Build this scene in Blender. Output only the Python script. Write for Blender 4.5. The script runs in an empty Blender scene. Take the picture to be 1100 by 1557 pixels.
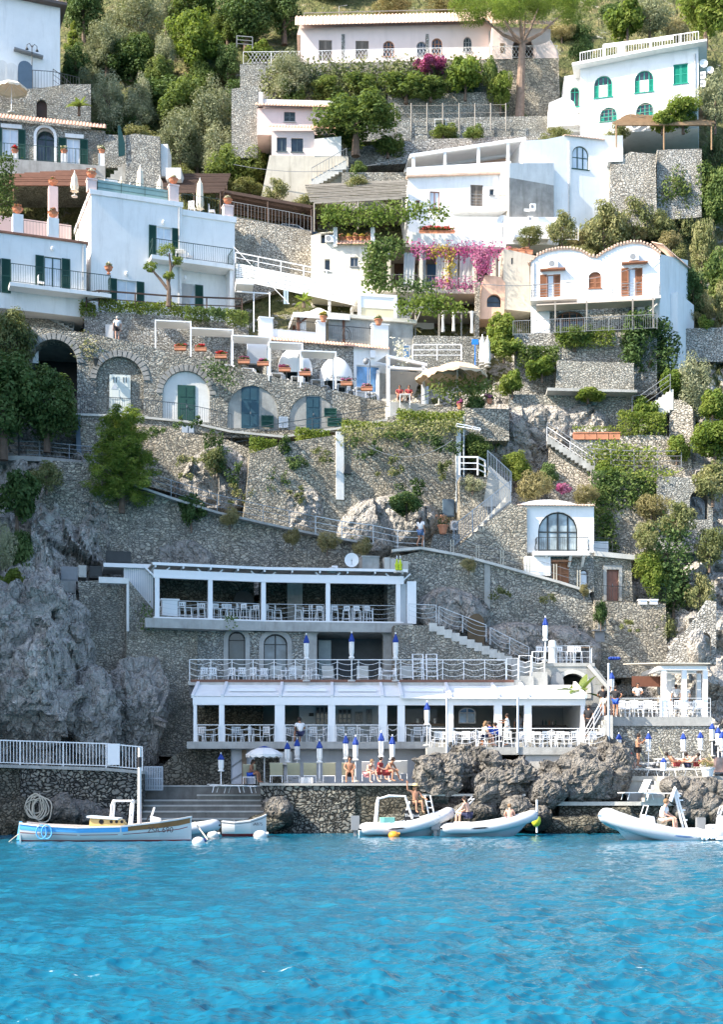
# Coastal village scene: helpers first, then sea and hillside, shore, restaurants, walls, houses, plants, furniture, people, boats.
import bpy,math,random
import numpy as np
from mathutils import Vector,noise
from mathutils.geometry import tessellate_polygon
SC=bpy.context.scene
C=SC.collection
rnd=random.Random(11)
PI=math.pi
R=math.radians
FL,HX,HY,CZ=2100.0,550.0,1193.0,2.5
CAM=Vector((0,0,CZ))
def P(px,py,Y):return Vector(((px-HX)*Y/FL,Y,CZ+(HY-py)*Y/FL))
def lerp(a,b,t):return a+(b-a)*t
def interp(x,tab):
 if x<=tab[0][0]:return tab[0][1]
 for(a,b),(c,d) in zip(tab,tab[1:]):
  if x<=c:return b+(d-b)*(x-a)/(c-a)
 return tab[-1][1]
def _nt(name):
 m=bpy.data.materials.new(name);m.use_nodes=True
 nt=m.node_tree;b=nt.nodes['Principled BSDF']
 return m,nt,b
def nd(nt,t,**k):
 n=nt.nodes.new(t)
 for a,v in k.items():
  if a.startswith('i_'):n.inputs[a[2:].replace('_',' ')].default_value=v
  else:setattr(n,a,v)
 return n
def ramp(nt,fac,stops,interpolation='LINEAR'):
 r=nt.nodes.new('ShaderNodeValToRGB');r.color_ramp.interpolation=interpolation
 e=r.color_ramp.elements
 while len(e)<len(stops):e.new(.5)
 for q,(p,c) in zip(e,stops):
  q.position=p;q.color=(c[0],c[1],c[2],1) if hasattr(c,'__len__') else(c,c,c,1)
 nt.links.new(fac,r.inputs[0]);return r
def mixc(nt,fac,a,b,mode='MIX'):
 m=nt.nodes.new('ShaderNodeMix');m.data_type='RGBA';m.blend_type=mode
 for s,v in((0,fac),(6,a),(7,b)):
  if hasattr(v,'links') or hasattr(v,'is_output'):nt.links.new(v,m.inputs[s])
  elif s==0:m.inputs[0].default_value=v
  else:m.inputs[s].default_value=(v[0],v[1],v[2],1)
 return m.outputs[2]
def geo_pos(nt):return nt.nodes.new('ShaderNodeNewGeometry').outputs['Position']
def objc(nt):return nt.nodes.new('ShaderNodeTexCoord').outputs['Object']
def noise_n(nt,vec,scale,detail=4,rough=.55,out='Fac'):
 n=nt.nodes.new('ShaderNodeTexNoise');n.inputs['Scale'].default_value=scale
 n.inputs['Detail'].default_value=detail;n.inputs['Roughness'].default_value=rough
 nt.links.new(vec,n.inputs['Vector']);return n.outputs[out]
def bump(nt,b,h,strength=.5,dist=.1,normal=None):
 k=nt.nodes.new('ShaderNodeBump');k.inputs['Strength'].default_value=strength
 k.inputs['Distance'].default_value=dist;nt.links.new(h,k.inputs['Height'])
 if normal:nt.links.new(normal,k.inputs['Normal'])
 nt.links.new(k.outputs[0],b.inputs['Normal']);return k.outputs[0]
MATS={}
def plain(name,col,rough=.6,var=.12,scale=2.0,bmp=0,metal=0,spec=.4,stain=0):
 if name in MATS:return MATS[name]
 m,nt,b=_nt(name);v=objc(nt)
 n=noise_n(nt,v,scale,5,.6)
 lo=[c*(1-var) for c in col];hi=[min(1,c*(1+var)) for c in col]
 r=ramp(nt,n,[(.3,lo),(.7,hi)]);c=r.outputs[0]
 if stain:
  mp=nd(nt,'ShaderNodeMapping');mp.inputs['Scale'].default_value=(1.6,1.6,.22);nt.links.new(v,mp.inputs[0])
  s=ramp(nt,noise_n(nt,mp.outputs[0],1.3,6,.7),[(.5,0),(.72,1)])
  g=nd(nt,'ShaderNodeMath',operation='MULTIPLY');g.inputs[1].default_value=stain;nt.links.new(s.outputs[0],g.inputs[0])
  c=mixc(nt,g.outputs[0],c,[x*.55 for x in(col[0]*.95,col[1]*.92,col[2]*.85)])
 nt.links.new(c,b.inputs['Base Color'])
 b.inputs['Roughness'].default_value=rough;b.inputs['Metallic'].default_value=metal
 b.inputs['Specular IOR Level'].default_value=spec
 if bmp:bump(nt,b,noise_n(nt,v,scale*9,4),bmp,.03)
 MATS[name]=m;return m
def rubble(name,cols,mortar,scale=2.6,sx=(1,1,1.35),bs=.8,patch=.35,mw=.055,patchcol=None):
 if name in MATS:return MATS[name]
 scale*=1.65;m,nt,b=_nt(name);v=objc(nt)
 mp=nd(nt,'ShaderNodeMapping');mp.inputs['Scale'].default_value=sx;nt.links.new(v,mp.inputs[0])
 w=noise_n(nt,mp.outputs[0],scale*1.1,2,.5,'Color')
 w2=nd(nt,'ShaderNodeVectorMath',operation='MULTIPLY_ADD');nt.links.new(noise_n(nt,mp.outputs[0],.45,2,.5,'Color'),w2.inputs[0]);w2.inputs[1].default_value=(1.7,1.7,1.3);nt.links.new(mp.outputs[0],w2.inputs[2])
 mx=nd(nt,'ShaderNodeVectorMath',operation='MULTIPLY_ADD');nt.links.new(w,mx.inputs[0])
 mx.inputs[1].default_value=(.5/scale*2,)*3;nt.links.new(w2.outputs[0],mx.inputs[2])
 v1=nd(nt,'ShaderNodeTexVoronoi',feature='F1');v1.inputs['Scale'].default_value=scale
 v2=nd(nt,'ShaderNodeTexVoronoi',feature='DISTANCE_TO_EDGE');v2.inputs['Scale'].default_value=scale
 for q in(v1,v2):nt.links.new(mx.outputs[0],q.inputs['Vector'])
 sp=nd(nt,'ShaderNodeSeparateColor');nt.links.new(v1.outputs['Color'],sp.inputs[0])
 k=len(cols);r=ramp(nt,sp.outputs[0],[(i/(k-1),c) for i,c in enumerate(cols)])
 fine=noise_n(nt,v,14,5,.7)
 c=mixc(nt,.65,r.outputs[0],ramp(nt,fine,[(.3,.35),(.7,.65)]).outputs[0],'OVERLAY')
 mm=ramp(nt,v2.outputs[0],[(mw*.25,1),(mw*1.6,0)])
 c=mixc(nt,mm.outputs[0],c,mortar)
 if patch:
  pf=ramp(nt,noise_n(nt,v,.42,6,.62),[(.5,0),(.64,1)])
  g=nd(nt,'ShaderNodeMath',operation='MULTIPLY');g.inputs[1].default_value=patch;nt.links.new(pf.outputs[0],g.inputs[0])
  c=mixc(nt,g.outputs[0],c,patchcol or[x*1.0 for x in mortar])
  pf2=ramp(nt,noise_n(nt,v,.9,6,.7),[(.56,0),(.72,.5)])
  c=mixc(nt,pf2.outputs[0],c,(.05,.055,.04))
 lg=ramp(nt,noise_n(nt,v,.16,5,.65),[(.36,(.72,.76,.80)),(.5,(.97,.97,.96)),(.64,(1.0,.93,.82))])
 c=mixc(nt,.8,c,lg.outputs[0],'MULTIPLY')
 oi=nd(nt,'ShaderNodeObjectInfo');c=mixc(nt,1.0,c,ramp(nt,oi.outputs['Random'],[(0,(.84,.88,.92)),(.5,(1,1,.98)),(1,(1.0,.94,.85))]).outputs[0],'MULTIPLY')
 nt.links.new(c,b.inputs['Base Color']);b.inputs['Roughness'].default_value=.9
 b.inputs['Specular IOR Level'].default_value=.2
 hh=ramp(nt,v2.outputs[0],[(0,0),(.16,.85),(.5,1)])
 ad=nd(nt,'ShaderNodeMath',operation='MULTIPLY_ADD');nt.links.new(fine,ad.inputs[0]);ad.inputs[1].default_value=.5;nt.links.new(hh.outputs[0],ad.inputs[2])
 ad2=nd(nt,'ShaderNodeMath',operation='MULTIPLY_ADD');nt.links.new(sp.outputs[1],ad2.inputs[0]);ad2.inputs[1].default_value=.6;nt.links.new(ad.outputs[0],ad2.inputs[2])
 bump(nt,b,ad2.outputs[0],bs,.12)
 MATS[name]=m;return m
def rockmat(name,cols,scale=.55,attr=None,bs=1.0,dark=(.03,.032,.03)):
 if name in MATS:return MATS[name]
 m,nt,b=_nt(name);v=geo_pos(nt)
 n1=noise_n(nt,v,scale,8,.68)
 r=ramp(nt,n1,[(.28+.44*i/(len(cols)-1),c) for i,c in enumerate(cols)])
 mp=nd(nt,'ShaderNodeMapping');mp.inputs['Scale'].default_value=(1,1,.45);mp.inputs['Rotation'].default_value=(.3,.5,.2);nt.links.new(v,mp.inputs[0])
 ad=nd(nt,'ShaderNodeVectorMath',operation='MULTIPLY_ADD');nt.links.new(noise_n(nt,v,1.2,4,.6,'Color'),ad.inputs[0]);ad.inputs[1].default_value=(1.1,)*3;nt.links.new(mp.outputs[0],ad.inputs[2])
 vo=nd(nt,'ShaderNodeTexVoronoi',feature='DISTANCE_TO_EDGE');vo.inputs['Scale'].default_value=.9;nt.links.new(ad.outputs[0],vo.inputs['Vector'])
 vo2=nd(nt,'ShaderNodeTexVoronoi',feature='DISTANCE_TO_EDGE');vo2.inputs['Scale'].default_value=2.6;nt.links.new(ad.outputs[0],vo2.inputs['Vector'])
 cr=ramp(nt,vo.outputs[0],[(0,1),(.03,0)])
 mu=nd(nt,'ShaderNodeMath',operation='MULTIPLY');mu.inputs[1].default_value=.65;nt.links.new(cr.outputs[0],mu.inputs[0])
 c=mixc(nt,mu.outputs[0],r.outputs[0],dark)
 fine=noise_n(nt,v,9,6,.75)
 c=mixc(nt,.5,c,ramp(nt,fine,[(.3,.3),(.7,.7)]).outputs[0],'OVERLAY')
 sz=nd(nt,'ShaderNodeSeparateXYZ');nt.links.new(v,sz.inputs[0])
 wz=nd(nt,'ShaderNodeMath',operation='MULTIPLY_ADD');nt.links.new(noise_n(nt,v,.8,4),wz.inputs[0]);wz.inputs[1].default_value=-1.6;nt.links.new(sz.outputs[2],wz.inputs[2])
 c=mixc(nt,ramp(nt,wz.outputs[0],[(0,.85),(.35,0)]).outputs[0],c,(.022,.022,.016))
 if attr:
  a=nd(nt,'ShaderNodeAttribute',attribute_name=attr)
  gn=noise_n(nt,v,1.1,6,.7)
  s=nd(nt,'ShaderNodeMath',operation='ADD');nt.links.new(a.outputs['Fac'],s.inputs[0]);nt.links.new(gn,s.inputs[1])
  gf=ramp(nt,s.outputs[0],[(.92,0),(1.1,1)])
  gc=ramp(nt,noise_n(nt,v,.8,6,.7),[(.3,(.05,.07,.025)),(.5,(.12,.13,.05)),(.72,(.26,.21,.11))])
  c=mixc(nt,gf.outputs[0],c,gc.outputs[0])
 nt.links.new(c,b.inputs['Base Color']);b.inputs['Roughness'].default_value=.92;b.inputs['Specular IOR Level'].default_value=.15
 h1=nd(nt,'ShaderNodeMath',operation='MULTIPLY_ADD');nt.links.new(ramp(nt,vo.outputs[0],[(0,0),(.25,1)]).outputs[0],h1.inputs[0]);h1.inputs[1].default_value=.9;nt.links.new(noise_n(nt,v,1.6,6,.7),h1.inputs[2])
 h2=nd(nt,'ShaderNodeMath',operation='MULTIPLY_ADD');nt.links.new(ramp(nt,vo2.outputs[0],[(0,0),(.2,1)]).outputs[0],h2.inputs[0]);h2.inputs[1].default_value=.35;nt.links.new(h1.outputs[0],h2.inputs[2])
 bump(nt,b,h2.outputs[0],bs,.28)
 MATS[name]=m;return m
def leafmat(name,cols,trans=.35,scale=.9):
 if name in MATS:return MATS[name]
 m,nt,b=_nt(name);v=geo_pos(nt)
 oi=nd(nt,'ShaderNodeObjectInfo')
 ad=nd(nt,'ShaderNodeMath',operation='MULTIPLY_ADD');nt.links.new(oi.outputs['Random'],ad.inputs[0]);ad.inputs[1].default_value=.22
 n1=noise_n(nt,v,scale,4,.6)
 n2=noise_n(nt,v,7.0,2,.5)
 a2=nd(nt,'ShaderNodeMath',operation='MULTIPLY_ADD');nt.links.new(n2,a2.inputs[0]);a2.inputs[1].default_value=.55;nt.links.new(n1,a2.inputs[2])
 nt.links.new(a2.outputs[0],ad.inputs[2])
 r=ramp(nt,ad.outputs[0],[(.55+.6*i/(len(cols)-1) if len(cols)>1 else .5,c) for i,c in enumerate(cols)])
 nt.links.new(r.outputs[0],b.inputs['Base Color']);b.inputs['Roughness'].default_value=.65;b.inputs['Specular IOR Level'].default_value=.2
 t=nd(nt,'ShaderNodeBsdfTranslucent');nt.links.new(mixc(nt,.35,r.outputs[0],(cols[-1][0]*1.5,cols[-1][1]*1.6,cols[-1][2]*.7)),t.inputs[0])
 ms=nd(nt,'ShaderNodeMixShader');ms.inputs[0].default_value=trans
 nt.links.new(b.outputs[0],ms.inputs[1]);nt.links.new(t.outputs[0],ms.inputs[2])
 nt.links.new(ms.outputs[0],nt.nodes['Material Output'].inputs[0])
 MATS[name]=m;return m
def glassmat(name,col,rough=.08):
 if name in MATS:return MATS[name]
 m,nt,b=_nt(name)
 n=noise_n(nt,geo_pos(nt),1.1,3)
 r=ramp(nt,n,[(.35,[c*.6 for c in col]),(.65,[min(1,c*1.5) for c in col])])
 nt.links.new(r.outputs[0],b.inputs['Base Color']);b.inputs['Roughness'].default_value=rough
 b.inputs['Specular IOR Level'].default_value=.6
 MATS[name]=m;return m
class MB:
 def __init__(s):s.v=[];s.f=[];s.mi=[];s.m=0
 def add(s,vs,fs):
  b=len(s.v);s.v.extend([tuple(v) for v in vs])
  for f in fs:s.f.append(tuple(b+i for i in f));s.mi.append(s.m)
  return s
 def hexa(s,p):return s.add(p,[(0,3,2,1),(4,5,6,7),(0,1,5,4),(1,2,6,5),(2,3,7,6),(3,0,4,7)])
 def box(s,x0,y0,z0,x1,y1,z1):
  return s.hexa([(x0,y0,z0),(x1,y0,z0),(x1,y1,z0),(x0,y1,z0),(x0,y0,z1),(x1,y0,z1),(x1,y1,z1),(x0,y1,z1)])
 def fbox(s,fr,u0,u1,n0,n1,z0,z1):
  q=[fr.p(u,n,z) for z in(z0,z1) for(u,n) in((u0,n0),(u1,n0),(u1,n1),(u0,n1))]
  return s.hexa(q)
 def bar(s,p,q,w,h=None,up=(0,0,1)):
  p=Vector(p);q=Vector(q);h=h or w;d=q-p
  if d.length<1e-6:return s
  d.normalize();up=Vector(up)
  if abs(d.dot(up))>.98:up=Vector((0,1,0)) if abs(d.y)<.9 else Vector((1,0,0))
  a=d.cross(up).normalized()*(w/2);b=a.cross(d).normalized()*(h/2)
  return s.hexa([p-a-b,p+a-b,p+a+b,p-a+b,q-a-b,q+a-b,q+a+b,q-a+b])
 def tube(s,pts,r,n=6):
  pts=[Vector(p) for p in pts];k=len(pts)
  rr=r if hasattr(r,'__len__') else[r]*k
  vs=[];prev=None
  for i,p in enumerate(pts):
   d=(pts[min(i+1,k-1)]-pts[max(i-1,0)])
   if d.length<1e-7:d=Vector((0,0,1))
   d.normalize()
   if prev is None:
    a=d.orthogonal().normalized()
   else:
    a=prev-d*prev.dot(d)
    a=a.normalized() if a.length>1e-5 else d.orthogonal().normalized()
   prev=a;b=d.cross(a)
   for j in range(n):
    t=2*PI*j/n;vs.append(p+(a*math.cos(t)+b*math.sin(t))*rr[i])
  fs=[(i*n+j,i*n+(j+1)%n,(i+1)*n+(j+1)%n,(i+1)*n+j) for i in range(k-1) for j in range(n)]
  fs+=[tuple(range(n))[::-1],tuple((k-1)*n+j for j in range(n))]
  return s.add(vs,fs)
 def lathe(s,o,prof,n=12,sq=None):
  o=Vector(o);vs=[];k=len(prof)
  for r,z in prof:
   for j in range(n):
    t=2*PI*j/n+(sq or 0);vs.append(o+Vector((r*math.cos(t),r*math.sin(t),z)))
  fs=[(i*n+j,i*n+(j+1)%n,(i+1)*n+(j+1)%n,(i+1)*n+j) for i in range(k-1) for j in range(n)]
  fs+=[tuple(range(n))[::-1],tuple((k-1)*n+j for j in range(n))]
  return s.add(vs,fs)
 def ball(s,c,rx,ry,rz,n=8,m=6):
  c=Vector(c);vs=[c+Vector((0,0,-rz))]
  for i in range(1,m):
   t=-PI/2+PI*i/m
   for j in range(n):
    a=2*PI*j/n;vs.append(c+Vector((rx*math.cos(t)*math.cos(a),ry*math.cos(t)*math.sin(a),rz*math.sin(t))))
  vs.append(c+Vector((0,0,rz)));L=len(vs)-1
  fs=[(0,1+(j+1)%n,1+j) for j in range(n)]
  fs+=[(1+i*n+j,1+i*n+(j+1)%n,1+(i+1)*n+(j+1)%n,1+(i+1)*n+j) for i in range(m-2) for j in range(n)]
  fs+=[(L,1+(m-2)*n+j,1+(m-2)*n+(j+1)%n) for j in range(n)]
  return s.add(vs,fs)
 def slab(s,fr,outer,holes=(),n0=0.0,n1=-.25,sides=True,back=True):
  loops=[list(outer)]+[list(h) for h in holes]
  flat=[p for l in loops for p in l]
  tri=tessellate_polygon([[Vector((p[0],p[1],0)) for p in l] for l in loops])
  def area(t):
   a,b,c=(flat[i] for i in t);return(b[0]-a[0])*(c[1]-a[1])-(b[1]-a[1])*(c[0]-a[0])
  tri=[t if area(t)>0 else t[::-1] for t in tri if abs(area(t))>1e-9]
  s.add([fr.p(u,n0,z) for u,z in flat],tri)
  if back:s.add([fr.p(u,n1,z) for u,z in flat],[t[::-1] for t in tri])
  if sides:
   for l in loops:
    k=len(l)
    s.add([fr.p(u,n0,z) for u,z in l]+[fr.p(u,n1,z) for u,z in l],[(i,(i+1)%k,k+(i+1)%k,k+i) for i in range(k)])
  return s
 def build(s,name,mats,parent=None,smooth=False):
  me=bpy.data.meshes.new(name);o=Vector((0,0,0));q=parent
  while q is not None:o=o+q.location;q=q.parent
  me.from_pydata([(v[0]-o.x,v[1]-o.y,v[2]-o.z) for v in s.v],[],s.f)
  mats=mats if isinstance(mats,(list,tuple)) else[mats]
  for m in mats:me.materials.append(m)
  if len(mats)>1:me.polygons.foreach_set('material_index',s.mi)
  if smooth:me.polygons.foreach_set('use_smooth',[True]*len(s.f))
  me.update();ob=bpy.data.objects.new(name,me);C.objects.link(ob)
  if parent is not None:ob.parent=parent
  return ob
 def top(s,name,mats,label,cat,group=None,smooth=False,kind=None,org=None):
  o=Vector(org) if org is not None else Vector((sum(v[0] for v in s.v)/len(s.v),sum(v[1] for v in s.v)/len(s.v),min(v[2] for v in s.v)))
  e=bpy.data.objects.new('_',None);e.location=o
  ob=s.build(name,mats,e,smooth);ob.parent=None;ob.location=o;bpy.data.objects.remove(e)
  return tag(ob,label,cat,group,kind)
class Fr:
 def __init__(s,px,py,Y,deg,o=None):
  s.o=Vector(o) if o is not None else P(px,py,Y);a=R(deg)
  s.u=Vector((math.cos(a),math.sin(a),0));s.n=Vector((math.sin(a),-math.cos(a),0));s.deg=deg
 def p(s,u,n,z):return s.o+s.u*u+s.n*n+Vector((0,0,z))
 def h(s,px,py,n=0.0):
  d=P(px,py,1.0)-CAM;pp=s.o+s.n*n
  w=CAM+d*((pp-CAM).dot(s.n)/d.dot(s.n));return((w-s.o).dot(s.u),w.z-s.o.z)
 def R(s,x0,y0,x1,y1,n=0.0):
  xm,ym=(x0+x1)/2,(y0+y1)/2
  return(s.h(x0,ym,n)[0],s.h(xm,y1,n)[1],s.h(x1,ym,n)[0],s.h(xm,y0,n)[1])
 def poly(s,pts,n=0.0):return[s.h(x,y,n) for x,y in pts]
 def sub(s,u,n,z,ddeg=0):return Fr(0,0,0,s.deg+ddeg,s.p(u,n,z))
def tag(o,label=None,cat=None,group=None,kind=None):
 if label:o['label']=label
 if cat:o['category']=cat
 if group:o['group']=group
 if kind:o['kind']=kind
 return o
def thing(name,label,cat,loc,group=None):
 o=bpy.data.objects.new(name,None);C.objects.link(o);o.location=loc;o.empty_display_size=.2
 return tag(o,label,cat,group)
def copy_tree(o,parent=None):
 c=o.copy();C.objects.link(c)
 if parent is not None:c.parent=parent
 for ch in list(o.children):copy_tree(ch,c)
 return c
def place(o,loc,rz=0,s=1.0,label=None,group=None):
 o.location=loc;o.rotation_euler=(0,0,rz);o.scale=(s,s,s) if not hasattr(s,'__len__') else s
 if label:o['label']=label
 if group:o['group']=group
 return o
ORD=['first','second','third','fourth','fifth','sixth','seventh','eighth','ninth','tenth','eleventh','twelfth','thirteenth','fourteenth','fifteenth','sixteenth','seventeenth','eighteenth','nineteenth','twentieth']
def arch_pts(u0,z0,u1,z1,rise=None,n=10):
 w=(u1-u0)/2;rise=min(rise if rise else w,z1-z0-.01);zs=z1-rise;c=(u0+u1)/2
 return[(u0,z0),(u1,z0)]+[(c+w*math.cos(PI*i/n),zs+rise*math.sin(PI*i/n)) for i in range(n+1)]
def rect_pts(u0,z0,u1,z1):return[(u0,z0),(u1,z0),(u1,z1),(u0,z1)]
cd=bpy.data.cameras.new('camera');cam=bpy.data.objects.new('camera',cd);C.objects.link(cam)
cam.location=CAM;cam.rotation_euler=(R(90),0,0);SC.camera=cam
cd.sensor_fit='AUTO';cd.sensor_width=36;cd.lens=36*FL/1557;cd.shift_y=(HY-778.5)/1557
cd.clip_start=.5;cd.clip_end=3000
SUN=Vector((-.7,-.28,.655)).normalized()
el=math.asin(SUN.z);az=math.atan2(SUN.x,SUN.y)
ld=bpy.data.lights.new('sun','SUN');ld.energy=4.2;ld.angle=R(.5);ld.color=(1,.90,.76)
lo=bpy.data.objects.new('sun',ld);C.objects.link(lo);lo.rotation_euler=(-SUN).to_track_quat('-Z','Y').to_euler();lo.location=SUN*300
w=bpy.data.worlds.new('World');SC.world=w;w.use_nodes=True
wn=w.node_tree;sky=wn.nodes.new('ShaderNodeTexSky');sky.sky_type='NISHITA';sky.sun_disc=False
sky.sun_elevation=el;sky.sun_rotation=az;sky.air_density=.85;sky.dust_density=1.6;sky.ozone_density=1.5
wn.links.new(sky.outputs[0],wn.nodes['Background'].inputs[0]);wn.nodes['Background'].inputs[1].default_value=.15
SC.view_settings.view_transform='Standard';SC.view_settings.look='None';SC.view_settings.gamma=1;SC.view_settings.exposure=1.52
SC.cycles.max_bounces=6;SC.cycles.diffuse_bounces=3;SC.cycles.glossy_bounces=2;SC.cycles.transmission_bounces=3
SC.cycles.caustics_reflective=False;SC.cycles.caustics_refractive=False
SC.cycles.sample_clamp_indirect=4
WHITE=plain('white_plaster',(.80,.80,.785),.75,.04,1.2,.15,stain=.28)
WHITE2=plain('weathered_white_plaster',(.70,.69,.66),.8,.08,1.2,.2,stain=.45)
PINKP=plain('pink_plaster',(.74,.58,.54),.8,.05,1.0,.15,stain=.2)
PALEPINK=plain('pale_pink_plaster',(.74,.61,.56),.8,.04,1.0,.15,stain=.15)
PEACH=plain('peach_plaster',(.66,.43,.31),.85,.12,1.2,.2,stain=.4)
GREYP=plain('grey_render',(.34,.34,.32),.9,.22,1.5,.4,stain=.6)
CREAMP=plain('cream_plaster',(.66,.62,.53),.85,.08,1.2,.2,stain=.4)
CONC=plain('concrete',(.36,.36,.34),.9,.18,1.4,.4,stain=.5)
CONCL=plain('light_concrete',(.52,.51,.47),.9,.14,1.4,.3,stain=.4)
PAVE=plain('paving',(.40,.38,.34),.9,.15,1.0,.3)
WMET=plain('white_painted_metal',(.80,.80,.80),.4,.03)
WPVC=plain('white_canopy_fabric',(.80,.80,.79),.55,.03)
GMET=plain('grey_metal',(.22,.23,.24),.5,.1)
DMET=plain('dark_iron',(.03,.035,.035),.5,.2)
GREENM=plain('dark_green_metal',(.02,.06,.05),.5,.2)
SHUT=plain('dark_green_shutter',(.012,.065,.05),.5,.12)
SHUT2=plain('bright_green_shutter',(.01,.27,.19),.5,.1)
BROWN=plain('brown_shutter',(.33,.15,.075),.6,.15)
DBROWN=plain('dark_brown_wood',(.07,.04,.028),.7,.25)
WOOD=plain('weathered_wood',(.22,.16,.11),.8,.25,3)
WOODG=plain('grey_weathered_pole',(.25,.23,.20),.8,.2,3)
GLASS=glassmat('dark_window_glass',(.03,.045,.055))
GLASSB=glassmat('sky_blue_window_glass',(.18,.36,.60))
CURT=plain('white_curtain_behind_glass',(.62,.68,.74),.35,.1,2)
TERRA=plain('terracotta',(.48,.20,.11),.8,.18,3,.2)
TILE=plain('terracotta_roof_tile',(.58,.36,.26),.85,.25,2.2,.3)
TILEP=plain('pale_roof_tile',(.66,.47,.36),.85,.2,2.2,.3)
TRUNK=plain('bark',(.14,.10,.075),.95,.3,4,.6)
RUB=rubble('rubble_stone_wall',[(.228,.222,.197),(.514,.486,.420),(.357,.348,.315),(.643,.597,.513),(.286,.278,.249)],(.14,.135,.125),2.7,patch=.25)
RUBL=rubble('light_rubble_stone',[(.383,.357,.319),(.587,.561,.510),(.485,.459,.421),(.664,.626,.561),(.345,.332,.306)],(.13,.115,.095),3.0,patch=.4)
RUBM=rubble('mortared_rubble',[(.386,.376,.342),(.543,.529,.473),(.343,.348,.329),(.600,.570,.513)],(.190,.183,.165),3.3,patch=.6,mw=.075)
RUBB=rubble('big_cobble_wall',[(.137,.137,.121),(.320,.297,.252),(.206,.194,.172),(.412,.378,.309),(.160,.155,.137)],(.029,.029,.026),2.4,sx=(1,1,1.25),bs=1.0,patch=.2,mw=.11)
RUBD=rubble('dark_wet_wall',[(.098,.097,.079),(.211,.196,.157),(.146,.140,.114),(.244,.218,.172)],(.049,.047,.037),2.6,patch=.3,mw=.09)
ROCK=rockmat('limestone_rock',[(.115,.112,.109),(.280,.271,.249),(.445,.418,.381),(.297,.282,.256),(.561,.523,.467)])
ROCKW=rockmat('warm_shore_rock',[(.049,.047,.046),(.137,.129,.115),(.236,.222,.200),(.157,.144,.127),(.314,.298,.278)],.9)
TERR=rockmat('hillside_rock_and_scrub',[(.158,.154,.149),(.383,.368,.340),(.607,.571,.519),(.405,.383,.349),(.742,.693,.616)],.55,'veg')
DT=[(-400,185),(-150,158),(0,133),(90,123.5),(180,118),(260,115),(330,111.5),(400,107),(480,102),(560,99),(640,95),(760,92.5),(865,91),(945,88.5),(1037,86),(1130,84),(1190,79),(1250,75),(1290,73),(1330,72)]
LEFTD=[(560,0),(640,-3),(700,-5.0),(800,-8),(900,-11),(1000,-13),(1080,-11),(1165,-5),(1260,-2)]
RIGHTD=[(400,0),(640,-1.5),(900,-2.5),(1000,-2),(1200,0)]
def terr_D(px,py):
 d=interp(py,DT)
 t=max(0,min(1,(235-px)/190));t=t*t*(3-2*t)
 d+=interp(py,LEFTD)*t
 t=max(0,min(1,(px-950)/120));t=t*t*(3-2*t)
 d+=interp(py,RIGHTD)*t
 return d
def facet(q,k=0.0):
 p=noise.voronoi(q)[1][0]
 return noise.noise(p*3.7+Vector((k,k,k)))*.7+(q-p).dot(noise.noise_vector(p*2.3+Vector((k,0,0))))*1.5
def cliffn(v,amp):
 a=noise.fractal(Vector((v.x*.16,v.y*.16,v.z*.11)),.9,2.1,3)
 w=v+Vector((a,a*.5,-a))*1.2
 return amp*(a*1.1+facet(Vector((w.x*.24,w.y*.24,w.z*.17)))*1.5+facet(Vector((w.x*.65,w.y*.65,w.z*.45)),3)*.75+facet(w*1.5,7)*.3+noise.fractal(v*1.6,.8,2.1,3)*.16)
def terrain():
 xs=list(range(-560,-20,20))+list(np.arange(-20,330,3.2))+list(range(330,640,9))+list(range(640,1000,6))+list(np.arange(1000,1121,4))+list(range(1130,1700,24))
 ys=list(range(-400,-20,24))+list(range(-20,560,9))+list(range(560,760,7))+list(np.arange(760,1292,3.4))+[1300,1320,1340]
 V=[];veg=[]
 for py in ys:
  for px in xs:
   d=terr_D(px,py);v=P(px,py,d)
   rocky=max(0,min(1,(py-560)/120))
   if px>820:rocky=max(rocky,max(0,min(1,(py-480)/100)))
   edge=1.0 if px<250 or px>930 else .55
   amp=lerp(.35,1.25,rocky)*edge
   s=cliffn(v,amp)
   if py>1200:s*=.5
   dirv=(CAM-v).normalized();dirv.z*=.3
   V.append(v+dirv*s+Vector((0,0,s*.25)))
   veg.append(interp(py,[(0,.62),(480,.55),(640,.42),(760,.3),(900,.22),(1100,-.1),(1300,-.5)])-(.0 if px>300 else(.16 if py>880 else 0)))
 n=len(xs);F=[(j*n+i,(j+1)*n+i,(j+1)*n+i+1,j*n+i+1) for j in range(len(ys)-1) for i in range(n-1)]
 me=bpy.data.meshes.new('hillside');me.from_pydata(V,[],F);me.materials.append(TERR)
 at=me.attributes.new('veg','FLOAT','POINT');at.data.foreach_set('value',veg)
 o=bpy.data.objects.new('hillside',me);C.objects.link(o);o['kind']='structure'
 return o
terrain()
def shade_headland():  # unseen rock spur, its outline shaped to throw shade on the lower left
 V=[];xs=np.arange(-95,-27.9,1.6);ys=np.arange(53,112,1.2)
 for y in ys:
  for x in xs:
   ex=max(0,min(1,(-28-x)/8));ex=ex*ex*(3-2*ex)
   ey=1;eb=max(0,min(1,(112-y)/26))
   top=interp(y,[(53,0),(57,26),(60,46),(62,60),(68,61),(71,58),(75,49),(90,49),(112,46)])
   n=noise.fractal(Vector((x*.09,y*.09,3)),.9,2.1,5)
   V.append((x+n*1.2,y,-3+ex*ey**.7*(top+n*6)*eb**.4))
 n=len(xs);F=[(j*n+i,j*n+i+1,(j+1)*n+i+1,(j+1)*n+i) for j in range(len(ys)-1) for i in range(n-1)]
 me=bpy.data.meshes.new('shade_headland');me.from_pydata(V,[],F);me.materials.append(ROCK)
 o=bpy.data.objects.new('shade_headland',me);C.objects.link(o);o['kind']='structure'
shade_headland()
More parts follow.
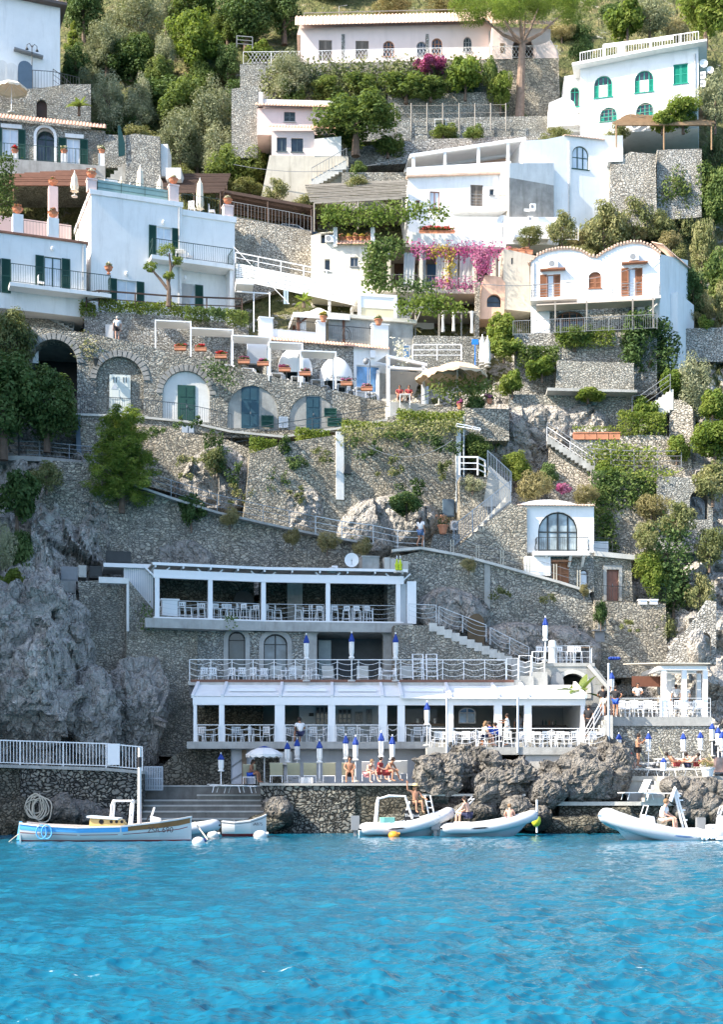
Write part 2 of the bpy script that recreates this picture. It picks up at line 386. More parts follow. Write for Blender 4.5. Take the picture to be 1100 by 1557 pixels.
def sea():
 ys=[-600,-300,-120,-40,0,5,8]
 y=9.0
 while y<73:ys.append(y);y+=max(.03,y*.0022)
 ys+=[74,80,90]
 sx=np.concatenate([[-60,-20,-6,-2,-.9,-.6],np.arange(-.5,.5001,.0016),[.6,.9,2,6,20,60]])
 ya=np.array(ys,float);S,Yg=np.meshgrid(sx,ya);X=S*np.maximum(np.abs(Yg),8)
 Z=np.zeros_like(X);rg=random.Random(5);wx=np.zeros_like(X);wy=np.zeros_like(X)
 q=X*.55+Yg*.23
 for k in range(84):
  lam=math.exp(rg.uniform(math.log(.13),math.log(1.25)));th=rg.gauss(R(-58),.85);kx=2*PI/lam*math.cos(th);ky=2*PI/lam*math.sin(th)
  am=.0125*lam**.8*rg.uniform(.5,1.3);ph=rg.uniform(0,6.28);fade=np.clip(1.7-Yg/(44*max(lam,.5)),.38,1)
  grp=.55+.6*np.sin(q*rg.uniform(.3,1.1)+rg.uniform(0,6))*np.sin(Yg*rg.uniform(.2,.8)+X*.2+k)
  a=kx*X+ky*Yg+ph+.7*np.sin(X*.33+Yg*.27+k);Z+=am*fade*grp*np.sin(a);wx+=am*fade*grp*math.cos(th)*np.cos(a)*.6;wy+=am*fade*grp*math.sin(th)*np.cos(a)*.6
 edge=(np.abs(S)>.5)|(Yg<9)|(Yg>73.5);Z[edge]=0;wx[edge]=0;wy[edge]=0
 V=np.stack([X+wx,Yg+wy,Z],-1).reshape(-1,3);n=len(sx)
 idx=np.arange((len(ys)-1)*n).reshape(len(ys)-1,n)[:,:n-1].reshape(-1);Fc=np.stack([idx,idx+1,idx+n+1,idx+n],-1)
 me=bpy.data.meshes.new('sea');me.from_pydata(V.tolist(),[],Fc.tolist())
 me.polygons.foreach_set('use_smooth',[True]*len(me.polygons))
 m,nt,b=_nt('sea_water');v=geo_pos(nt)
 mp=nd(nt,'ShaderNodeMapping');mp.inputs['Scale'].default_value=(.5,.6,1);nt.links.new(v,mp.inputs[0])
 n1=noise_n(nt,mp.outputs[0],.9,7,.68)
 r=ramp(nt,n1,[(.3,(.003,.078,.142)),(.5,(.004,.108,.182)),(.7,(.008,.142,.218))])
 mp2=nd(nt,'ShaderNodeMapping');mp2.inputs['Scale'].default_value=(.5,1.3,1);nt.links.new(v,mp2.inputs[0])
 f1=ramp(nt,noise_n(nt,mp2.outputs[0],1.3,9,.72),[(.675,0),(.70,1)])
 c=mixc(nt,f1.outputs[0],r.outputs[0],(.75,.82,.84))
 nt.links.new(c,b.inputs['Base Color']);b.inputs['Roughness'].default_value=.06;b.inputs['IOR'].default_value=1.33;b.inputs['Specular IOR Level'].default_value=.34
 mp3=nd(nt,'ShaderNodeMapping');mp3.inputs['Scale'].default_value=(.8,1.1,1);mp3.inputs['Rotation'].default_value=(0,0,.4);nt.links.new(v,mp3.inputs[0])
 h=noise_n(nt,mp3.outputs[0],5.0,5,.6)
 bump(nt,b,h,.45,.06)
 me.materials.append(m);o=bpy.data.objects.new('sea',me);C.objects.link(o);o['kind']='structure'
sea()
def cliffsheet(name,label,x0,y0,x1,y1,Y,mat,amp=1.0,step=4,lean=0.0,cat='rock face'):
 """a jagged rock face; its rim falls back into the slope behind"""
 xs=np.linspace(x0,x1,int((x1-x0)/step)+1);ys=np.linspace(y0,y1,int((y1-y0)/step)+1);V=[]
 for py in ys:
  for px in xs:
   v=P(px,py,Y+lean*(y1-py)*.04);a=((px-x0)/(x1-x0)*2-1)**2+((py-y0)/(y1-y0)*2-1)**2;e=max(0,min(1,(1.05-a+.5*noise.noise(v*.35))*1.6))
   V.append(v+Vector((0,-cliffn(v,amp)*.8+(1-e**.6)*2.6,0)))
 n=len(xs);mb=MB();mb.add(V,[(j*n+i,(j+1)*n+i,(j+1)*n+i+1,j*n+i+1) for j in range(len(ys)-1) for i in range(n-1)]);return mb.top(name,mat,label,cat)
def shell(fr,outer,holes,depth,name,mat,parent,wall=.25,back=True,top=True):
 mb=MB();mb.slab(fr,outer,holes,0,-wall)
 k=len(outer);a=[fr.p(u,-wall,z) for u,z in outer];b=[fr.p(u,-depth,z) for u,z in outer]
 mb.add(a+b,[(i,(i+1)%k,k+(i+1)%k,k+i) for i in range(k)])
 if back:mb.slab(fr,outer,(),-depth+.02,-depth,sides=False)
 return mb.build(name,mat,parent)
def hole(r,arch=False,rise=None):return arch_pts(*r,rise=rise) if arch else rect_pts(*r)
def shutter_leaf(fr,u0,z0,u1,z1,n,mat,parent,name='shutter'):
 mb=MB();f=min(.07,(u1-u0)*.18);t=.045
 mb.fbox(fr,u0,u0+f,n,n+t,z0,z1);mb.fbox(fr,u1-f,u1,n,n+t,z0,z1)
 zm=(z0+z1)/2
 for a in(z0,zm-f/2,z1-f):mb.fbox(fr,u0+f,u1-f,n+.002,n+t-.002,a,a+f)
 k=max(3,int((z1-z0)/.085))
 for i in range(k):
  z=lerp(z0+f,z1-f,(i+.5)/k)
  p=[fr.p(u0+f,n+.006,z+.03),fr.p(u1-f,n+.006,z+.03),fr.p(u1-f,n+t-.006,z-.03),fr.p(u0+f,n+t-.006,z-.03)]
  mb.add(p,[(0,1,2,3)])
 mb.fbox(fr,u0+f,u1-f,n+.001,n+.005,z0+f,z1-f)
 return mb.build(name,mat,parent)
def window(fr,parent,r,frame=None,pane=None,arch=False,cols=2,rows=1,rec=.14,shut=None,smat=None,rise=None,name='window',sill=True,sw=None,fw=.06,side='both',lab=None):
 """one window: frame with mullions (part), pane and shutters (sub-parts)"""
 frame=frame or WMET;pane=pane or GLASS
 u0,z0,u1,z1=r;mb=MB();pts=arch_pts(u0,z0,u1,z1,rise) if arch else rect_pts(*r)
 c=((u0+u1)/2,(z0+z1)/2);W=u1-u0;H=z1-z0
 inner=[(c[0]+(u-c[0])*(1-2*fw/W),c[1]+(z-c[1])*(1-2*fw/H)) for u,z in pts]
 mb.slab(fr,pts,[inner],-rec,-rec-.06)
 zt=z1-.02 if not arch else z1-.04
 for i in range(1,cols):
  u=u0+W*i/cols
  zz=zt
  if arch:
   w2=W/2;rs=rise or w2;x=(u-c[0])/w2;zz=z1-rs+rs*math.sqrt(max(0,1-x*x))-.02
  mb.fbox(fr,u-fw*.6,u+fw*.6,-rec-.05,-rec+.012,z0+fw*.5,zz)
 for j in range(1,rows):
  z=z0+H*j/rows;mb.fbox(fr,u0+fw*.5,u1-fw*.5,-rec-.045,-rec+.006,z-fw*.4,z+fw*.4)
 if arch and rows==1:mb.fbox(fr,u0+fw*.5,u1-fw*.5,-rec-.045,-rec+.006,z1-(rise or W/2)-fw*.4,z1-(rise or W/2)+fw*.4)
 if sill:mb.fbox(fr,u0-.06,u1+.06,-rec,.07,z0-.07,z0-.005)
 wo=mb.build(name,frame,parent)
 if lab:wo['label']=lab
 pm=MB();pm.slab(fr,[(c[0]+(u-c[0])*.999,c[1]+(z-c[1])*.999) for u,z in pts],(),-rec-.03,-rec-.035);pm.build('pane',pane,wo)
 if shut=='open':
  s=sw or W/2
  if side in('both','left'):shutter_leaf(fr,u0-s-.02,z0,u0-.02,z1,.02,smat or SHUT,wo)
  if side in('both','right'):shutter_leaf(fr,u1+.02,z0,u1+s+.02,z1,.02,smat or SHUT,wo)
 elif shut=='closed':
  zt2=z1 if not arch else z1-(rise or W/2)
  shutter_leaf(fr,u0+.01,z0,c[0]-.01,zt2,-rec+.02,smat or SHUT,wo);shutter_leaf(fr,c[0]+.01,z0,u1-.01,zt2,-rec+.02,smat or SHUT,wo)
 return wo
def door(fr,parent,r,mat,rec=.12,arch=False,rise=None,name='door',lab=None,handle=True):
 u0,z0,u1,z1=r;mb=MB();pts=arch_pts(*r,rise=rise) if arch else rect_pts(*r)
 mb.slab(fr,pts,(),-rec,-rec-.05);W=u1-u0;zt=z1-(rise or W/2) if arch else z1
 for a,b in((.1,.46),(.54,.9)):
  for c,d in((.06,.3),(.36,.62),(.68,.95)):
   mb.fbox(fr,u0+W*a,u0+W*b,-rec,-rec+.018,lerp(z0,zt,c),lerp(z0,zt,d))
 o=mb.build(name,mat,parent)
 if handle:
  h=MB();h.fbox(fr,u0+W*.5,u0+W*.54,-rec+.018,-rec+.07,z0+.95,z0+1.1);h.build('handle',GMET,o)
 if lab:o['label']=lab
 return o
def tile_strip(mb,fr,u0,u1,n0,z0,n1,z1,step=.22,r=.075):
 """rows of half-round tiles running from the eave (n0,z0) up to (n1,z1)"""
 k=max(1,int((u1-u0)/step))
 for i in range(k):
  u=u0+(i+.5)*(u1-u0)/k;prof=[]
  for j in range(5):
   t=PI*j/4;prof.append((u+r*1.25*math.cos(t),r*math.sin(t)))
  a=[fr.p(x,n0,z0+h) for x,h in prof];b=[fr.p(x,n1,z1+h) for x,h in prof]
  mb.add(a+b,[(j,j+1,5+j+1,5+j) for j in range(4)]+[(0,1,2,3,4)])
 mb.add([fr.p(u0,n0,z0),fr.p(u1,n0,z0),fr.p(u1,n1,z1),fr.p(u0,n1,z1)],[(0,1,2,3)])
def railing(pts,h,mat,style='bars',name='railing',label=None,cat='railing',group=None,parent=None,post_every=1.6,gap=.11,r=.02,nr=2,bm=None):
 """pts: foot line in world space. Parts: each post, the top rail, the infill"""
 pts=[Vector(p) for p in pts]
 root=parent
 top=label is not None
 if top:root=thing(name,label,cat,pts[0],group)
 else:root=thing(name,None,None,pts[0]-(sum_loc(parent) if parent else Vector((0,0,0))));root.parent=parent
 up=Vector((0,0,h))
 tr=MB();inf=MB();posts=[]
 for a,b in zip(pts,pts[1:]):
  L=(b-a).length;k=max(1,round(L/post_every))
  posts+=[a.lerp(b,i/k) for i in range(k)]
  tr.bar(a+up,b+up,r*2.2,r*2)
  if style in('bars','belly','diamond'):
   lo=Vector((0,0,.1));inf.bar(a+lo,b+lo,r*1.4)
   m=max(2,int(L/gap));dirn=(b-a).normalized();out=Vector((dirn.y,-dirn.x,0))
   for i in range(1,m):
    p=a.lerp(b,i/m)
    if style=='bars':inf.bar(p+lo,p+up,r*1.0)
    elif style=='belly':
     inf.tube([p+lo,p+Vector((0,0,h*.25))+out*.1,p+Vector((0,0,h*.45))+out*.06,p+Vector((0,0,h*.7))-out*.02,p+up],r*.6,4)
    else:
     q=a.lerp(b,min(1,(i+2)/m));inf.bar(p+lo,q+up,r*1.0);inf.bar(q+lo,p+up,r*1.0)
  elif style=='horiz':
   for j in range(1,nr+1):inf.bar(a+up*(j/(nr+1)),b+up*(j/(nr+1)),r*1.3)
  elif style=='rope':
   for i in range(k):
    p,q=a.lerp(b,i/k),a.lerp(b,(i+1)/k)
    for j in range(1,nr+1):
     z=h*j/(nr+.6);pp=[]
     for t in range(9):
      s=t/8;pp.append(p.lerp(q,s)+Vector((0,0,z-.16*(1-(2*s-1)**2)+.08)))
     inf.tube(pp,r*.75,4)
 posts.append(pts[-1])
 for p in posts:
  m=MB();m.bar(p,p+up,r*2);m.build('post',mat,root)
 tr.build('top_rail',mat,root)
 if inf.v:inf.build('rope' if style=='rope' else('lower_rail' if style=='horiz' else 'bars'),bm or mat,root)
 return root
def sum_loc(o):
 v=Vector((0,0,0))
 while o is not None:v=v+o.location;o=o.parent
 return v
def wallthing(name,label,fr,pts,mat,thick=1.5,holes=(),cat='wall',group=None,cap=None,capmat=None):
 outer=fr.poly(pts);mb=MB();mb.slab(fr,outer,holes,0,-thick)
 cx=sum(p[0] for p in outer)/len(outer);z=min(p[1] for p in outer)
 if not cap:return mb.top(name,mat,label,cat,group,org=fr.p(cx,0,z))
 t=thing(name,label,cat,fr.p(cx,0,z),group);mb.build('wall',mat,t);return t
def steps(fr,u0,u1,n0,z0,k,run,rise,d=(1,0),width=1.2):
 """k steps climbing along u (d=(±1,0)) or into the wall (d=(0,-1)), as one mesh"""
 mb=MB()
 for i in range(k):
  z=z0+rise*(i+1)
  if d[0]:
   a=u0+d[0]*run*i;b=a+d[0]*run;mb.fbox(fr,min(a,b),max(a,b),n0,n0-width,z0-.3,z)
  else:mb.fbox(fr,u0,u1,n0-run*i,n0-run*(i+1),z0-.3,z)
 return mb
def text(body,size,mat,loc,deg,parent,name='lettering',shear=0,tilt=90):
 c=bpy.data.curves.new(name,'FONT');c.body=body;c.size=size;c.extrude=.006;c.align_x='CENTER';c.shear=shear
 o=bpy.data.objects.new(name,c);C.objects.link(o);bpy.context.view_layer.update()
 me=bpy.data.meshes.new_from_object(o.evaluated_get(bpy.context.evaluated_depsgraph_get()));bpy.data.objects.remove(o)
 o=bpy.data.objects.new(name,me);C.objects.link(o);me.materials.clear();me.materials.append(mat);o.parent=parent;o.location=Vector(loc)-sum_loc(parent);o.rotation_euler=(R(tilt),0,R(deg));return o
LG=np.random.default_rng(3)
def unit(n):
 v=LG.normal(size=(n,3));return v/np.linalg.norm(v,axis=1,keepdims=True)
def leaf_quads(mb,cen,nrm,ls,asp=.5):
 n=len(cen)
 t=unit(n);t-=nrm*np.sum(t*nrm,1,keepdims=True);t/=np.linalg.norm(t,axis=1,keepdims=True)+1e-9
 b=np.cross(nrm,t);L=ls*LG.uniform(.65,1.35,size=(n,1));W=L*asp
 q=np.stack([cen-t*L*.5,cen+b*W*.5-t*L*.05+nrm*L*.06,cen+t*L*.5,cen-b*W*.5-t*L*.05+nrm*L*.06],1).reshape(-1,3)
 base=len(mb.v);mb.v.extend(map(tuple,q.tolist()))
 mb.f.extend([(base+4*i,base+4*i+1,base+4*i+2,base+4*i+3) for i in range(n)]);mb.mi.extend([mb.m]*n)
def crown(mb,c,rad,n,ls,clumps=30,cr=.3,shellp=.55,asp=.5,flat=0.0,up=.35):
 c=np.array(c,float);rad=np.array(rad,float)
 d=unit(clumps);rr=(LG.uniform(0,1,(clumps,1))**(1/3)*(1-shellp)+shellp)*LG.uniform(.72,1.12,(clumps,1))
 cc=c+d*rr*rad*(1-cr*.6)
 sz=LG.uniform(.55,1.25,(clumps,1))*cr
 w=(sz**2).ravel();idx=LG.choice(clumps,n,p=w/w.sum())
 dd=unit(n);r2=LG.uniform(.35,1,(n,1))**.6
 pos=cc[idx]+dd*r2*sz[idx]*rad
 if flat:pos[:,2]=np.maximum(pos[:,2],c[2]-rad[2]*(1-flat))
 nr=dd+unit(n)*.8+np.array([0,0,up]);nr/=np.linalg.norm(nr,axis=1,keepdims=True)
 leaf_quads(mb,pos,nr,ls,asp)
def limbs(mb,h,r,spread,k=5,z0=.35,rg=rnd,lean=(0,0)):
 p0=Vector((0,0,-.3));top=Vector((lean[0],lean[1],h))
 mid=Vector((lean[0]*.3+rg.uniform(-.1,.1)*h*.2,lean[1]*.3,h*.5))
 mb.tube([p0,mid*.5+Vector((0,0,0)),mid,top],[r*1.3,r,r*.75,r*.25],7)
 for i in range(k):
  a=2*PI*i/k+rg.uniform(-.5,.5);z=h*rg.uniform(z0,.8);s=mid.lerp(top,max(0,(z/h-.5)*2)) if z>h*.5 else p0.lerp(mid,z/(h*.5));s.z=z
  e=s+Vector((math.cos(a)*spread,math.sin(a)*spread,h*rg.uniform(.15,.35)));m=s.lerp(e,.5)+Vector((0,0,h*.06))
  mb.tube([s,m,e],[r*.5,r*.32,r*.1],5)
L_OLIVE=leafmat('olive_leaf',[(.128,.150,.083),(.240,.262,.150),(.375,.375,.240)],.2)
L_DARK=leafmat('dark_leaf',[(.029,.058,.019),(.065,.114,.033),(.121,.178,.058)],.25)
L_MID=leafmat('mid_green_leaf',[(.048,.084,.024),(.105,.161,.043),(.194,.237,.068)],.35)
L_BRIGHT=leafmat('bright_leaf',[(.070,.122,.022),(.139,.203,.037),(.232,.274,.061)],.4)
L_PINE=leafmat('pine_needle',[(.063,.106,.026),(.158,.233,.044),(.315,.370,.078)],.35)
L_IVY=leafmat('ivy_leaf',[(.027,.057,.017),(.067,.115,.028),(.160,.207,.056)],.3)
L_DRY=leafmat('dry_scrub',[(.125,.112,.050),(.237,.213,.094),(.375,.325,.163)],.2)
L_MACQ=leafmat('maquis_leaf',[(.072,.096,.040),(.160,.184,.072),(.288,.280,.128)],.25)
L_PINKF=leafmat('magenta_bract',[(.26,.03,.14),(.36,.07,.20),(.46,.19,.30)],.25)
L_REDF=leafmat('red_petal',[(.42,.02,.02),(.6,.04,.05),(.68,.12,.12)],.3)
L_YEL=leafmat('yellow_leaf',[(.30,.24,.04),(.42,.34,.06),(.5,.42,.12)],.3)
L_WHITE=leafmat('pale_blossom',[(.5,.46,.3),(.65,.6,.45),(.7,.68,.6)],.2)
L_RUST=leafmat('rusty_bloom',[(.30,.12,.07),(.42,.2,.12),(.5,.3,.2)],.2)
PROTO={}
def proto(kind):
 if kind in PROTO:return PROTO[kind]
 cr=MB();tr=MB();rg=random.Random(hash(kind)%999 if False else sum(map(ord,kind)))
 nm='tree'
 if kind.startswith('olive'):
  crown(cr,(0,0,2.5),(1.9,1.9,2.3),7500,.20,52,.32,.3,.32);limbs(tr,3.2,.16,1.0,5,.3,rg);mat=L_OLIVE;nm='olive_tree'
 elif kind.startswith('leafy'):
  crown(cr,(0,0,2.6),(2.0,2.0,2.35),7500,.24,50,.33,.35,.5);limbs(tr,3.2,.17,1.1,5,.3,rg);mat=L_MID;nm='leafy_tree'
 elif kind.startswith('dark'):
  crown(cr,(0,0,2.6),(2.0,2.0,2.45),7500,.24,50,.33,.35,.5);limbs(tr,3.2,.18,1.1,5,.3,rg);mat=L_DARK;nm='evergreen_tree'
 elif kind.startswith('bright'):
  crown(cr,(0,0,2.3),(1.8,1.8,2.1),6000,.25,46,.33,.35,.5);limbs(tr,2.8,.13,1.0,5,.3,rg);mat=L_BRIGHT;nm='bright_tree'
 elif kind=='bush':
  crown(cr,(0,0,.8),(1,1,.85),2600,.17,26,.38,.4,.5);limbs(tr,.8,.06,.5,4,.2,rg);mat=L_MID;nm='shrub'
 elif kind=='dbush':
  crown(cr,(0,0,.8),(1,1,.85),2600,.17,26,.38,.4,.5);limbs(tr,.8,.06,.5,4,.2,rg);mat=L_DARK;nm='shrub'
 elif kind=='bbush':
  crown(cr,(0,0,.8),(1,1,.85),2600,.19,26,.38,.4,.6);limbs(tr,.8,.06,.5,4,.2,rg);mat=L_BRIGHT;nm='shrub'
 elif kind=='obush':
  crown(cr,(0,0,.8),(1,1,.85),3200,.14,30,.36,.35,.3);limbs(tr,.8,.06,.5,4,.2,rg);mat=L_OLIVE;nm='shrub'
 elif kind=='mbush':
  crown(cr,(0,0,.8),(1,1,.85),3000,.15,30,.38,.35,.4);limbs(tr,.8,.06,.5,4,.2,rg);mat=L_MACQ;nm='shrub'
 elif kind=='dry':
  crown(cr,(0,0,.6),(1,1,.65),2200,.20,24,.36,.3,.18);limbs(tr,.6,.04,.5,4,.2,rg);mat=L_DRY;nm='dry_shrub'
 elif kind=='pink':
  crown(cr,(0,0,.8),(1,1,.85),2400,.16,26,.34,.4,.7);limbs(tr,.8,.05,.5,4,.2,rg);mat=L_PINKF;nm='bougainvillea'
 elif kind=='cypress':
  for z,r in((.5,.55),(1.2,.6),(1.9,.5),(2.6,.36),(3.2,.2)):crown(cr,(0,0,z),(r,r,.6),700,.15,10,.45,.3,.4)
  limbs(tr,2.5,.08,.2,2,.2,rg);mat=L_BRIGHT;nm='conifer'
 root=bpy.data.objects.new(nm,None);C.objects.link(root)
 cr.build('crown' if 'tree' in nm or nm=='conifer' else 'foliage',mat,root);tr.build('trunk' if 'tree' in nm or nm=='conifer' else 'stem',TRUNK,root)
 PROTO[kind]=[root,False];return PROTO[kind]
HH={'olive':(4.9,3.8),'leafy':(5.0,4.0),'dark':(5.1,4.0),'bright':(4.4,3.6),'bush':(1.65,2),'dbush':(1.65,2),'bbush':(1.65,2),'obush':(1.65,2),'mbush':(1.65,2),'dry':(1.25,2),'pink':(1.65,2),'cypress':(3.7,1.2)}
def plant(kind,x0,y0,x1,y1,label,Y=None,cat=None,group=None,dy=0.0):
 """a tree or shrub whose outline spans the picture box x0..x1, y0..y1 at depth Y"""
 base=kind.rstrip('0123456789')
 pr=proto(kind);px=(x0+x1)/2
 if Y is None:Y=terr_D(px,y1)-1.0
 Y+=dy
 loc=P(px,y1,Y);hs=(y1-y0)*Y/FL/HH[base][0];ws=(x1-x0)*Y/FL/HH[base][1]
 o=pr[0] if not pr[1] else copy_tree(pr[0]);pr[1]=True
 place(o,loc,rnd.uniform(0,6.28),(ws,ws,hs),label)
 o['category']=cat or('tree' if base in('olive','leafy','dark','bright','cypress') else 'shrub')
 if group:o['group']=group
 elif 'group' in o.keys():del o['group']
 return o
def patch(fr,poly,mat,n,ls,depth=.35,asp=.6,droop=.3,mb=None,clump=0,n0=0.0):
 """leaves scattered over a polygon of a wall plane (in u,z), standing off it by up to depth"""
 mb=mb or MB();us=[p[0] for p in poly];zs=[p[1] for p in poly]
 def inside(u,z):
  c=False;j=len(poly)-1
  for i in range(len(poly)):
   a,b=poly[i],poly[j]
   if(a[1]>z)!=(b[1]>z) and u<(b[0]-a[0])*(z-a[1])/(b[1]-a[1])+a[0]:c=not c
   j=i
  return c
 pts=[];tries=0
 seeds=[]
 while len(pts)<n and tries<n*30:
  tries+=1
  if clump and seeds and rnd.random()<.8:
   s=rnd.choice(seeds);u,z=s[0]+rnd.gauss(0,clump),s[1]+rnd.gauss(0,clump);dn=s[2]+rnd.gauss(0,clump*.5)
   if not inside(lerp(u,s[0],.5),lerp(z,s[1],.5)):continue
  else:
   u,z=rnd.uniform(min(us),max(us)),rnd.uniform(min(zs),max(zs));dn=rnd.random()*depth
   if not inside(u,z):continue
   if clump:seeds.append((u,z,dn))
  pts.append((u,z,max(.02,dn)))
 cen=np.array([tuple(fr.p(u,n0+d,z)) for u,z,d in pts]);nr=np.array(tuple(fr.n))+unit(len(pts))*.8+np.array([0,0,droop]);nr/=np.linalg.norm(nr,axis=1,keepdims=True)
 leaf_quads(mb,cen,nr,ls,asp);return mb
def hedge(fr,u0,u1,n0,n1,z0,z1,mat,dens=260,ls=.17):
 mb=MB();n=int(dens*((u1-u0)*(z1-z0)+(u1-u0)*abs(n0-n1)+abs(n0-n1)*(z1-z0)))
 pts=[]
 for i in range(n):
  u,m,z=rnd.random(),rnd.random(),rnd.random();k=rnd.random()
  if k<.45:m=rnd.random()**3
  elif k<.85:z=1-rnd.random()**3*.6
  w=.12*noise.noise(Vector((u*(u1-u0)*1.3,z*2,4.2)))
  pts.append(tuple(fr.p(lerp(u0,u1,u)+rnd.gauss(0,.05),lerp(n0,n1,m)+rnd.gauss(0,.05)+w,lerp(z0,z1+.25*noise.noise(Vector((u*(u1-u0)*.9,1.7,0)))+w,z)+rnd.gauss(0,.05))))
 nr=unit(n)+np.array(tuple(fr.n))*.5+np.array([0,0,.5]);nr/=np.linalg.norm(nr,axis=1,keepdims=True)
 leaf_quads(mb,np.array(pts),nr,ls,.55);return mb
def flowers(mb,c,rx,ry,rz,n,ls):
 crown(mb,c,(rx,ry,rz),n,ls,10,.45,.2,.8)
def potted(loc,label,r=.22,h=.34,leaf=None,bloom=None,fr_=.32,name='potted_plant',mat=None,group=None,style='pot',hh=1.0):
 t=thing(name,label,'potted plant',loc,group);m=MB();x,y,z=loc
 if style=='pot':m.lathe(loc,[(r*.62,0),(r*.95,h*.86),(r*1.1,h*.86),(r*1.1,h),(r*.9,h),(r*.85,h*.85)],12)
 elif style=='urn':m.lathe(loc,[(r*.5,0),(r*.55,h*.1),(r*.25,h*.2),(r*.3,h*.3),(r*.95,h*.62),(r*1.05,h*.85),(r*1.25,h),(r*1.0,h),(r*.9,h*.9)],12)
 else:m.box(x-r*2,y-r*.7,z,x+r*2,y+r*.7,z+h);m.box(x-r*2.1,y-r*.8,z+h*.8,x+r*2.1,y+r*.8,z+h*.97)
 m.build('pot',mat or TERRA,t)
 w=2.0 if style=='trough' else 1.0
 f=MB();crown(f,(x,y,z+h+fr_*.45*hh),(fr_*w,fr_,fr_*.75*hh),260,.11,12,.45,.2,.5);f.build('foliage',leaf or L_MID,t)
 if bloom:b=MB();crown(b,(x,y,z+h+fr_*.62*hh),(fr_*w*1.02,fr_*1.02,fr_*.7*hh),200,.10,14,.35,.5,.8);b.build('blossom',bloom,t)
 return t
def make_chair(seat_h=.45,back=.42,w=.44,mat=None,name='chair',cushion=None):
 t=thing(name,None,'chair',(0,0,0));mat=mat or WMET;h=w/2
 m=MB();m.box(-h,-h,seat_h-.035,h,h,seat_h);m.build('seat',cushion or mat,t)
 if back:
  m=MB()
  m.box(-h,h-.04,seat_h+back-.08,h,h,seat_h+back);m.box(-h,h-.035,seat_h,-h+.035,h-.002,seat_h+back-.08);m.box(h-.035,h-.035,seat_h,h,h-.002,seat_h+back-.08)
  for i in range(3):m.box(-h+.05+i*.12,h-.028,seat_h+.06,-h+.12+i*.12,h-.012,seat_h+back-.08)
  m.box(-h+.035,h-.032,seat_h+.05,h-.035,h-.006,seat_h+.09)
  m.build('backrest',mat,t)
 for sx in(-1,1):
  for sy in(-1,1):
   m=MB();m.bar((sx*(h-.02),sy*(h-.02),seat_h-.03),(sx*(h+.03),sy*(h+.03),0),.034);m.build('leg',mat,t)
 if seat_h>.6:
  m=MB();k=h+.01
  for a,b in(((-k,-k),(k,-k)),((k,-k),(k,k)),((k,k),(-k,k)),((-k,k),(-k,-k))):m.bar((a[0],a[1],.25),(b[0],b[1],.25),.024)
  m.build('footrest',mat,t)
 return t
def make_table(h=.74,w=.75,d=.75,top=None,leg=None,name='table',central=False):
 t=thing(name,None,'table',(0,0,0))
 m=MB();m.box(-w/2,-d/2,h-.04,w/2,d/2,h);m.build('tabletop',top or WMET,t)
 if central:
  m=MB();m.lathe((0,0,0),[(.22,0),(.22,.03),(.035,.05),(.035,h-.04)],10);m.build('pedestal',leg or WMET,t)
 else:
  for sx in(-1,1):
   for sy in(-1,1):
    m=MB();x,y=sx*(w/2-.05),sy*(d/2-.05);m.bar((x,y,0),(x,y,h-.04),.045);m.build('leg',leg or WMET,t)
 return t
BLUE=plain('royal_blue_canvas',(.012,.045,.25),.75,.15)
WCANV=plain('white_canvas',(.74,.73,.70),.8,.06,4,.2)
CREAM=plain('cream_canvas',(.72,.64,.50),.8,.08,3,.2)
def make_closed_umbrella(h=2.35,r=.125,top=None,body=None,blue=True,name='closed_umbrella',tail=1.25):
 t=thing(name,None,'umbrella',(0,0,0))
 m=MB();m.tube([(0,0,0),(0,0,h)],.028,8);m.build('pole',WMET,t)
 m=MB();z0=h-tail;n=14;vs=[]
 prof=[(z0,.95),(z0+.05,1.25),(z0+.13,.75),(z0+.3,1.0),(h-.42,1.05)] if blue else[(z0,.9),(z0+.04,1.3),(z0+.12,.8),(z0+.35,1.15),(h-.4,.8),(h-.05,.15)]
 for z,s in prof:
  for j in range(n):
   a=2*PI*j/n;q=r*s*(1+(.16 if j%2 else-.12));vs.append((q*math.cos(a),q*math.sin(a),z))
 k=len(prof);m.add(vs,[(i*n+j,i*n+(j+1)%n,(i+1)*n+(j+1)%n,(i+1)*n+j) for i in range(k-1) for j in range(n)]+[tuple(range(n))[::-1],tuple((k-1)*n+j for j in range(n))])
 c=m.build('canopy',body or WCANV,t)
 if blue:
  m=MB();vs=[];prof=[(h-.44,1.12),(h-.36,1.25),(h-.12,.55),(h-.02,.2)]
  for z,s in prof:
   for j in range(n):
    a=2*PI*j/n;q=r*s*(1+(.12 if j%2 else-.1));vs.append((q*math.cos(a),q*math.sin(a),z))
  k=len(prof);m.add(vs,[(i*n+j,i*n+(j+1)%n,(i+1)*n+(j+1)%n,(i+1)*n+j) for i in range(k-1) for j in range(n)]+[tuple(range(n))[::-1],tuple((k-1)*n+j for j in range(n))]);m.build('top_panel',top or BLUE,c)
 m=MB();m.ball((0,0,h+.03),.04,.04,.05,8,6);m.build('finial',WMET,t)
 m=MB();m.lathe((0,0,0),[(.22,0),(.22,.06),(.05,.09),(.05,.25)],10);m.build('base',CONCL,t)
 return t
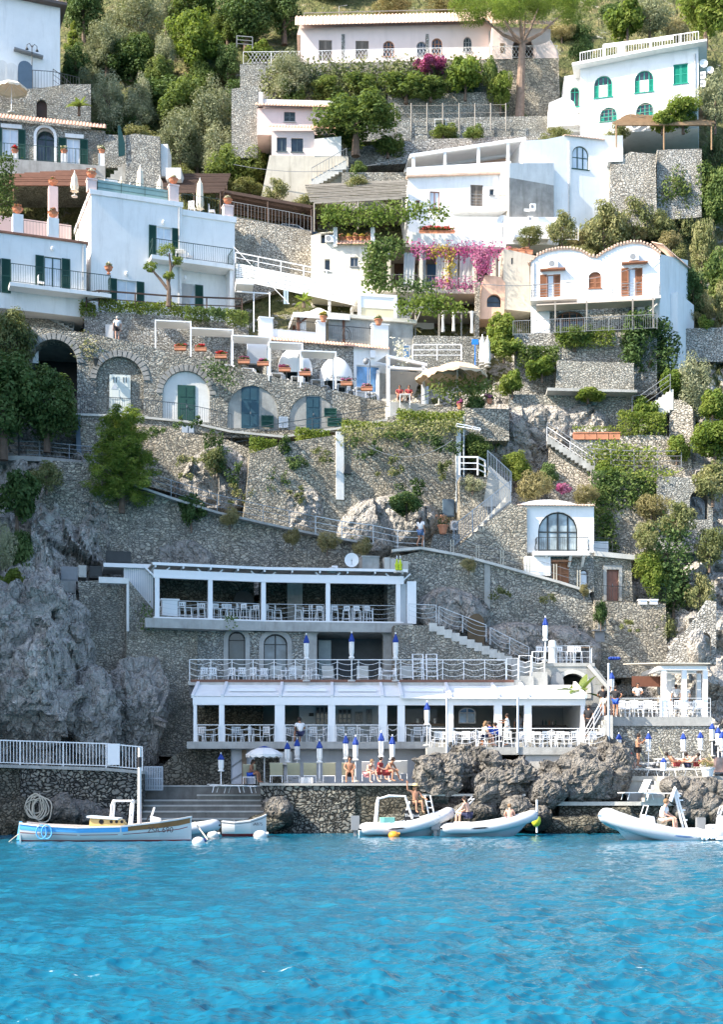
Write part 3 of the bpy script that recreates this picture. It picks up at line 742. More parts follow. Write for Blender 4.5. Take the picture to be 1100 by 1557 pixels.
def open_umbrella(loc,r,h,drop,mat,label,name='open_umbrella',n=8,pole=None,val=.18,toppatch=None,scallop=True):
 t=thing(name,label,'umbrella',loc);x,y,z=loc
 m=MB();m.tube([(x,y,z),(x,y,z+h)],.035,8);m.build('pole',pole or WMET,t)
 m=MB();N=n*4;vs=[];rings=[(0.02,0),(.35,.18),(.7,.52),(1,1)]
 for q,dz in rings:
  for j in range(N):
   a=2*PI*j/N;ph=(j%4)/4;sag=(1-(2*ph-1)**2)
   rr=r*q*(1-.05*sag*q);vs.append((x+rr*math.cos(a),y+rr*math.sin(a),z+h-drop*dz-.05*sag*q*r*.4))
 k=len(rings);m.add(vs,[(i*N+j,i*N+(j+1)%N,(i+1)*N+(j+1)%N,(i+1)*N+j) for i in range(k-1) for j in range(N)])
 c=m.build('canopy',mat,t)
 m=MB();a0=vs[-N:];b0=[(p[0],p[1],p[2]-val*(.6+.4*abs(math.sin(j*PI/2)) if scallop else 1)) for j,p in enumerate(a0)]
 m.add(a0+b0,[(j,(j+1)%N,N+(j+1)%N,N+j) for j in range(N)]);m.build('valance',mat,c)
 if toppatch:
  m=MB();m.lathe((x,y,z+h),[(.36*r,-drop*.16),(.02,.03)],16);m.build('top_panel',toppatch,c)
 for j in range(n):
  a=2*PI*j/n;m=MB();m.bar((x,y,z+h-.12),(x+r*.97*math.cos(a),y+r*.97*math.sin(a),z+h-drop-.02),.02);m.build('rib',pole or WMET,t)
 m=MB();m.lathe(loc,[(.28,0),(.28,.07),(.06,.1),(.06,.3)],12);m.build('base',CONCL,t)
 return t
def make_lounger(cloth,back=50,L=1.9):
 t=thing('sun_lounger',None,'sun lounger',(0,0,0));w=.31
 m=MB()
 for sx in(-1,1):m.bar((sx*w,-L*.62,.36),(sx*w,L*.38,.36),.035)
 m.bar((-w,-L*.62,.36),(w,-L*.62,.36),.035);m.bar((-w,L*.38,.36),(w,L*.38,.36),.035)
 m.build('frame',WMET,t)
 a=R(back);bl=.75
 b=MB();y0=L*.05;y1=y0+bl*math.cos(a);z1=.38+bl*math.sin(a)
 b.add([(-w,y0,.385),(w,y0,.385),(w,y1,z1),(-w,y1,z1),(-w,y0+.02,.36),(w,y0+.02,.36),(w,y1+.03,z1-.02),(-w,y1+.03,z1-.02)],[(0,1,2,3),(7,6,5,4),(0,3,7,4),(1,5,6,2),(3,2,6,7),(0,4,5,1)])
 for sx in(-1,1):b.bar((sx*(w+.02),y0,.37),(sx*(w+.02),y1,z1),.03)
 b.build('backrest',cloth,t)
 s=MB();s.box(-w+.02,-L*.6,.375,w-.02,y0,.39);s.build('seat',cloth,t)
 for sx in(-1,1):
  for yy,dy in((-L*.45,-.1),(L*.25,.1)):
   m=MB();m.bar((sx*w,yy,.35),(sx*w,yy+dy,0),.03);m.build('leg',WMET,t)
 return t
SKINS=[plain('tanned_skin',(.40,.20,.12),.55,.08),plain('fair_skin',(.58,.34,.25),.55,.06),plain('dark_tan_skin',(.26,.125,.07),.55,.08)]
HAIRB=plain('dark_brown_hair',(.025,.015,.01),.7,.3)
HAIRL=plain('light_brown_hair',(.20,.12,.06),.7,.3)
HAIRG=plain('grey_hair',(.45,.44,.42),.7,.1)
CLOTH={k:plain(k+'_cloth',c,.8,.08,5) for k,c in dict(white=(.76,.75,.73),black=(.015,.015,.018),navy=(.015,.02,.06),blue=(.02,.08,.42),red=(.28,.04,.04),grey=(.25,.25,.27),denim=(.10,.17,.32),pink=(.65,.3,.32),straw=(.55,.42,.22),cream=(.65,.58,.45)).items()}
POSE={'stand':{},'walk':dict(kneeL=(.10,.16,.50),ankleL=(.10,-.02,.09),kneeR=(-.10,.02,.48),ankleR=(-.10,-.28,.12),elbowL=(.26,-.10,1.15),wristL=(.25,.02,.93),elbowR=(-.26,.08,1.14),wristR=(-.24,.26,.98)),'lean':dict(elbowL=(.27,.16,1.17),wristL=(.16,.38,1.12),elbowR=(-.27,.16,1.17),wristR=(-.16,.38,1.12),chest=(0,.04,1.24),neck=(0,.07,1.46),head=(0,.11,1.58),kneeR=(-.11,.08,.49)),'hips':dict(elbowL=(.40,-.06,1.20),wristL=(.20,.06,1.02),elbowR=(-.40,-.06,1.20),wristR=(-.20,.06,1.02)),'reach':dict(elbowR=(-.34,.18,1.30),wristR=(-.40,.46,1.34),elbowL=(.30,.14,1.22),wristL=(.24,.38,1.22)),'phone':dict(elbowR=(-.25,.16,1.17),wristR=(-.08,.30,1.36),elbowL=(.24,.12,1.15),wristL=(.05,.30,1.30),head=(0,.06,1.58)),'sit':dict(dz=-.47,kneeL=(.14,.46,.98),ankleL=(.15,.50,.54),kneeR=(-.14,.46,.98),ankleR=(-.15,.50,.54),elbowL=(.25,.14,1.15),wristL=(.13,.36,1.04),elbowR=(-.25,.14,1.15),wristR=(-.13,.36,1.04),chest=(0,.06,1.22),neck=(0,.12,1.44),head=(0,.17,1.56)),'sitlean':dict(dz=-.47,kneeL=(.16,.44,.98),ankleL=(.17,.40,.54),kneeR=(-.16,.44,.98),ankleR=(-.17,.62,.56),elbowL=(.24,.34,1.10),wristL=(.10,.50,1.02),elbowR=(-.24,.34,1.10),wristR=(-.10,.50,1.02),chest=(0,.16,1.18),neck=(0,.30,1.36),head=(0,.37,1.47)),'sitwave':dict(dz=-.47,kneeL=(.14,.46,.98),ankleL=(.15,.50,.54),kneeR=(-.14,.46,.98),ankleR=(-.15,.50,.54),elbowL=(.36,-.02,1.46),wristL=(.40,.02,1.74),elbowR=(-.30,.08,1.16),wristR=(-.34,.28,1.10)),'lie':dict(lie=1),'recline':dict(dz=-.52,chest=(0,-.22,1.10),neck=(0,-.42,1.25),head=(0,-.50,1.34),shoulderz=-.16,shouldery=-.36,kneeL=(.12,.42,1.02),ankleL=(.12,.80,.94),kneeR=(-.12,.42,1.14),ankleR=(-.12,.62,.90),elbowL=(.28,-.22,1.0),wristL=(.24,.02,.98),elbowR=(-.28,-.22,1.0),wristR=(-.20,.06,1.0)),}
def person(loc,face,label,pose='stand',skin=0,hair='short',top=None,bottom='navy',hat=None,hairmat=None,s=1.0,female=False,group=None,over=None):
 """one skinned body; hair and clothing are children. face: heading in degrees, 0 looks to the viewer, 90 to picture right"""
 J=dict(pelvis=(0,0,.94),belly=(0,0,1.08),chest=(0,.0,1.25),neck=(0,.0,1.46),head=(0,.02,1.585),crown=(0,.01,1.68),hipL=(.085,0,.90),kneeL=(.10,.03,.49),ankleL=(.10,-.02,.09),hipR=(-.085,0,.90),kneeR=(-.10,.03,.49),ankleR=(-.10,-.02,.09),elbowL=(.27,-.03,1.13),wristL=(.26,.08,.89),elbowR=(-.27,-.03,1.13),wristR=(-.26,.08,.89))
 pd=dict(POSE[pose]);pd.update(over or{});lie=pd.pop('lie',0);dz=pd.pop('dz',0);sz=pd.pop('shoulderz',0);sy=pd.pop('shouldery',0)
 J.update(pd)
 if 'head' in pd:h=Vector(J['head']);n=Vector(J['neck']);J['crown']=tuple(h+(h-n).normalized()*.1)
 ch=Vector(J['chest']);nk=Vector(J['neck'])
 for sd,sg in(('L',1),('R',-1)):
  J['shoulder'+sd]=(sg*(.165 if female else .19),ch.y*.4+nk.y*.6 if not sy else sy,1.40+sz+(nk.z-1.46 if not sz else 0))
 J['belly']=tuple((Vector(J['pelvis'])+Vector(J['chest']))/2)
 RAD=dict(pelvis=.135,belly=.115 if not female else .1,chest=.14 if not female else .125,neck=.052,head=.088,crown=.072,shoulderL=.062,shoulderR=.062,elbowL=.042,elbowR=.042,wristL=.028,wristR=.028,hipL=.095,hipR=.095,kneeL=.058,kneeR=.058,ankleL=.038,ankleR=.038)
 E=[('pelvis','belly'),('belly','chest'),('chest','neck'),('neck','head'),('head','crown')]
 for sd in 'LR':E+=[('pelvis','hip'+sd),('hip'+sd,'knee'+sd),('knee'+sd,'ankle'+sd),('chest','shoulder'+sd),('shoulder'+sd,'elbow'+sd),('elbow'+sd,'wrist'+sd)]
 for sd,sg in(('L',1),('R',-1)):
  a=Vector(J['ankle'+sd]);k=Vector(J['knee'+sd])
  fw=Vector((0,1,0)) if abs((k-a).normalized().z)>.6 else Vector((0,.3,.95))
  J['toe'+sd]=tuple(a+fw*.19+Vector((0,0,-.05 if fw.y>.5 else 0)));RAD['toe'+sd]=.032;E.append(('ankle'+sd,'toe'+sd))
  e=Vector(J['elbow'+sd]);wv=Vector(J['wrist'+sd]);d=(wv-e).normalized();side=d.cross(Vector((0,0,1)))
  side=side.normalized() if side.length>.1 else Vector((0,1,0));
  J['palm'+sd]=tuple(wv+d*.07);RAD['palm'+sd]=.030;E.append(('wrist'+sd,'palm'+sd));curl=Vector((0,0,-.02))
  for i,(off,ln) in enumerate(((-.03,.07),(-.010,.085),(.010,.08),(.03,.062))):
   b=wv+d*.10+side*off;J['kn%d%s'%(i,sd)]=tuple(b);J['tip%d%s'%(i,sd)]=tuple(b+d*ln+curl+side*off*.25)
   RAD['kn%d%s'%(i,sd)]=.0095;RAD['tip%d%s'%(i,sd)]=.008;E+=[('palm'+sd,'kn%d%s'%(i,sd)),('kn%d%s'%(i,sd),'tip%d%s'%(i,sd))]
  b=wv+d*.05-side*.045;J['th'+sd]=tuple(b);J['tht'+sd]=tuple(b+d*.05-side*.015);RAD['th'+sd]=.011;RAD['tht'+sd]=.009;E+=[('wrist'+sd,'th'+sd),('th'+sd,'tht'+sd)]
 hd=Vector(J['head']);fwd=Vector((0,1,0))
 J['nose']=tuple(hd+Vector((0,.105,-.01)));RAD['nose']=.016;E.append(('head','nose'))
 a=R(face)
 def T(p,k=1.0):
  x,y,z=p
  if lie:x,y,z=x,z-.94,-y+.14*1.0
  z+=dz if not lie else 0
  X=-x*math.cos(a)+y*math.sin(a);Yy=-x*math.sin(a)-y*math.cos(a)
  return(loc[0]+X*s,loc[1]+Yy*s,loc[2]+z*s)
 root=None
 def skinned(name,keys,mat,k=1.0,add=0.0,parent=None,over=None,rk=None):
  ks=[q for q in J if q in keys];ix={q:i for i,q in enumerate(ks)}
  ed=[(ix[p],ix[q]) for p,q in E if p in ix and q in ix]
  o=Vector(loc) if parent is not None else Vector(loc)
  me=bpy.data.meshes.new(name);me.from_pydata([tuple(Vector(T(J[q] if not(over and q in over) else over[q]))-o) for q in ks],ed,[]);me.materials.append(mat)
  ob=bpy.data.objects.new(name,me);C.objects.link(ob)
  md=ob.modifiers.new('skin','SKIN');md.use_smooth_shade=True
  if not me.skin_vertices:me.skin_vertices.new() if hasattr(me.skin_vertices,'new') else None
  sv=me.skin_vertices[0].data
  for q in ks:
   rr=(RAD[q]*k+add)*s;sv[ix[q]].radius=(rr,rr);sv[ix[q]].use_root=(q==(rk or ks[0]))
  sb=ob.modifiers.new('sub','SUBSURF');sb.levels=1;sb.render_levels=1
  if parent is not None:ob.parent=parent
  else:ob.location=loc
  return ob
 body=skinned('person',set(J),SKINS[skin],rk='pelvis')
 tag(body,label,'person',group)
 def kid(mb,name,mat):return mb.build(name,mat,body,True)
 hm=hairmat or HAIRB
 h=Vector(T(tuple(hd+Vector((0,-.022,.035)))));m=MB();m.ball(h,.108*s,.108*s,.105*s,10,7)
 if hair=='long':
  b1=Vector(T(tuple(hd+Vector((0,-.09,-.04)))));b2=Vector(T(tuple(hd+Vector((0,-.11,-.24)))));m.tube([h,b1,b2],[.09*s,.085*s,.03*s],8)
 kid(m,'hair',hm)
 for sg in(-1,1):
  m=MB();m.ball(T(tuple(hd+Vector((sg*.034,.088,.012)))),.012*s,.012*s,.010*s,6,4);kid(m,'eye',DMET)
 if hat:
  hc=Vector(T(tuple(hd+Vector((0,-.01,.075)))));m=MB();m.lathe(hc,[(.20*s,-.005),(.2*s,.01),(.115*s,.02),(.10*s,.11*s),(.03,.12*s)],14);kid(m,'hat',CLOTH[hat])
 if bottom:
  ov={}
  for sd in 'LR':ov['knee'+sd]=tuple(Vector(J['hip'+sd]).lerp(Vector(J['knee'+sd]),.62))
  J2=dict(J)
  if bottom.startswith('long_'):skinned('trousers',{'pelvis','hipL','hipR','kneeL','kneeR','ankleL','ankleR'},CLOTH[bottom[5:]],1.04,.012,body,rk='pelvis')
  else:skinned('shorts' if not female or top else 'swimsuit',{'pelvis','hipL','hipR','kneeL','kneeR'},CLOTH[bottom],1.05,.014,body,ov,rk='pelvis')
 if top:
  ov={}
  for sd in 'LR':ov['elbow'+sd]=tuple(Vector(J['shoulder'+sd]).lerp(Vector(J['elbow'+sd]),.75))
  skinned('shirt',{'pelvis','belly','chest','shoulderL','shoulderR','elbowL','elbowR'},CLOTH[top],1.05,.016,body,ov,rk='pelvis')
 return body
def rock(name,cx,cy,rx,ry,Y,label,mat=None,seed=1,dpt=1.0,sub=48,rough=1.0,group=None,cat='rock',sq=.0):
 """a boulder whose outline is about rx by ry picture units at depth Y"""
 c=P(cx,cy,Y);sx=rx*Y/FL;sz=ry*Y/FL;sy=min(sx,sz)*dpt*1.2
 mb=MB();n=sub;m=sub//2;vs=[]
 for i in range(m+1):
  t=-PI/2+PI*i/m
  for j in range(n):
   a=2*PI*j/n;d=Vector((math.cos(t)*math.cos(a),math.cos(t)*math.sin(a),math.sin(t)))
   q=Vector((d.x*sx,d.y*sy,d.z*sz));w=q*.55+Vector((seed*7.3,seed*3.1,seed))
   k=1+rough*(.32*facet(w*.9,seed)+.13*facet(w*2.2,5)+.05*facet(w*5,9)+.10*noise.fractal(w*.8,.9,2.1,4)+.03*noise.fractal(w*4,.8,2.1,3))
   if sq:k*=(abs(d.x)**4+abs(d.y)**4+abs(d.z)**4)**(-.25*sq)
   vs.append(c+q*k)
 mb.add(vs,[(i*n+j,i*n+(j+1)%n,(i+1)*n+(j+1)%n,(i+1)*n+j) for i in range(m) for j in range(n)])
 return mb.top(name,mat or ROCKW,label,cat,group,smooth=False)
fq=Fr(100,1168,70,4)
t=thing('stone_quay','cobble stone quay wall under the white fence at lower left','quay wall',fq.p(0,0,-3.5))
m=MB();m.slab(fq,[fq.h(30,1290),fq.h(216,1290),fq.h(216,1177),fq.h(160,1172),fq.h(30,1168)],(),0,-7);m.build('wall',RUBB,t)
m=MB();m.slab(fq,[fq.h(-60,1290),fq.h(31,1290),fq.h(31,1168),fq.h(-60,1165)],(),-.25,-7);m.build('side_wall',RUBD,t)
m=MB();a0,a1,a2,a3=fq.h(-60,1165),fq.h(30,1168),fq.h(160,1172),fq.h(217,1177)
m.slab(fq,[(a0[0],a0[1]),(a1[0],a1[1]),(a2[0],a2[1]),(a3[0],a3[1]),(a3[0],a3[1]+.16),(a2[0],a2[1]+.16),(a1[0],a1[1]+.16),(a0[0],a0[1]+.16)],(),.12,-7.1);m.build('coping',CONC,t)
pts=[fq.p(fq.h(x,y)[0],-.05,fq.h(x,y)[1]+.16) for x,y in((-60,1165),(30,1168),(161,1172),(216,1177))]
fz=railing(pts,1.22,WMET,'bars','white_fence','white upright bar fence along the cobble quay','fence',post_every=2.2,gap=.16,r=.03)
m=MB();u0,u1=fq.h(163,1160)[0],fq.h(182,1160)[0];m.fbox(fq,u0,u1,.02,.05,a2[1]+.3,a2[1]+1.38);m.top('white_sign_board',WMET,'blank white board fixed on the quay fence','board')
m=MB();fb=Fr(233,1200,72,3);r_=fb.R(219,1166,247,1201)
for k in range(12):u=lerp(r_[0],r_[2],k/11);m.bar(fb.p(u,0,r_[1]),fb.p(u,0,r_[3]),.05)
for z in(r_[1],(r_[1]+r_[3])/2,r_[3]):m.bar(fb.p(r_[0],-.03,z),fb.p(r_[2],-.03,z),.06)
m.top('metal_gate',plain('pale_grey_metal',(.42,.46,.5),.5,.1),'pale grey barred gate at the end of the quay','gate')
rock('shore_rock',20,1250,45,34,69.6,'dark wet rock left of the long wooden boat',RUBD,3,1.0,44)
rock('shore_rock',115,1238,38,28,69.2,'brown rock mound at the quay foot behind the wooden boat',ROCKW,4,1.0,44,1.3)
rock('shore_rock',165,1250,30,22,69.0,'low brown rock behind the wooden boat cabin',ROCKW,5,.9,40,1.3)
t=thing('rope_bundle','tangled pale rope bundle hung on a mooring post by the quay','rope',P(60,1256,68.3));m=MB()
m.tube([P(60,1262,68.3),P(60,1205,68.3)],.05,6);m.build('post',WOODG,t)
for k in range(7):
 m=MB();cx,cy,rx,ry=58+rnd.uniform(-7,7),1228+rnd.uniform(-6,4),rnd.uniform(9,17),rnd.uniform(14,22);pp=[]
 for i in range(25):a=2*PI*i/24;pp.append(P(cx+rx*math.cos(a)*(1+.1*math.sin(3*a+k)),cy+ry*math.sin(a),68.2+.06*math.sin(2*a+k)))
 m.tube(pp,.035,5);m.build('coil',plain('pale_rope',(.5,.45,.36),.9,.2),t)
fs=Fr(330,1194,72.6,2)
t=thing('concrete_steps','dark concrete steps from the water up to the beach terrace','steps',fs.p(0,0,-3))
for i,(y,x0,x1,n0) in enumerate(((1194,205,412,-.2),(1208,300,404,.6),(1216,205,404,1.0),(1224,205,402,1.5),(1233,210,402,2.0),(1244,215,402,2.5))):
 ua,ub=fs.h(x0,y,n0)[0],fs.h(x1,y,n0)[0];z=fs.h(330,y,n0)[1];m=MB();m.fbox(fs,ua,ub,n0,-5.5 if i==0 else n0-1.2,z-.45 if i else z-2.5,z-.08);s_=m.build('step',plain('shaded_wet_concrete',(.13,.13,.12),.7,.3,1.5,.4,stain=.7),t);m=MB();m.fbox(fs,ua-.03,ub+.03,n0+.04,-5.5 if i==0 else n0-1.2,z-.078,z);m.build('tread',CONC,s_)  # wet concrete colour darkened further to carry the shade on the steps
m=MB();ua,ub=fs.h(215,1250,2.5)[0],fs.h(402,1250,2.5)[0];m.fbox(fs,ua,ub,2.45,-2,-3.2,fs.h(300,1245,2.5)[1]-.3);m.build('footing',RUBD,t)
ft=Fr(395,1192,71,2)
t=thing('beach_terrace','sunbathing terrace on a cobble wall above the water','terrace',ft.p(3,0,-3.5))
zt=ft.h(480,1191)[1]
m=MB();m.slab(ft,[ft.h(400,1290),ft.h(540,1290),(ft.h(540,1200)[0],zt-.12),(ft.h(396,1200)[0],zt-.12)],(),0,-5);m.build('wall',RUBB,t)
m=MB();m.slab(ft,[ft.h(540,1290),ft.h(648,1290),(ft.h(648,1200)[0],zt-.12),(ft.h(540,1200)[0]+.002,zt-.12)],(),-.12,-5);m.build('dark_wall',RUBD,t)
m=MB();m.fbox(ft,ft.h(395,1195)[0],ft.h(650,1195)[0],.1,-8,zt-.118,zt);m.build('deck',PAVE,t)
BT=ft.o.z+zt
rock('shore_rock',420,1235,26,24,70.6,'brown rock at the left foot of the beach terrace',ROCKW,6,.8,44,1.4)
rock('shore_rock',405,1252,34,12,70.0,'low wet rock by the small white rowing boat',RUBD,8,.8,40)
rock('shore_rock',600,1252,30,16,70.4,'dark wet rock behind the grey inflatable boat',RUBD,9,.8,40)
fw=Fr(285,1130,76.2,1)
dr=fw.R(351,1139,387,1192);dw=fw.R(380,1140,392,1192)
t=thing('restaurant_base_wall','stone and render base wall under the lower restaurant','wall',fw.p(7,0,-2.5))
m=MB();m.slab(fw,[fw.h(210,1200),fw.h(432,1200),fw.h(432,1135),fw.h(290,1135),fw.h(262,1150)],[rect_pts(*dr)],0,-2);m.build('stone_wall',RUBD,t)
m=MB();m.slab(fw,[fw.h(432,1200),fw.h(660,1200),fw.h(660,1135),fw.h(432,1135)],(),.05,-2);m.build('rendered_wall',plain('grey_blue_render',(.42,.44,.46),.85,.1,1,.2,stain=.3),t)
d=door(fw,t,dr,plain('pale_grey_door',(.52,.54,.58),.6,.08),.1)
m=MB();m.bar(fw.p(dr[0],-.06,dr[1]+.2),fw.p(dr[2],-.06,dr[1]+1),.07);m.bar(fw.p(dr[0],-.06,dr[3]-1),fw.p(dr[2],-.06,dr[3]-.1),.07);m.build('brace',GMET,d)
m=MB();q=fw.R(368,1140,375,1192);m.fbox(fw,q[0],q[2],.03,.12,q[1],q[3]);m.build('door_post',WOOD,t)
BIG=[('pale jagged boulder right of the beach terrace',672,1175,50,42,72.4,ROCKW,11),('grey boulder under the middle of the dining terrace',712,1160,42,34,73.6,ROCKW,12),('tall sloping rock with a lit ridge under the dining terrace',772,1188,62,46,72.6,ROCKW,13),('large grey rock mass below the right end of the dining terrace',880,1182,72,50,73.2,ROCKW,14),('pointed pale rock in front of the large grey rock mass',838,1196,32,30,71.6,ROCKW,15),('dark overhanging rock beside the lower right steps',925,1170,34,46,73.6,ROCKW,16),('small round rock wedged under the dining terrace slab',745,1150,18,16,72.6,ROCKW,17)]
for lb,cx,cy,rx,ry,Y,mt,sd in BIG:rock('boulder',cx,cy+5,rx,ry*.88,Y,lb,mt,sd,1.0,88,1.6)
LOW=[('brown rock at the waterline behind the boat with two people',790,1232,28,26,70.8,ROCKW,21),('low brown rock behind the seated boat passenger',730,1240,40,24,71.4,ROCKW,22),('rusty brown rock under the concrete ledge',815,1245,24,22,70.2,ROCKW,23),('dark rock shelf under the concrete ledge',870,1256,50,16,71.2,RUBD,24),('small pale rock in the water below the ledge',896,1261,9,6,69.8,ROCKW,25),('dark rock behind the bow of the large inflatable boat',950,1255,46,24,71.6,RUBD,26)]
for lb,cx,cy,rx,ry,Y,mt,sd in LOW:rock('shore_rock',cx,cy,rx,ry,Y,lb,mt,sd,.9,56,1.3)
fl=Fr(830,1220,71.6,0);t=thing('concrete_ledge','thin concrete bathing ledge under the large rock mass','ledge',fl.p(3,0,-2))
m=MB();a,b=fl.h(829,1219),fl.h(1046,1219);m.fbox(fl,a[0],b[0],0,-3.5,a[1]-.2,a[1]);m.build('slab',CONCL,t)
m=MB();a2,b2=fl.h(852,1225),fl.h(1040,1225);m.fbox(fl,a2[0],b2[0],-.3,-3.4,-4,a[1]-.2);m.build('footing',RUBD,t)
LEDZ=fl.o.z+a[1]
fg=Fr(640,1207,71.4,-2);m=MB();a,b=fg.h(638,1207),fg.h(800,1213);m.fbox(fg,a[0],b[0],0,-2.2,a[1]-.12,a[1]);m.top('concrete_walkway',CONCL,'narrow pale concrete walkway below the boulders','walkway')
m=MB()
for s in(0,.35):m.bar(P(686+s*20,1243,70.6),P(722+s*20,1208,71.3),.06)
for k in range(6):m.bar(P(690+k*6,1239-k*6,70.63+k*.1),P(697+k*6,1239-k*6,70.63+k*.1),.05)
m.top('boarding_ramp',WMET,'white boarding ladder ramp leaning on the walkway','ladder')
fr2=Fr(958,1180,73,1);zr=fr2.h(1000,1180)[1];RB=fr2.o.z+zr
t=thing('beach_terrace','sunny right hand terrace crowded with loungers above white steps','terrace',fr2.p(2,0,zr-.3))
m=MB();m.fbox(fr2,fr2.h(955,1180)[0],fr2.h(1250,1180)[0],0,-6,zr-.25,zr);m.build('deck',PAVE,t)
m=MB();m.fbox(fr2,fr2.h(955,1190)[0],fr2.h(1006,1190)[0],-.15,-5,-4,zr-.25);m.build('wall',CONC,t)
m=MB();m.fbox(fr2,fr2.h(1028,1190)[0],fr2.h(1250,1190)[0],-.6,-5,-4,zr-.25);m.build('stone_wall',RUBD,t)
t=thing('white_steps','sunlit white steps down from the right hand terrace','steps',P(995,1216,72))
k=6
for i in range(k):
 z0=LEDZ;z=lerp(LEDZ,RB,(i+1)/k)-.02-fr2.o.z;n=1.5-.26*i;m=MB();u0,u1=fr2.h(982+4*i,1200,n)[0],fr2.h(1012,1200,n)[0];m.fbox(fr2,u0,u1,n,-.02,z-(RB-LEDZ)/k-.002,z-.004);m.build('step',CONCL,t)
COB=[(1020,1196,14,13),(1041,1192,14,12),(1060,1200,17,16),(1030,1212,13,12),(1050,1220,17,15),(1080,1198,15,14),(1078,1222,18,17),(1098,1208,16,18),(1062,1240,20,14),(1094,1238,20,16),(1038,1236,15,14)]
CL=['pale cobble boulder beside the white steps','rounded boulder under the white planter box','big rounded boulder in the middle of the right hand pile','boulder at the left foot of the right hand pile','dark rounded boulder low in the right hand pile','grey boulder right of the planter box','boulder above the boat windshield at the right edge','boulder at the right picture edge, upper one','wet boulder behind the moored ladder','wet boulder at the right picture edge, lower one','dark wet boulder behind the white ladder arch']
for i,((cx,cy,rx,ry),lb) in enumerate(zip(COB,CL)):rock('boulder',cx,cy,rx*1.15,ry*1.15,72.0+.0*i-(cy-1190)*.012,lb,ROCKW,31+i,1.0,40,.9,group='boulders piled under the right hand terrace')
fA=Fr(294,1128,75.5,1.2);YA=75.5
lowr=thing('beach_restaurant','lowest white framed open restaurant with sloping white awnings','restaurant',fA.p(10,0,0))
zf=fA.h(500,1128)[1]
m=MB();m.fbox(fA,fA.h(285,1130)[0],fA.h(905,1130)[0],.35,-7,zf-.38,zf);m.build('floor_slab',CONC,lowr)
POSTS=[(294,299),(333,341),(418,433),(499,510),(576,589),(605,616),(679,690),(752,764),(798,809),(884,890)]
zb=fA.h(500,1072)[1];zh=fA.h(500,1060)[1]
for x0,x1 in POSTS:
 m=MB();m.fbox(fA,fA.h(x0,1100)[0],fA.h(x1,1100)[0],0,-.3,zf,zb);m.build('post',WMET,lowr)
m=MB();m.fbox(fA,fA.h(293,1065)[0],fA.h(891,1065)[0],.03,-.33,zb,zh);m.build('beam',WMET,lowr)
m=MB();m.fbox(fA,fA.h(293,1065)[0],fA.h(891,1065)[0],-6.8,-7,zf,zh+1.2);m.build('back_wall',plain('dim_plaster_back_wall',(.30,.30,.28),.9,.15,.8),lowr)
m=MB();m.fbox(fA,fA.h(293,1065)[0],fA.h(293,1065)[0]+.15,-.4,-6.8,zh-.3,zh+.1);m.build('side_beam',WMET,lowr)
m=MB();m.fbox(fA,fA.h(889,1065)[0],fA.h(890.5,1065)[0],-.4,-6.8,zf,zh);m.build('side_wall',WMET,lowr)
def inner(x0,y0,x1,y1,n,mat,name,nn=.12):
 q=fA.R(x0,y0,x1,y1,n);m=MB();m.fbox(fA,q[0],q[2],n,n-nn,q[1],q[3]);return m.build(name,mat,lowr)
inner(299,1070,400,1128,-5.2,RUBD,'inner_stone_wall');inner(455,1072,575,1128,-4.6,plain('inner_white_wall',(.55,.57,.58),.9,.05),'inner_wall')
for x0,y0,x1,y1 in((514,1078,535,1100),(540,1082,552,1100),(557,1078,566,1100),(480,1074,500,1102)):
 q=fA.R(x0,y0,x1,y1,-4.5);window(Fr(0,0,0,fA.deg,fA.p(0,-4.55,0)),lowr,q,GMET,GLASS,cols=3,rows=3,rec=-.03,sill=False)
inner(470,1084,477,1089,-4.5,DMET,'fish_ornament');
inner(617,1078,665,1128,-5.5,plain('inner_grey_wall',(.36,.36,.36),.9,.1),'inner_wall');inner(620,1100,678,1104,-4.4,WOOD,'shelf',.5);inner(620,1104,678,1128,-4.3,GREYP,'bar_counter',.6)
q=fA.R(698,1076,724,1100,-4.5);window(Fr(0,0,0,fA.deg,fA.p(0,-4.5,0)),lowr,q,WMET,GLASSB,arch=True,rise=.3,cols=2,rec=.0,sill=False)
inner(812,1102,862,1112,-4.5,plain('dark_bar_counter',(.05,.045,.04),.5,.2),'bar_counter',.6)
for i,x in enumerate((826,831,836,841,846)):
 o=fA.p(*(lambda q:(q[0],-4.3,q[1]))(fA.h(x,1102,-4.3)));m=MB();m.lathe(o,[(.04,0),(.04,.18),(.015,.24),(.015,.3)],8);m.top('bottle',[GLASS,SHUT,BROWN][i%3],'%s dark bottle from the left on the restaurant bar counter'%ORD[i],'bottle','bottles on the bar counter')
for i,x in enumerate((636,643,653,662)):
 q=fA.h(x,1100,-4.2);o=fA.p(q[0],-4.6,q[1]);m=MB();m.lathe(o,[(.07,0),(.09,.14),(.05,.24),(.1,.3)],9);m.top('jar',[WMET,GMET,CREAMP,WMET][i],'%s jar from the left on the shelf inside the restaurant'%ORD[i],'jar','jars on the inside shelf')
zr0=zh+.08;zr1=fA.h(500,1041,-3.2)[1]
cols=[293,338,426,505,582,611,685,758,803,890]
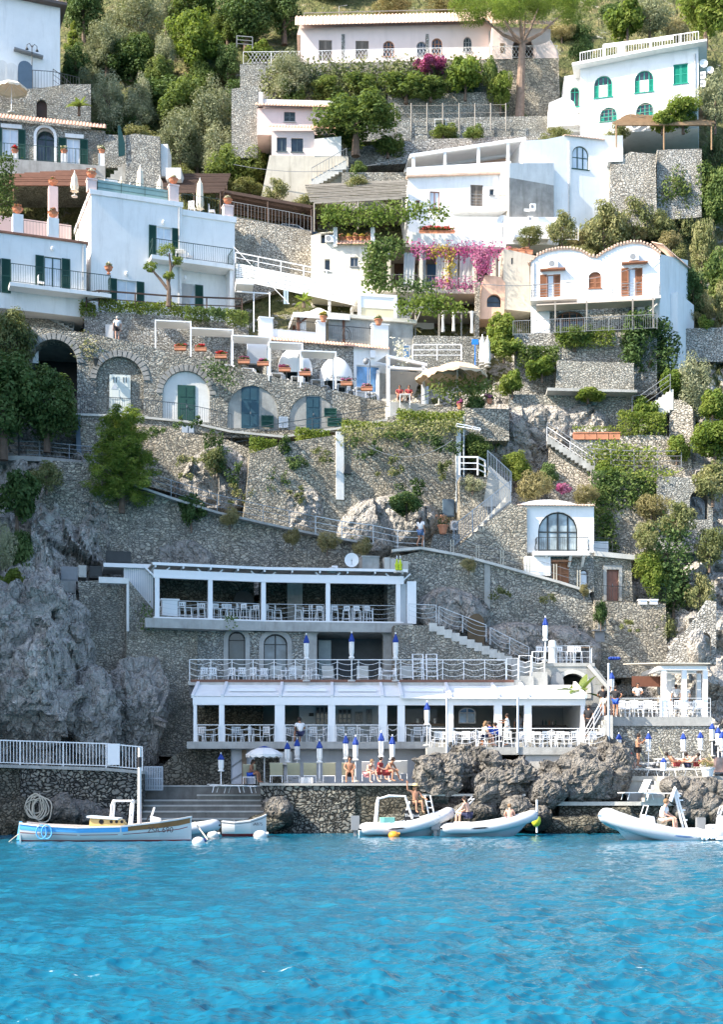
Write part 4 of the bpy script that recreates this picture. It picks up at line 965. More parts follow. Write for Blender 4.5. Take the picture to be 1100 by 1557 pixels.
for i,(xa,xb) in enumerate(zip(cols,cols[1:])):
 ua,ub=fA.h(xa,1060)[0]+.05,fA.h(xb,1060)[0]-.05;m=MB();ov=.35 if xa>600 else .0
 dz=-.12 if ov else 0
 m.add([fA.p(ua,ov,zr0+dz),fA.p(ub,ov,zr0+dz),fA.p(ub,-3.2,zr1),fA.p(ua,-3.2,zr1),fA.p(ua,ov,zr0+dz-.05),fA.p(ub,ov,zr0+dz-.05),fA.p(ub,-3.2,zr1-.05),fA.p(ua,-3.2,zr1-.05)],[(0,1,2,3),(7,6,5,4),(0,4,5,1),(1,5,6,2),(3,2,6,7),(0,3,7,4)])
 for j in range(1,9):
  t_=j/9;p,q=fA.p(ua,lerp(ov,-3.2,t_),lerp(zr0+dz,zr1,t_)+.015),fA.p(ub,lerp(ov,-3.2,t_),lerp(zr0+dz,zr1,t_)+.015);m.bar(p,q,.03,.03)
 m.build('awning',WPVC,lowr)
for xa in cols:
 ua=fA.h(xa,1060)[0];m=MB();m.bar(fA.p(ua,.3 if xa>600 else .05,zr0-.05),fA.p(ua,-3.2,zr1+.1),.16,.2);m.build('roof_beam',WMET,lowr)
for xa,xb,sg in((338,426,0),(426,505,0),(505,582,0),(611,685,0),(685,758,0)):
 ua,ub=fA.h(xa,1060)[0]+.3,fA.h(xb,1060)[0]-.3;m=MB();m.bar(fA.p(ua,-.9,lerp(zr0,zr1,.3)+.12),fA.p(ub,-.9,lerp(zr0,zr1,.3)+.12),.12,.16);m.build('awning_roller',WMET,lowr)
fR=[(300,333),(342,418),(434,499),(511,576),(590,605),(617,655)]
RL=['first bay from the left','second bay','third bay','fourth bay','narrow fifth bay','sixth bay']
for(xa,xb),lb in zip(fR,RL):
 railing([fA.p(fA.h(xa,1128)[0],.12,zf),fA.p(fA.h(xb,1128)[0],.12,zf)],.92,WMET,'rope','rope_railing','white rope railing closing the lower restaurant, '+lb,group='rope railings of the lower restaurant',post_every=1.3,nr=2)
fB=Fr(652,1136,73.6,.5);zB=fB.h(700,1136)[1]
terr=thing('dining_terrace','concrete dining terrace over the boulders','terrace',fB.p(4,0,zB-.6))
m=MB();m.fbox(fB,fB.h(650,1136)[0],fB.h(920,1136)[0],0,-1.95,zB-.4,zB);m.build('slab',CONC,terr)
m=MB();m.fbox(fB,fB.h(800,1145)[0],fB.h(918,1145)[0],-.15,-2,zB-1.3,zB-.4);m.build('edge_beam',CONCL,terr)
DTZ=fB.o.z+zB
railing([fB.p(fB.h(x,1136)[0],-.1,zB) for x in(654,760,800,920)],1.0,WMET,'rope','rope_railing','long white rope railing along the dining terrace edge',post_every=1.35,nr=3)
for x,yt,lb in((680,1053,'left'),(788,1060,'middle'),(926,1010,'tall right')):
 o=fB.p(fB.h(x,1136)[0],.05,zB-.3);m=MB();m.tube([o,o+Vector((0,0,(1136-yt)*73.6/FL+.3))],.06,8);m.ball(o+Vector((0,0,(1136-yt)*73.6/FL+.3)),.075,.075,.075);m.top('mast',plain('pale_blue_grey_metal',(.5,.55,.6),.4,.05),{'left':'grey blue pole on the dining terrace edge above the jagged boulder','middle':'grey blue pole on the dining terrace beside the waiter in white','tall right':'tall grey blue pole at the right end of the dining terrace'}[lb],'pole')
fM=Fr(288,1036,78.6,.6);zM=fM.h(500,1036)[1];MTZ=fM.o.z+zM
midt=thing('middle_terrace','middle sun terrace slab above the white awnings','terrace',fM.p(9,0,zM-.4))
m=MB();m.fbox(fM,fM.h(286,1036)[0],fM.h(782,1036)[0],0,-5,zM-.22,zM);m.build('floor_slab',CONCL,midt)
m=MB();m.fbox(fM,fM.h(290,1036)[0],fM.h(782,1036)[0],.03,-.02,zM-.05,zM+.1);m.build('wooden_edge',plain('red_brown_deck_edge',(.20,.10,.07),.8,.2),midt)
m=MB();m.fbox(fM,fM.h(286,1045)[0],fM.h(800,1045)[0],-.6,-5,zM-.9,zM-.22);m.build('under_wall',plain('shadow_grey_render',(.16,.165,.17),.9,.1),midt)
railing([fM.p(fM.h(x,1036)[0],-.08,zM+.02) for x in(288,770)],1.22,WMET,'rope','rope_railing','long white rope railing along the middle terrace',post_every=1.22,nr=3)
fU=Fr(402,944,82.0,6.0);fUl=Fr(402,944,82.0,16.0)
fW=Fr(402,1000,82.2,6.0)
a1=fW.R(347,960,373,1034);a2=fW.R(401,964,437,1034);a3=fW.R(482,957,583,1034)
wl=thing('terrace_arch_wall','rubble wall with two small arched doors and one wide opening','wall',fW.p(0,0,-2))
out=[fW.h(225,1046),fW.h(800,1046),fW.h(800,1010),fW.h(720,985),fW.h(640,952),fW.h(600,950),fW.h(225,950)]
m=MB();m.slab(fW,out,[arch_pts(*a1),arch_pts(*a2,rise=.6),arch_pts(*a3,rise=.35)],0,-.45);m.build('wall',RUBM,wl)
for a in(a1,a2):
 m=MB();big=arch_pts(a[0]-.28,a[1],a[2]+.28,a[3]+.28,None if a is a1 else .8);m.slab(fW,big,[arch_pts(*a,rise=None if a is a1 else .6)],.05,-.1);m.build('arch_surround',CONC,wl)
m=MB();m.slab(fW,arch_pts(a3[0]-.7,a3[1],a3[2]+.55,a3[3]+.12,.35),[arch_pts(*a3,rise=.35)],.04,-.1);m.build('arch_surround',GREYP,wl)
window(fW,wl,a1,DMET,GLASS,arch=True,cols=1,rec=.3,sill=False,name='arched_door');window(fW,wl,a2,DMET,glassmat('grey_glass',(.12,.15,.17)),arch=True,rise=.6,cols=2,rec=.3,sill=False,name='arched_door')
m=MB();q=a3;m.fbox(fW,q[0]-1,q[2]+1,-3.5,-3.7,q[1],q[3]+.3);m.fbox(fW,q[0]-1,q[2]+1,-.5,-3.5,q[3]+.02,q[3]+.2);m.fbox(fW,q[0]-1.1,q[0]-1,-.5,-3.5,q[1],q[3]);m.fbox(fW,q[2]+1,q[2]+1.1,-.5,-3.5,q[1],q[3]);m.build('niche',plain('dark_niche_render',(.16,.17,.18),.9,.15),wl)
q2=fW.R(485,973,504,1034,-1);door(Fr(0,0,0,fW.deg,fW.p(0,-1.2,0)),wl,q2,plain('grey_green_door',(.28,.33,.33),.5,.1),.02)
fX=Fr(225,1000,81.0,14)
wallthing('rubble_wall','tall mortared rubble wall left of the restaurants',fX,[(192,1150),(300,1150),(300,940),(240,935),(192,878)],RUBM,2.5)
wallthing('rubble_wall','rough rubble wall beside the left cliff under the roof plant',Fr(160,900,81.3,10),[(135,1160),(194,1160),(194,880),(118,884),(125,960)],RUBM,2.0)
m=MB();m.fbox(fX,fX.h(192,900)[0],fX.h(196,900)[0],.08,-.1,fX.h(194,960)[1],fX.h(194,886)[1]);m.fbox(fX,fX.h(150,883)[0],fX.h(196,883)[0],.1,-.3,fX.h(170,887)[1],fX.h(170,878)[1]);m.top('wall_trim',WHITE2,'white cap and edge strip on the left rubble wall','coping')
upb=thing('terrace_bar','upper open bar with white posts and a flat lath roof','bar pavilion',fU.p(0,0,0))
def upfr(x):return fUl if x<402 else fU
for fr,xs in((fUl,(239,320,401)),(fU,(499,606))):
 for x in xs:
  uc=fr.h(x,910)[0];zb_=fr.h(x,944)[1] if False else 0
  m=MB();m.fbox(fr,uc-.13,uc+.13,0,-.26,.02,2.30);m.build('post',WMET,upb)
  for sg in(-1,1):
   m=MB();m.bar(fr.p(uc,-.13,2.25),fr.p(uc+sg*.75,-.13,2.95),.09);m.build('brace',WMET,upb)
for fr,x0,x1,e in((fUl,236,402,0),(fU,402,612,.03)):
 u0,u1=fr.h(x0,910)[0],fr.h(x1,910)[0]
 m=MB();m.fbox(fr,u0-.1,u1+(.1 if e else-.03),.03,-.2,2.30,2.78);m.build('beam',WMET,upb)
 m=MB();m.fbox(fr,u0-.1,u1+.05,.05,-.3,-.06,.04);m.build('sill_rail',WMET,upb)
 m=MB();m.fbox(fr,u0-.6,u1+.6,.2,-4.2,-.62,-.062);m.build('floor_slab',CONC,upb)
 m=MB();m.fbox(fr,u0-.2,u1+.3,.25,-4.2,3.06,3.12);m.build('roof',plain('lath_roof',(.5,.46,.4),.8,.15),upb)
 m=MB();m.fbox(fr,u0-.2,u1+.3,.26,.2,3.0,3.16);m.build('fascia',WMET,upb)
 k=int((u1-u0)/1.6)
 for i in range(k+1):
  u=lerp(u0,u1,i/k);m=MB();m.bar(fr.p(u,.2,2.95),fr.p(u,-4,2.95),.09,.14);m.build('rafter',WMET,upb)
 m=MB();m.fbox(fr,u0-.2,u1+.2,-4.0,-4.2,0,3.0);m.build('back_wall',RUBD,upb)
fr=fU;q=fr.R(437,885,460,944,-3.6);m=MB();m.fbox(fr,q[0],q[2],-3.5,-3.9,0,2.9);m.build('inner_wall',GREYP,upb)
q=fUl.R(356,890,386,944,-3.6);m=MB();m.slab(fUl,arch_pts(q[0],0,q[2],2.3),(),-3.7,-3.95);m.build('inner_arch',DMET,upb)
m=MB();u0=fU.h(620,900)[0];m.fbox(fU,u0,u0+.55,-.1,-.35,-.06,2.5);m.fbox(fU,u0-.4,u0,-.5,-.7,-.06,2.4);m.build('side_panel',WMET,upb)
for fr,xa,xb,lb in((fUl,242,316,'first bay from the left'),(fUl,324,396,'second bay from the left'),(fU,405,494,'third bay from the left'),(fU,504,602,'fourth bay from the left')):
 railing([fr.p(fr.h(xa,930)[0],-.35,.03),fr.p(fr.h(xb,930)[0],-.35,.03)],1.02,GMET if False else plain('pale_steel',(.55,.58,.6),.4,.05),'rope','rope_railing','thin steel rope railing of the upper bar, '+lb,group='rope railings of the upper bar',post_every=2.0,nr=3,r=.014)
fH=Fr(160,944,82.2,12);q=fH.R(188,862,233,928);t=thing('utility_hut','white panelled utility hut at the left end of the upper bar','hut',fH.p(q[0],0,q[1]))
m=MB();m.fbox(fH,q[0],q[2],0,-2.5,q[1]-.3,q[3]);m.build('wall',plain('pale_corrugated_panel',(.6,.63,.66),.5,.05),t)
m=MB();q3=fH.R(157,858,234,864);m.fbox(fH,q3[0],q3[2],.3,-2.7,q3[1],q3[3]);m.build('roof',WMET,t)
m=MB();
for k in range(14):u=lerp(q[0],q[2],(k+.5)/14);m.fbox(fH,u-.03,u+.03,.0,.025,q[1],q[3]-.06)
m.build('panel_ribs',WMET,t)
m=MB();q=fH.R(161,838,199,855,-.8);m.fbox(fH,q[0],q[2],-.8,-2,q[1],q[3]);m.fbox(fH,q[0]+.08,q[2]-.08,-.78,-.8,q[1]+.08,q[3]-.08);m.top('cooling_unit',DMET,'black flat cooling unit on the utility hut roof','cooling unit')
for x0,y0,x1,y1,mt,lb in((92,862,118,884,GMET,'grey metal box on the wall left of the utility hut'),(119,860,131,878,CONCL,'pale box between two dark machines by the hut'),(136,861,155,879,DMET,'black framed machine beside the white hut'),(93,884,115,902,GREYP,'grey cabinet below the metal box by the cliff')):
 q=fH.R(x0,y0,x1,y1);m=MB();m.fbox(fH,q[0],q[2],.1,-1,q[1],q[3]);m.fbox(fH,q[0]+.08,q[2]-.08,.1,.14,q[1]+.08,q[3]-.08);m.top('machine_box',mt,lb,'machine')
t=thing('satellite_dish','white satellite dish on the upper bar roof','satellite dish',P(535,868,83));m=MB();c=P(535,851,82.6);rr=.43
vs=[c]+[c+Vector((rr*math.cos(a*PI/9),.12,rr*math.sin(a*PI/9))) for a in range(18)];vs[0]=c+Vector((0,.22,0))
m.add(vs,[(0,1+i,1+(i+1)%18) for i in range(18)]);m.build('dish',WMET,t);m=MB();m.tube([c+Vector((0,.2,0)),P(536,869,83.2)],.04,6);m.build('mast',GMET,t);m=MB();m.tube([c+Vector((0,.2,-.3)),c+Vector((0,-.3,0))],.015,5);m.build('feed_arm',GMET,t)
m=MB();fT=Fr(560,870,83.2,10);q=fT.R(551,845,577,871);m.fbox(fT,q[0],q[2],0,-1.2,q[1],q[3]);m.fbox(fT,q[0]-.03,q[2]+.03,.03,-1.23,q[3]-.1,q[3]);m.top('water_tank',GREYP,'grey square tank on the upper bar roof','tank')
m=MB();q=fT.R(585,848,622,871);
for k in range(4):u=lerp(q[0],q[2],k/4);m.fbox(fT,u,u+(q[2]-q[0])/4-.03,0,-.7,q[1],q[3]-.06*k)
m.top('storage_boxes',CONCL,'row of pale storage boxes by the bar roof','storage box')
for i,x in enumerate((604,609)):
 c=open_u=make_closed_umbrella(.95,.1,None,plain('lime_canvas',(.5,.6,.03),.8,.1),False,'folded_lime_parasol',.8);place(c,P(x,871,82.6),0,1,['left one of two small folded lime green parasols','right one of two small folded lime green parasols'][i],'folded lime green parasols')
m=MB();m.lathe(P(505,872,83),[(.3,0),(.32,.2),(.2,.35),(.05,.38)],12);m.top('plastic_drum',CONCL,'small pale drum next to the roof dish','drum')
m=MB();q=Fr(510,870,83.1,5).R(505,860,514,871);f5=Fr(510,870,83.1,5);m.fbox(f5,q[0],q[2],0,-.5,q[1],q[3]);m.fbox(f5,q[0]+.04,q[2]-.04,0,.03,q[1]+.04,q[3]-.04);m.top('white_box',WMET,'small white box under the roof dish','box')
fF=Fr(915,1090,77.0,.5);zF=fF.h(1000,1090)[1];FZ=fF.o.z+zF
t=thing('terrace_platform','rubble faced platform carrying the white pergola bar on the right','terrace',fF.p(3,0,-3))
q=fF.R(916,1092,1083,1165);m=MB();m.slab(fF,[fF.h(914,1200),fF.h(1090,1200),(fF.h(1083,1100)[0],zF-.5),(fF.h(916,1100)[0],zF-.5)],(),-.08,-6);m.build('wall',RUBM,t)
m=MB();m.fbox(fF,fF.h(914,1090)[0],fF.h(1084,1090)[0],0,-7,zF-.5,zF);m.build('floor_slab',CONC,t)
railing([fF.p(fF.h(x,1090)[0],-.1,zF) for x in(928,1082)]+[fF.p(fF.h(1082,1090)[0],-4,zF)],1.05,plain('pale_steel',(.55,.58,.6),.4,.05),'horiz','steel_railing','thin steel railing round the right pergola platform',post_every=1.6,nr=3,r=.016)
pg=thing('pergola','white pergola bar with a lath roof on the right platform','pergola',fF.p(fF.h(1040,1090)[0],-1,zF))
fpz={}
for x,yt,n in((1010,1016,-.3),(1041,1019,-.3),(1073,1024,-.3),(1018,1040,-2.6),(1063,1040,-2.6),(1023,1036,-3.6)):
 u=fF.h(x,1085,n)[0];m=MB();m.fbox(fF,u-.13,u+.13,n+.13,n-.13,zF,zF+2.62);m.build('post',WMET,pg)
m=MB();u0,u1=fF.h(1003,1050)[0],fF.h(1077,1050)[0];m.fbox(fF,u0,u1,-.15,-.42,zF+2.62,zF+2.85);m.build('beam',WMET,pg)
m=MB();m.fbox(fF,u0,u0+.2,-.42,-4.6,zF+2.62,zF+2.85);m.build('side_beam',WMET,pg);m=MB();m.fbox(fF,u0+.2,u1,-2.5,-2.7,zF+2.62,zF+2.85);m.build('rear_beam',WMET,pg)
m=MB();ub=fF.h(950,1000,-4.5)[0]
for i in range(24):
 a=i/23;p=fF.p(lerp(ub,u0-.2,a),lerp(-4.8,0,a),zF+2.95+.25*(1-a));m.bar(fF.p(lerp(fF.h(950,1000,-4.5)[0],fF.h(1003,1012)[0],a),lerp(-4.7,.1,a),zF+3.0+.35*(1-a)),fF.p(lerp(fF.h(1062,1018,-4.5)[0],fF.h(1080,1020)[0],a),lerp(-4.7,.1,a),zF+2.97+.2*(1-a)),.17,.06)
m.build('lath_roof',plain('pale_lath',(.62,.57,.48),.8,.12),pg)
m=MB();q=fF.R(962,1028,1007,1044,-3);m.fbox(fF,q[0],q[2],-3,-3.06,q[1],q[3]);m.top('brown_blind',plain('brown_blind',(.16,.065,.04),.8,.15),'brown roller blind under the right pergola roof','blind')
m=MB();q=fF.R(945,1062,985,1088,-1.6);m.fbox(fF,q[0],q[2],-1.6,-2.3,zF,zF+1.05);m.fbox(fF,q[0]-.08,q[2]+.08,-1.5,-2.4,zF+1.05,zF+1.11);m.top('bar_counter',GREYP,'grey bar counter at the left of the right pergola','bar counter')
m=MB();
for k in range(6):m.bar(fF.p(fF.h(957,1050,-3)[0],-3,zF+.1+.3*k),fF.p(fF.h(965,1050,-3)[0],-3,zF+.1+.3*k),.4,.04)
for x in(956,966):m.bar(fF.p(fF.h(x,1050,-3)[0],-3,zF),fF.p(fF.h(x,1050,-3)[0],-3,zF+1.9),.05)
m.top('shelf_rack',DMET,'dark bottle rack behind the right bar counter','rack')
t=thing('white_steps','pale steps with rails from the dining terrace up to the right platform','steps',P(900,1134,75))
k=7
for i in range(k):
 z=lerp(DTZ,FZ,(i+1)/k);n=-.2-.1*i;u0=fF.h(894+4*i,1115,.6)[0];m=MB();m.fbox(fF,u0,fF.h(926,1115,.6)[0],1.9,.1,z-(FZ-DTZ)/k-fF.o.z,z-.003-fF.o.z);m.build('step',CONCL,t)
for n_,lb in((2.0,'front'),(.3,'rear')):
 a=fF.p(fF.h(890,1130,n_)[0],n_,DTZ-fF.o.z);b=fF.p(fF.h(918,1090,n_)[0],n_,zF);railing([a,b],.95,WMET,'horiz','steps_railing',lb+' white rail of the steps beside the right platform',post_every=1.0,nr=2,r=.02)
fN=Fr(815,1008,79.6,.5);zN=fN.h(850,1008)[1];NZ=fN.o.z+zN
ar=fN.R(850,1024,893,1062)
t=thing('arch_platform','small stone platform over a dark arch right of the middle terrace','terrace',fN.p(1.5,0,zN-2))
m=MB();m.slab(fN,[fN.h(780,1075),fN.h(935,1075),fN.h(935,1050),fN.h(905,1012),fN.h(780,1012)],[arch_pts(*ar,rise=.8)],0,-.5);m.build('wall',GREYP,t)
m=MB();m.slab(fN,arch_pts(ar[0]-.25,ar[1],ar[2]+.25,ar[3]+.22,1.0),[arch_pts(*ar,rise=.8)],.05,-.1);m.build('arch_surround',CONCL,t)
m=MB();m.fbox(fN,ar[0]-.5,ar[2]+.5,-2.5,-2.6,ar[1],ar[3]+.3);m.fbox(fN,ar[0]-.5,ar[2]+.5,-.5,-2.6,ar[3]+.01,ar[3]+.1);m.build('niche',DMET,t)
m=MB();m.fbox(fN,fN.h(800,1008)[0],fN.h(905,1008)[0],.05,-3.5,zN-.2,zN);m.build('floor_slab',CONC,t)
q=fN.R(838,1022,858,1062,.2);m=MB();m.slab(fN,arch_pts(q[0],q[1],q[2],q[3],.7),(),.25,.2);o=m.top('open_door',GMET,'grey open door leaning beside the dark arch','door')
railing([fN.p(fN.h(x,1008)[0],-.1,zN) for x in(848,898)],1.0,plain('pale_steel',(.55,.58,.6),.4,.05),'horiz','steel_railing','thin railing before the stools on the arch platform',post_every=1.2,nr=2,r=.014)
m=MB();f_=fN;m.bar(fN.p(fN.h(895,1012)[0],.15,fN.h(895,1012)[1]),fN.p(fN.h(932,1055)[0],.15,fN.h(932,1055)[1]),.14,.2);m.top('sloping_kerb',CONCL,'sloping stone kerb right of the dark arch','kerb')
for i,(x0,x1,y0,y1) in enumerate(((771,789,1001,1034),(790,808,997,1028),(810,829,991,1022))):
 f_=Fr(780,1030,78.9+.1*i,.5);q=f_.R(x0,y0,x1,y1);m=MB();m.tube([f_.p(q[0],0,q[1]),f_.p(q[0],0,q[3]),f_.p(q[2],0,q[3]),f_.p(q[2],0,q[1])],.035,6)
 for j in range(1,4):
  z=lerp(q[1],q[3],j/4);m.tube([f_.p(q[0],0,z),f_.p((q[0]+q[2])/2,0,z-.1),f_.p(q[2],0,z)],.018,5)
 m.top('step_rail',WMET,['lowest','middle','topmost'][i]+' white hoop rail on the steps at the end of the middle terrace','railing')
 m=MB();m.fbox(f_,q[0]-.15,q[2]+.15,.1,-3,q[1]-1.2,q[1]);m.top('broad_step',CONC,['lowest','middle','topmost'][i]+' concrete step block under a white hoop rail','step')
fS=Fr(660,945,81.6,5);t=thing('stone_stairs','stone stairs descending right from the upper bar to the terrace','stairs',P(720,985,81.6))
k=13;p0=fS.h(652,948);p1=fS.h(800,1008)
for i in range(k):
 u0,u1=lerp(p0[0],p1[0],i/k),lerp(p0[0],p1[0],(i+1)/k);z=lerp(p0[1],p1[1],i/(k-1));m=MB();m.fbox(fS,u0,u1+.02,.3,-1.3,z-.5,z);m.build('step',CONCL,t)
for xa,ya,xb,yb,lb in((622,944,664,946,'short steel rope rail at the head of the stone stairs'),(668,948,740,976,'steel rope rail along the upper flight of the stone stairs'),(746,980,805,1010,'steel rope rail along the lower flight of the stone stairs')):
 a=fS.h(xa,ya,.2);b=fS.h(xb,yb,.2);railing([fS.p(a[0],.2,a[1]),fS.p(b[0],.2,b[1])],1.0,plain('pale_steel',(.55,.58,.6),.4,.05),'rope','stair_railing',lb,post_every=1.5,nr=3,r=.018)
wallthing('rubble_wall','rubble wall carrying the stone stairs down to the middle terrace',Fr(700,1000,81.5,5),[(600,1046),(815,1046),(815,1013),(740,982),(655,951),(600,950)],RUBM,1.4)
cliffsheet('cliff_rock','grey rock face right of the upper bar',622,886,750,975,83.3,ROCK,.8,3)
cliffsheet('cliff_rock','grey rock face beside the lower flight of stairs',715,942,850,1020,82.6,ROCK,.8,3)
cliffsheet('cliff_rock','grey rock face under the curved rubble wall',815,945,920,1030,83.0,ROCK,.8,3)
m=MB();q=Fr(725,970,81.9,5).R(713,933,737,982);fd=Fr(725,970,81.9,5);m.slab(fd,arch_pts(*q,rise=.5),(),0,-.3);m.top('brown_door',plain('old_brown_board',(.10,.07,.04),.8,.2),'old brown board door at the head of the lower stairs','door')
fP=Fr(640,900,84.6,5)
wallthing('rubble_wall','long curved rubble wall below the person in the white shirt',fP,[(590,1000),(590,850),(640,838),(700,846),(760,862),(800,873),(850,887),(897,902),(908,935),(908,1010)],RUB,2.5)
m=MB();pp=[(596,838),(640,834),(700,845),(760,861),(800,872),(850,886),(897,901)]
for a,b in zip(pp,pp[1:]):
 p,q=fP.h(*a),fP.h(*b);m.bar(fP.p(p[0],.02,p[1]),fP.p(q[0],.02,q[1]),.5,.16)
m.top('path_kerb',CONCL,'pale kerb of the path along the curved wall top','kerb')
for i,(x,y) in enumerate(((688,847),(727,855),(764,863),(804,875),(845,884),(881,893))):
 for s in(0,1):
  m=MB();o=fP.h(x+4*s-2,y+2);m.bar(fP.p(o[0],0,o[1]),fP.p(o[0],0,o[1]+1.15),.06);m.top('rail_post',plain('ochre_grey_post',(.42,.4,.33),.7,.2),ORD[i]+' pair of thin posts from the left on the curved wall path','post','paired posts on the curved wall path')
m=MB()
for a,b in zip(pp[2:],pp[3:]):
 for z in(.5,1.0):p,q=fP.h(*a),fP.h(*b);m.bar(fP.p(p[0],0,p[1]+z),fP.p(q[0],0,q[1]+z),.02)
m.top('guard_wire',GMET,'thin guard wires along the curved wall path','wire')
m=MB();q0,q1=fP.h(737,855),fP.h(746,955);m.fbox(fP,q0[0],q0[0]+.36,.06,-.05,q1[1],q0[1]);m.top('drain_cover',GREYP,'tall grey concrete drain strip down the curved wall','drain')
pr=[fP.p(fP.h(x,y,-.6)[0],-.6,fP.h(x,y,-.6)[1]) for x,y in((480,812),(520,820),(568,826),(605,834),(645,836))]
railing(pr,1.1,plain('pale_steel',(.55,.58,.6),.4,.05),'horiz','path_railing','steel railing on the path left of the person in white',post_every=1.6,nr=2,r=.022)
pr=[Fr(640,900,87.2,5) for _ in range(1)][0];prp=[pr.p(pr.h(x,y)[0],0,pr.h(x,y)[1]) for x,y in((205,738),(260,757),(330,779),(400,795),(480,812))]
railing(prp,1.1,plain('blue_grey_rail',(.25,.29,.32),.6,.1),'horiz','path_railing','thin railing of the path sloping down across the big wall',post_every=2.0,nr=2,r=.018)
fG1=Fr(350,850,86.8,8)
wallthing('rubble_wall','huge rough rubble wall below the sloping path',fG1,[(55,905),(55,780),(80,700),(140,704),(205,742),(260,761),(330,783),(400,799),(480,816),(560,830),(610,842),(610,905)],RUB,3.0)
m=MB();pp=[(140,703),(205,741),(260,760),(330,782),(400,798),(480,815),(560,829),(640,838)]
for a,b in zip(pp,pp[1:]):p,q=fG1.h(*a),fG1.h(*b);m.bar(fG1.p(p[0],.04,p[1]),fG1.p(q[0],.04,q[1]),1.2,.14)
m.top('sloping_path',CONC,'narrow concrete path sloping down across the big wall','path')
fG2=Fr(520,720,88.6,10)
wallthing('rubble_wall','rubble wall under the hedge with a white painted strip',fG2,[(370,800),(380,690),(440,672),(520,660),(600,645),(700,632),(700,840),(610,840),(520,820)],RUB,2.5)
wallthing('rubble_wall','patchy rubble wall under the arcade behind the young pine',Fr(250,700,89.6,3),[(120,760),(122,640),(200,645),(345,668),(400,690),(400,800),(330,770),(210,735)],RUB,2.5)
q=fG2.R(511,657,523,760);m=MB();m.fbox(fG2,q[0],q[2],.1,-.1,q[1],q[3]);m.top('white_strip',WHITE2,'tall white painted strip on the rubble wall','pilaster')
q=fG2.R(523,706,534,720,.3);m=MB();m.slab(fG2,[(q[0],q[1]),(q[2],q[1]),((q[0]+q[2])/2+.1,q[3]),((q[0]+q[2])/2-.1,q[3])],(),.35,.05);m.top('wall_lamp',DMET,'small dark wall lamp right of the white strip','lamp')
q=fG2.R(693,655,700,780);m=MB();m.fbox(fG2,q[0],q[2],.25,-.1,q[1],q[3]);m.tube([fG2.p(q[2]+.2,.2,q[1]),fG2.p(q[2]+.2,.2,q[3]+.9)],.05,6);m.top('drain_pipe',plain('pale_grey_pipe',(.5,.54,.56),.5,.1),'pale pipe and channel at the right end of the hedge wall','pipe')
cliffsheet('cliff_rock','bare rock in the wall left of the person in white',490,735,670,850,87.6,ROCK,.7,3)
cliffsheet('cliff_rock','bare rock in the wall above the sloping path',375,725,520,825,88.0,ROCK,.7,3)
cliffsheet('cliff_rock','bare rock right of the young pine',255,670,400,790,88.8,ROCK,.7,3)
cliffsheet('cliff_rock','bare rock face at the left end of the big wall',60,740,185,900,86.0,ROCK,.8,3)
cliffsheet('cliff_rock','bare rock above the upper bar roof',225,810,345,890,86.1,ROCK,.6,3)
q=fG2.R(673,760,690,786);m=MB();m.fbox(fG2,q[0],q[2],.25,-.1,q[1],q[3]);m.fbox(fG2,q[0]+.08,q[2]-.08,.25,.28,q[1]+.08,q[3]-.08);m.top('meter_box',plain('slate_blue_metal',(.10,.15,.2),.5,.1),'slate blue meter box on the wall by the stairs','box')
def ac_unit(fr,x0,y0,x1,y1,n,label):
 q=fr.R(x0,y0,x1,y1,n);t=thing('air_conditioner',label,'air conditioner',fr.p(q[0],n,q[1]));m=MB();m.fbox(fr,q[0],q[2],n+.32,n,q[1],q[3]);m.build('casing',WMET,t)
 m=MB();r=min((q[2]-q[0])*.3,(q[3]-q[1])*.42);c=((q[0]+q[2])/2-.08,(q[1]+q[3])/2);
 m.slab(fr,[(c[0]+r*math.cos(a*PI/8),c[1]+r*math.sin(a*PI/8)) for a in range(16)],(),n+.335,n+.32)
 m.build('fan_grille',GMET,t);return t
ac_unit(fG2,685,793,699,807,.3,'air conditioner beside the terracotta pot near the stairs')
wallthing('stone_ledge','small stone ledge with a big plant pot by the stairs',Fr(675,820,86.4,3),[(655,838),(700,838),(700,812),(660,812)],RUBM,1.2,cat='ledge')
fT2=Fr(690,838,85.4,4)
wallthing('rubble_wall','rubble wall under the mesh railed stairs',fT2,[(690,875),(690,836),(778,765),(802,772),(802,880)],RUB,2.0)
a=fT2.h(690,832,-.2);b=fT2.h(777,764,-.2);railing([fT2.p(a[0],-.2,a[1]),fT2.p(b[0],-.2,b[1])],1.35,plain('blue_grey_metal',(.2,.25,.31),.4,.05),'bars','stair_railing','slanting blue grey mesh railing of the upper stairs',post_every=1.5,gap=.13,r=.022)
t=thing('stone_stairs','grey stairs rising behind the mesh railing below the white balustrade','stairs',P(740,800,87));k=9
for i in range(k):
 m=MB();f_=Fr(735,800,86.6,4);p0=f_.h(700,832);p1=f_.h(776,752);u=lerp(p0[0],p1[0],i/k);m.fbox(f_,u,u+(p1[0]-p0[0])/k,.6,-1.4,lerp(p0[1],p1[1],i/k)-2,lerp(p0[1],p1[1],(i+1)/k)-.25);m.build('step',CONC,t)
m=MB();f_=Fr(750,740,88.2,6);m.slab(f_,[f_.h(735,770),f_.h(779,770),f_.h(775,735),f_.h(745,708)],(),0,-.4);m.top('stair_wall',CONC,'smooth grey wall above the mesh railed stairs','wall')
f_=Fr(760,740,87.4,8);pts=[f_.p(f_.h(x,y)[0],0,f_.h(x,y)[1]) for x,y in((742,715),(756,728),(778,748))];railing(pts,1.25,MATS['blue_grey_metal'],'bars','stair_railing','upper blue grey bar railing right of the white balustrade',post_every=1.2,gap=.13,r=.02)
wallthing('rubble_wall','narrow rubble wall under the white balustrade',Fr(720,760,88.2,3),[(700,840),(742,840),(742,725),(700,725)],RUB,1.5)
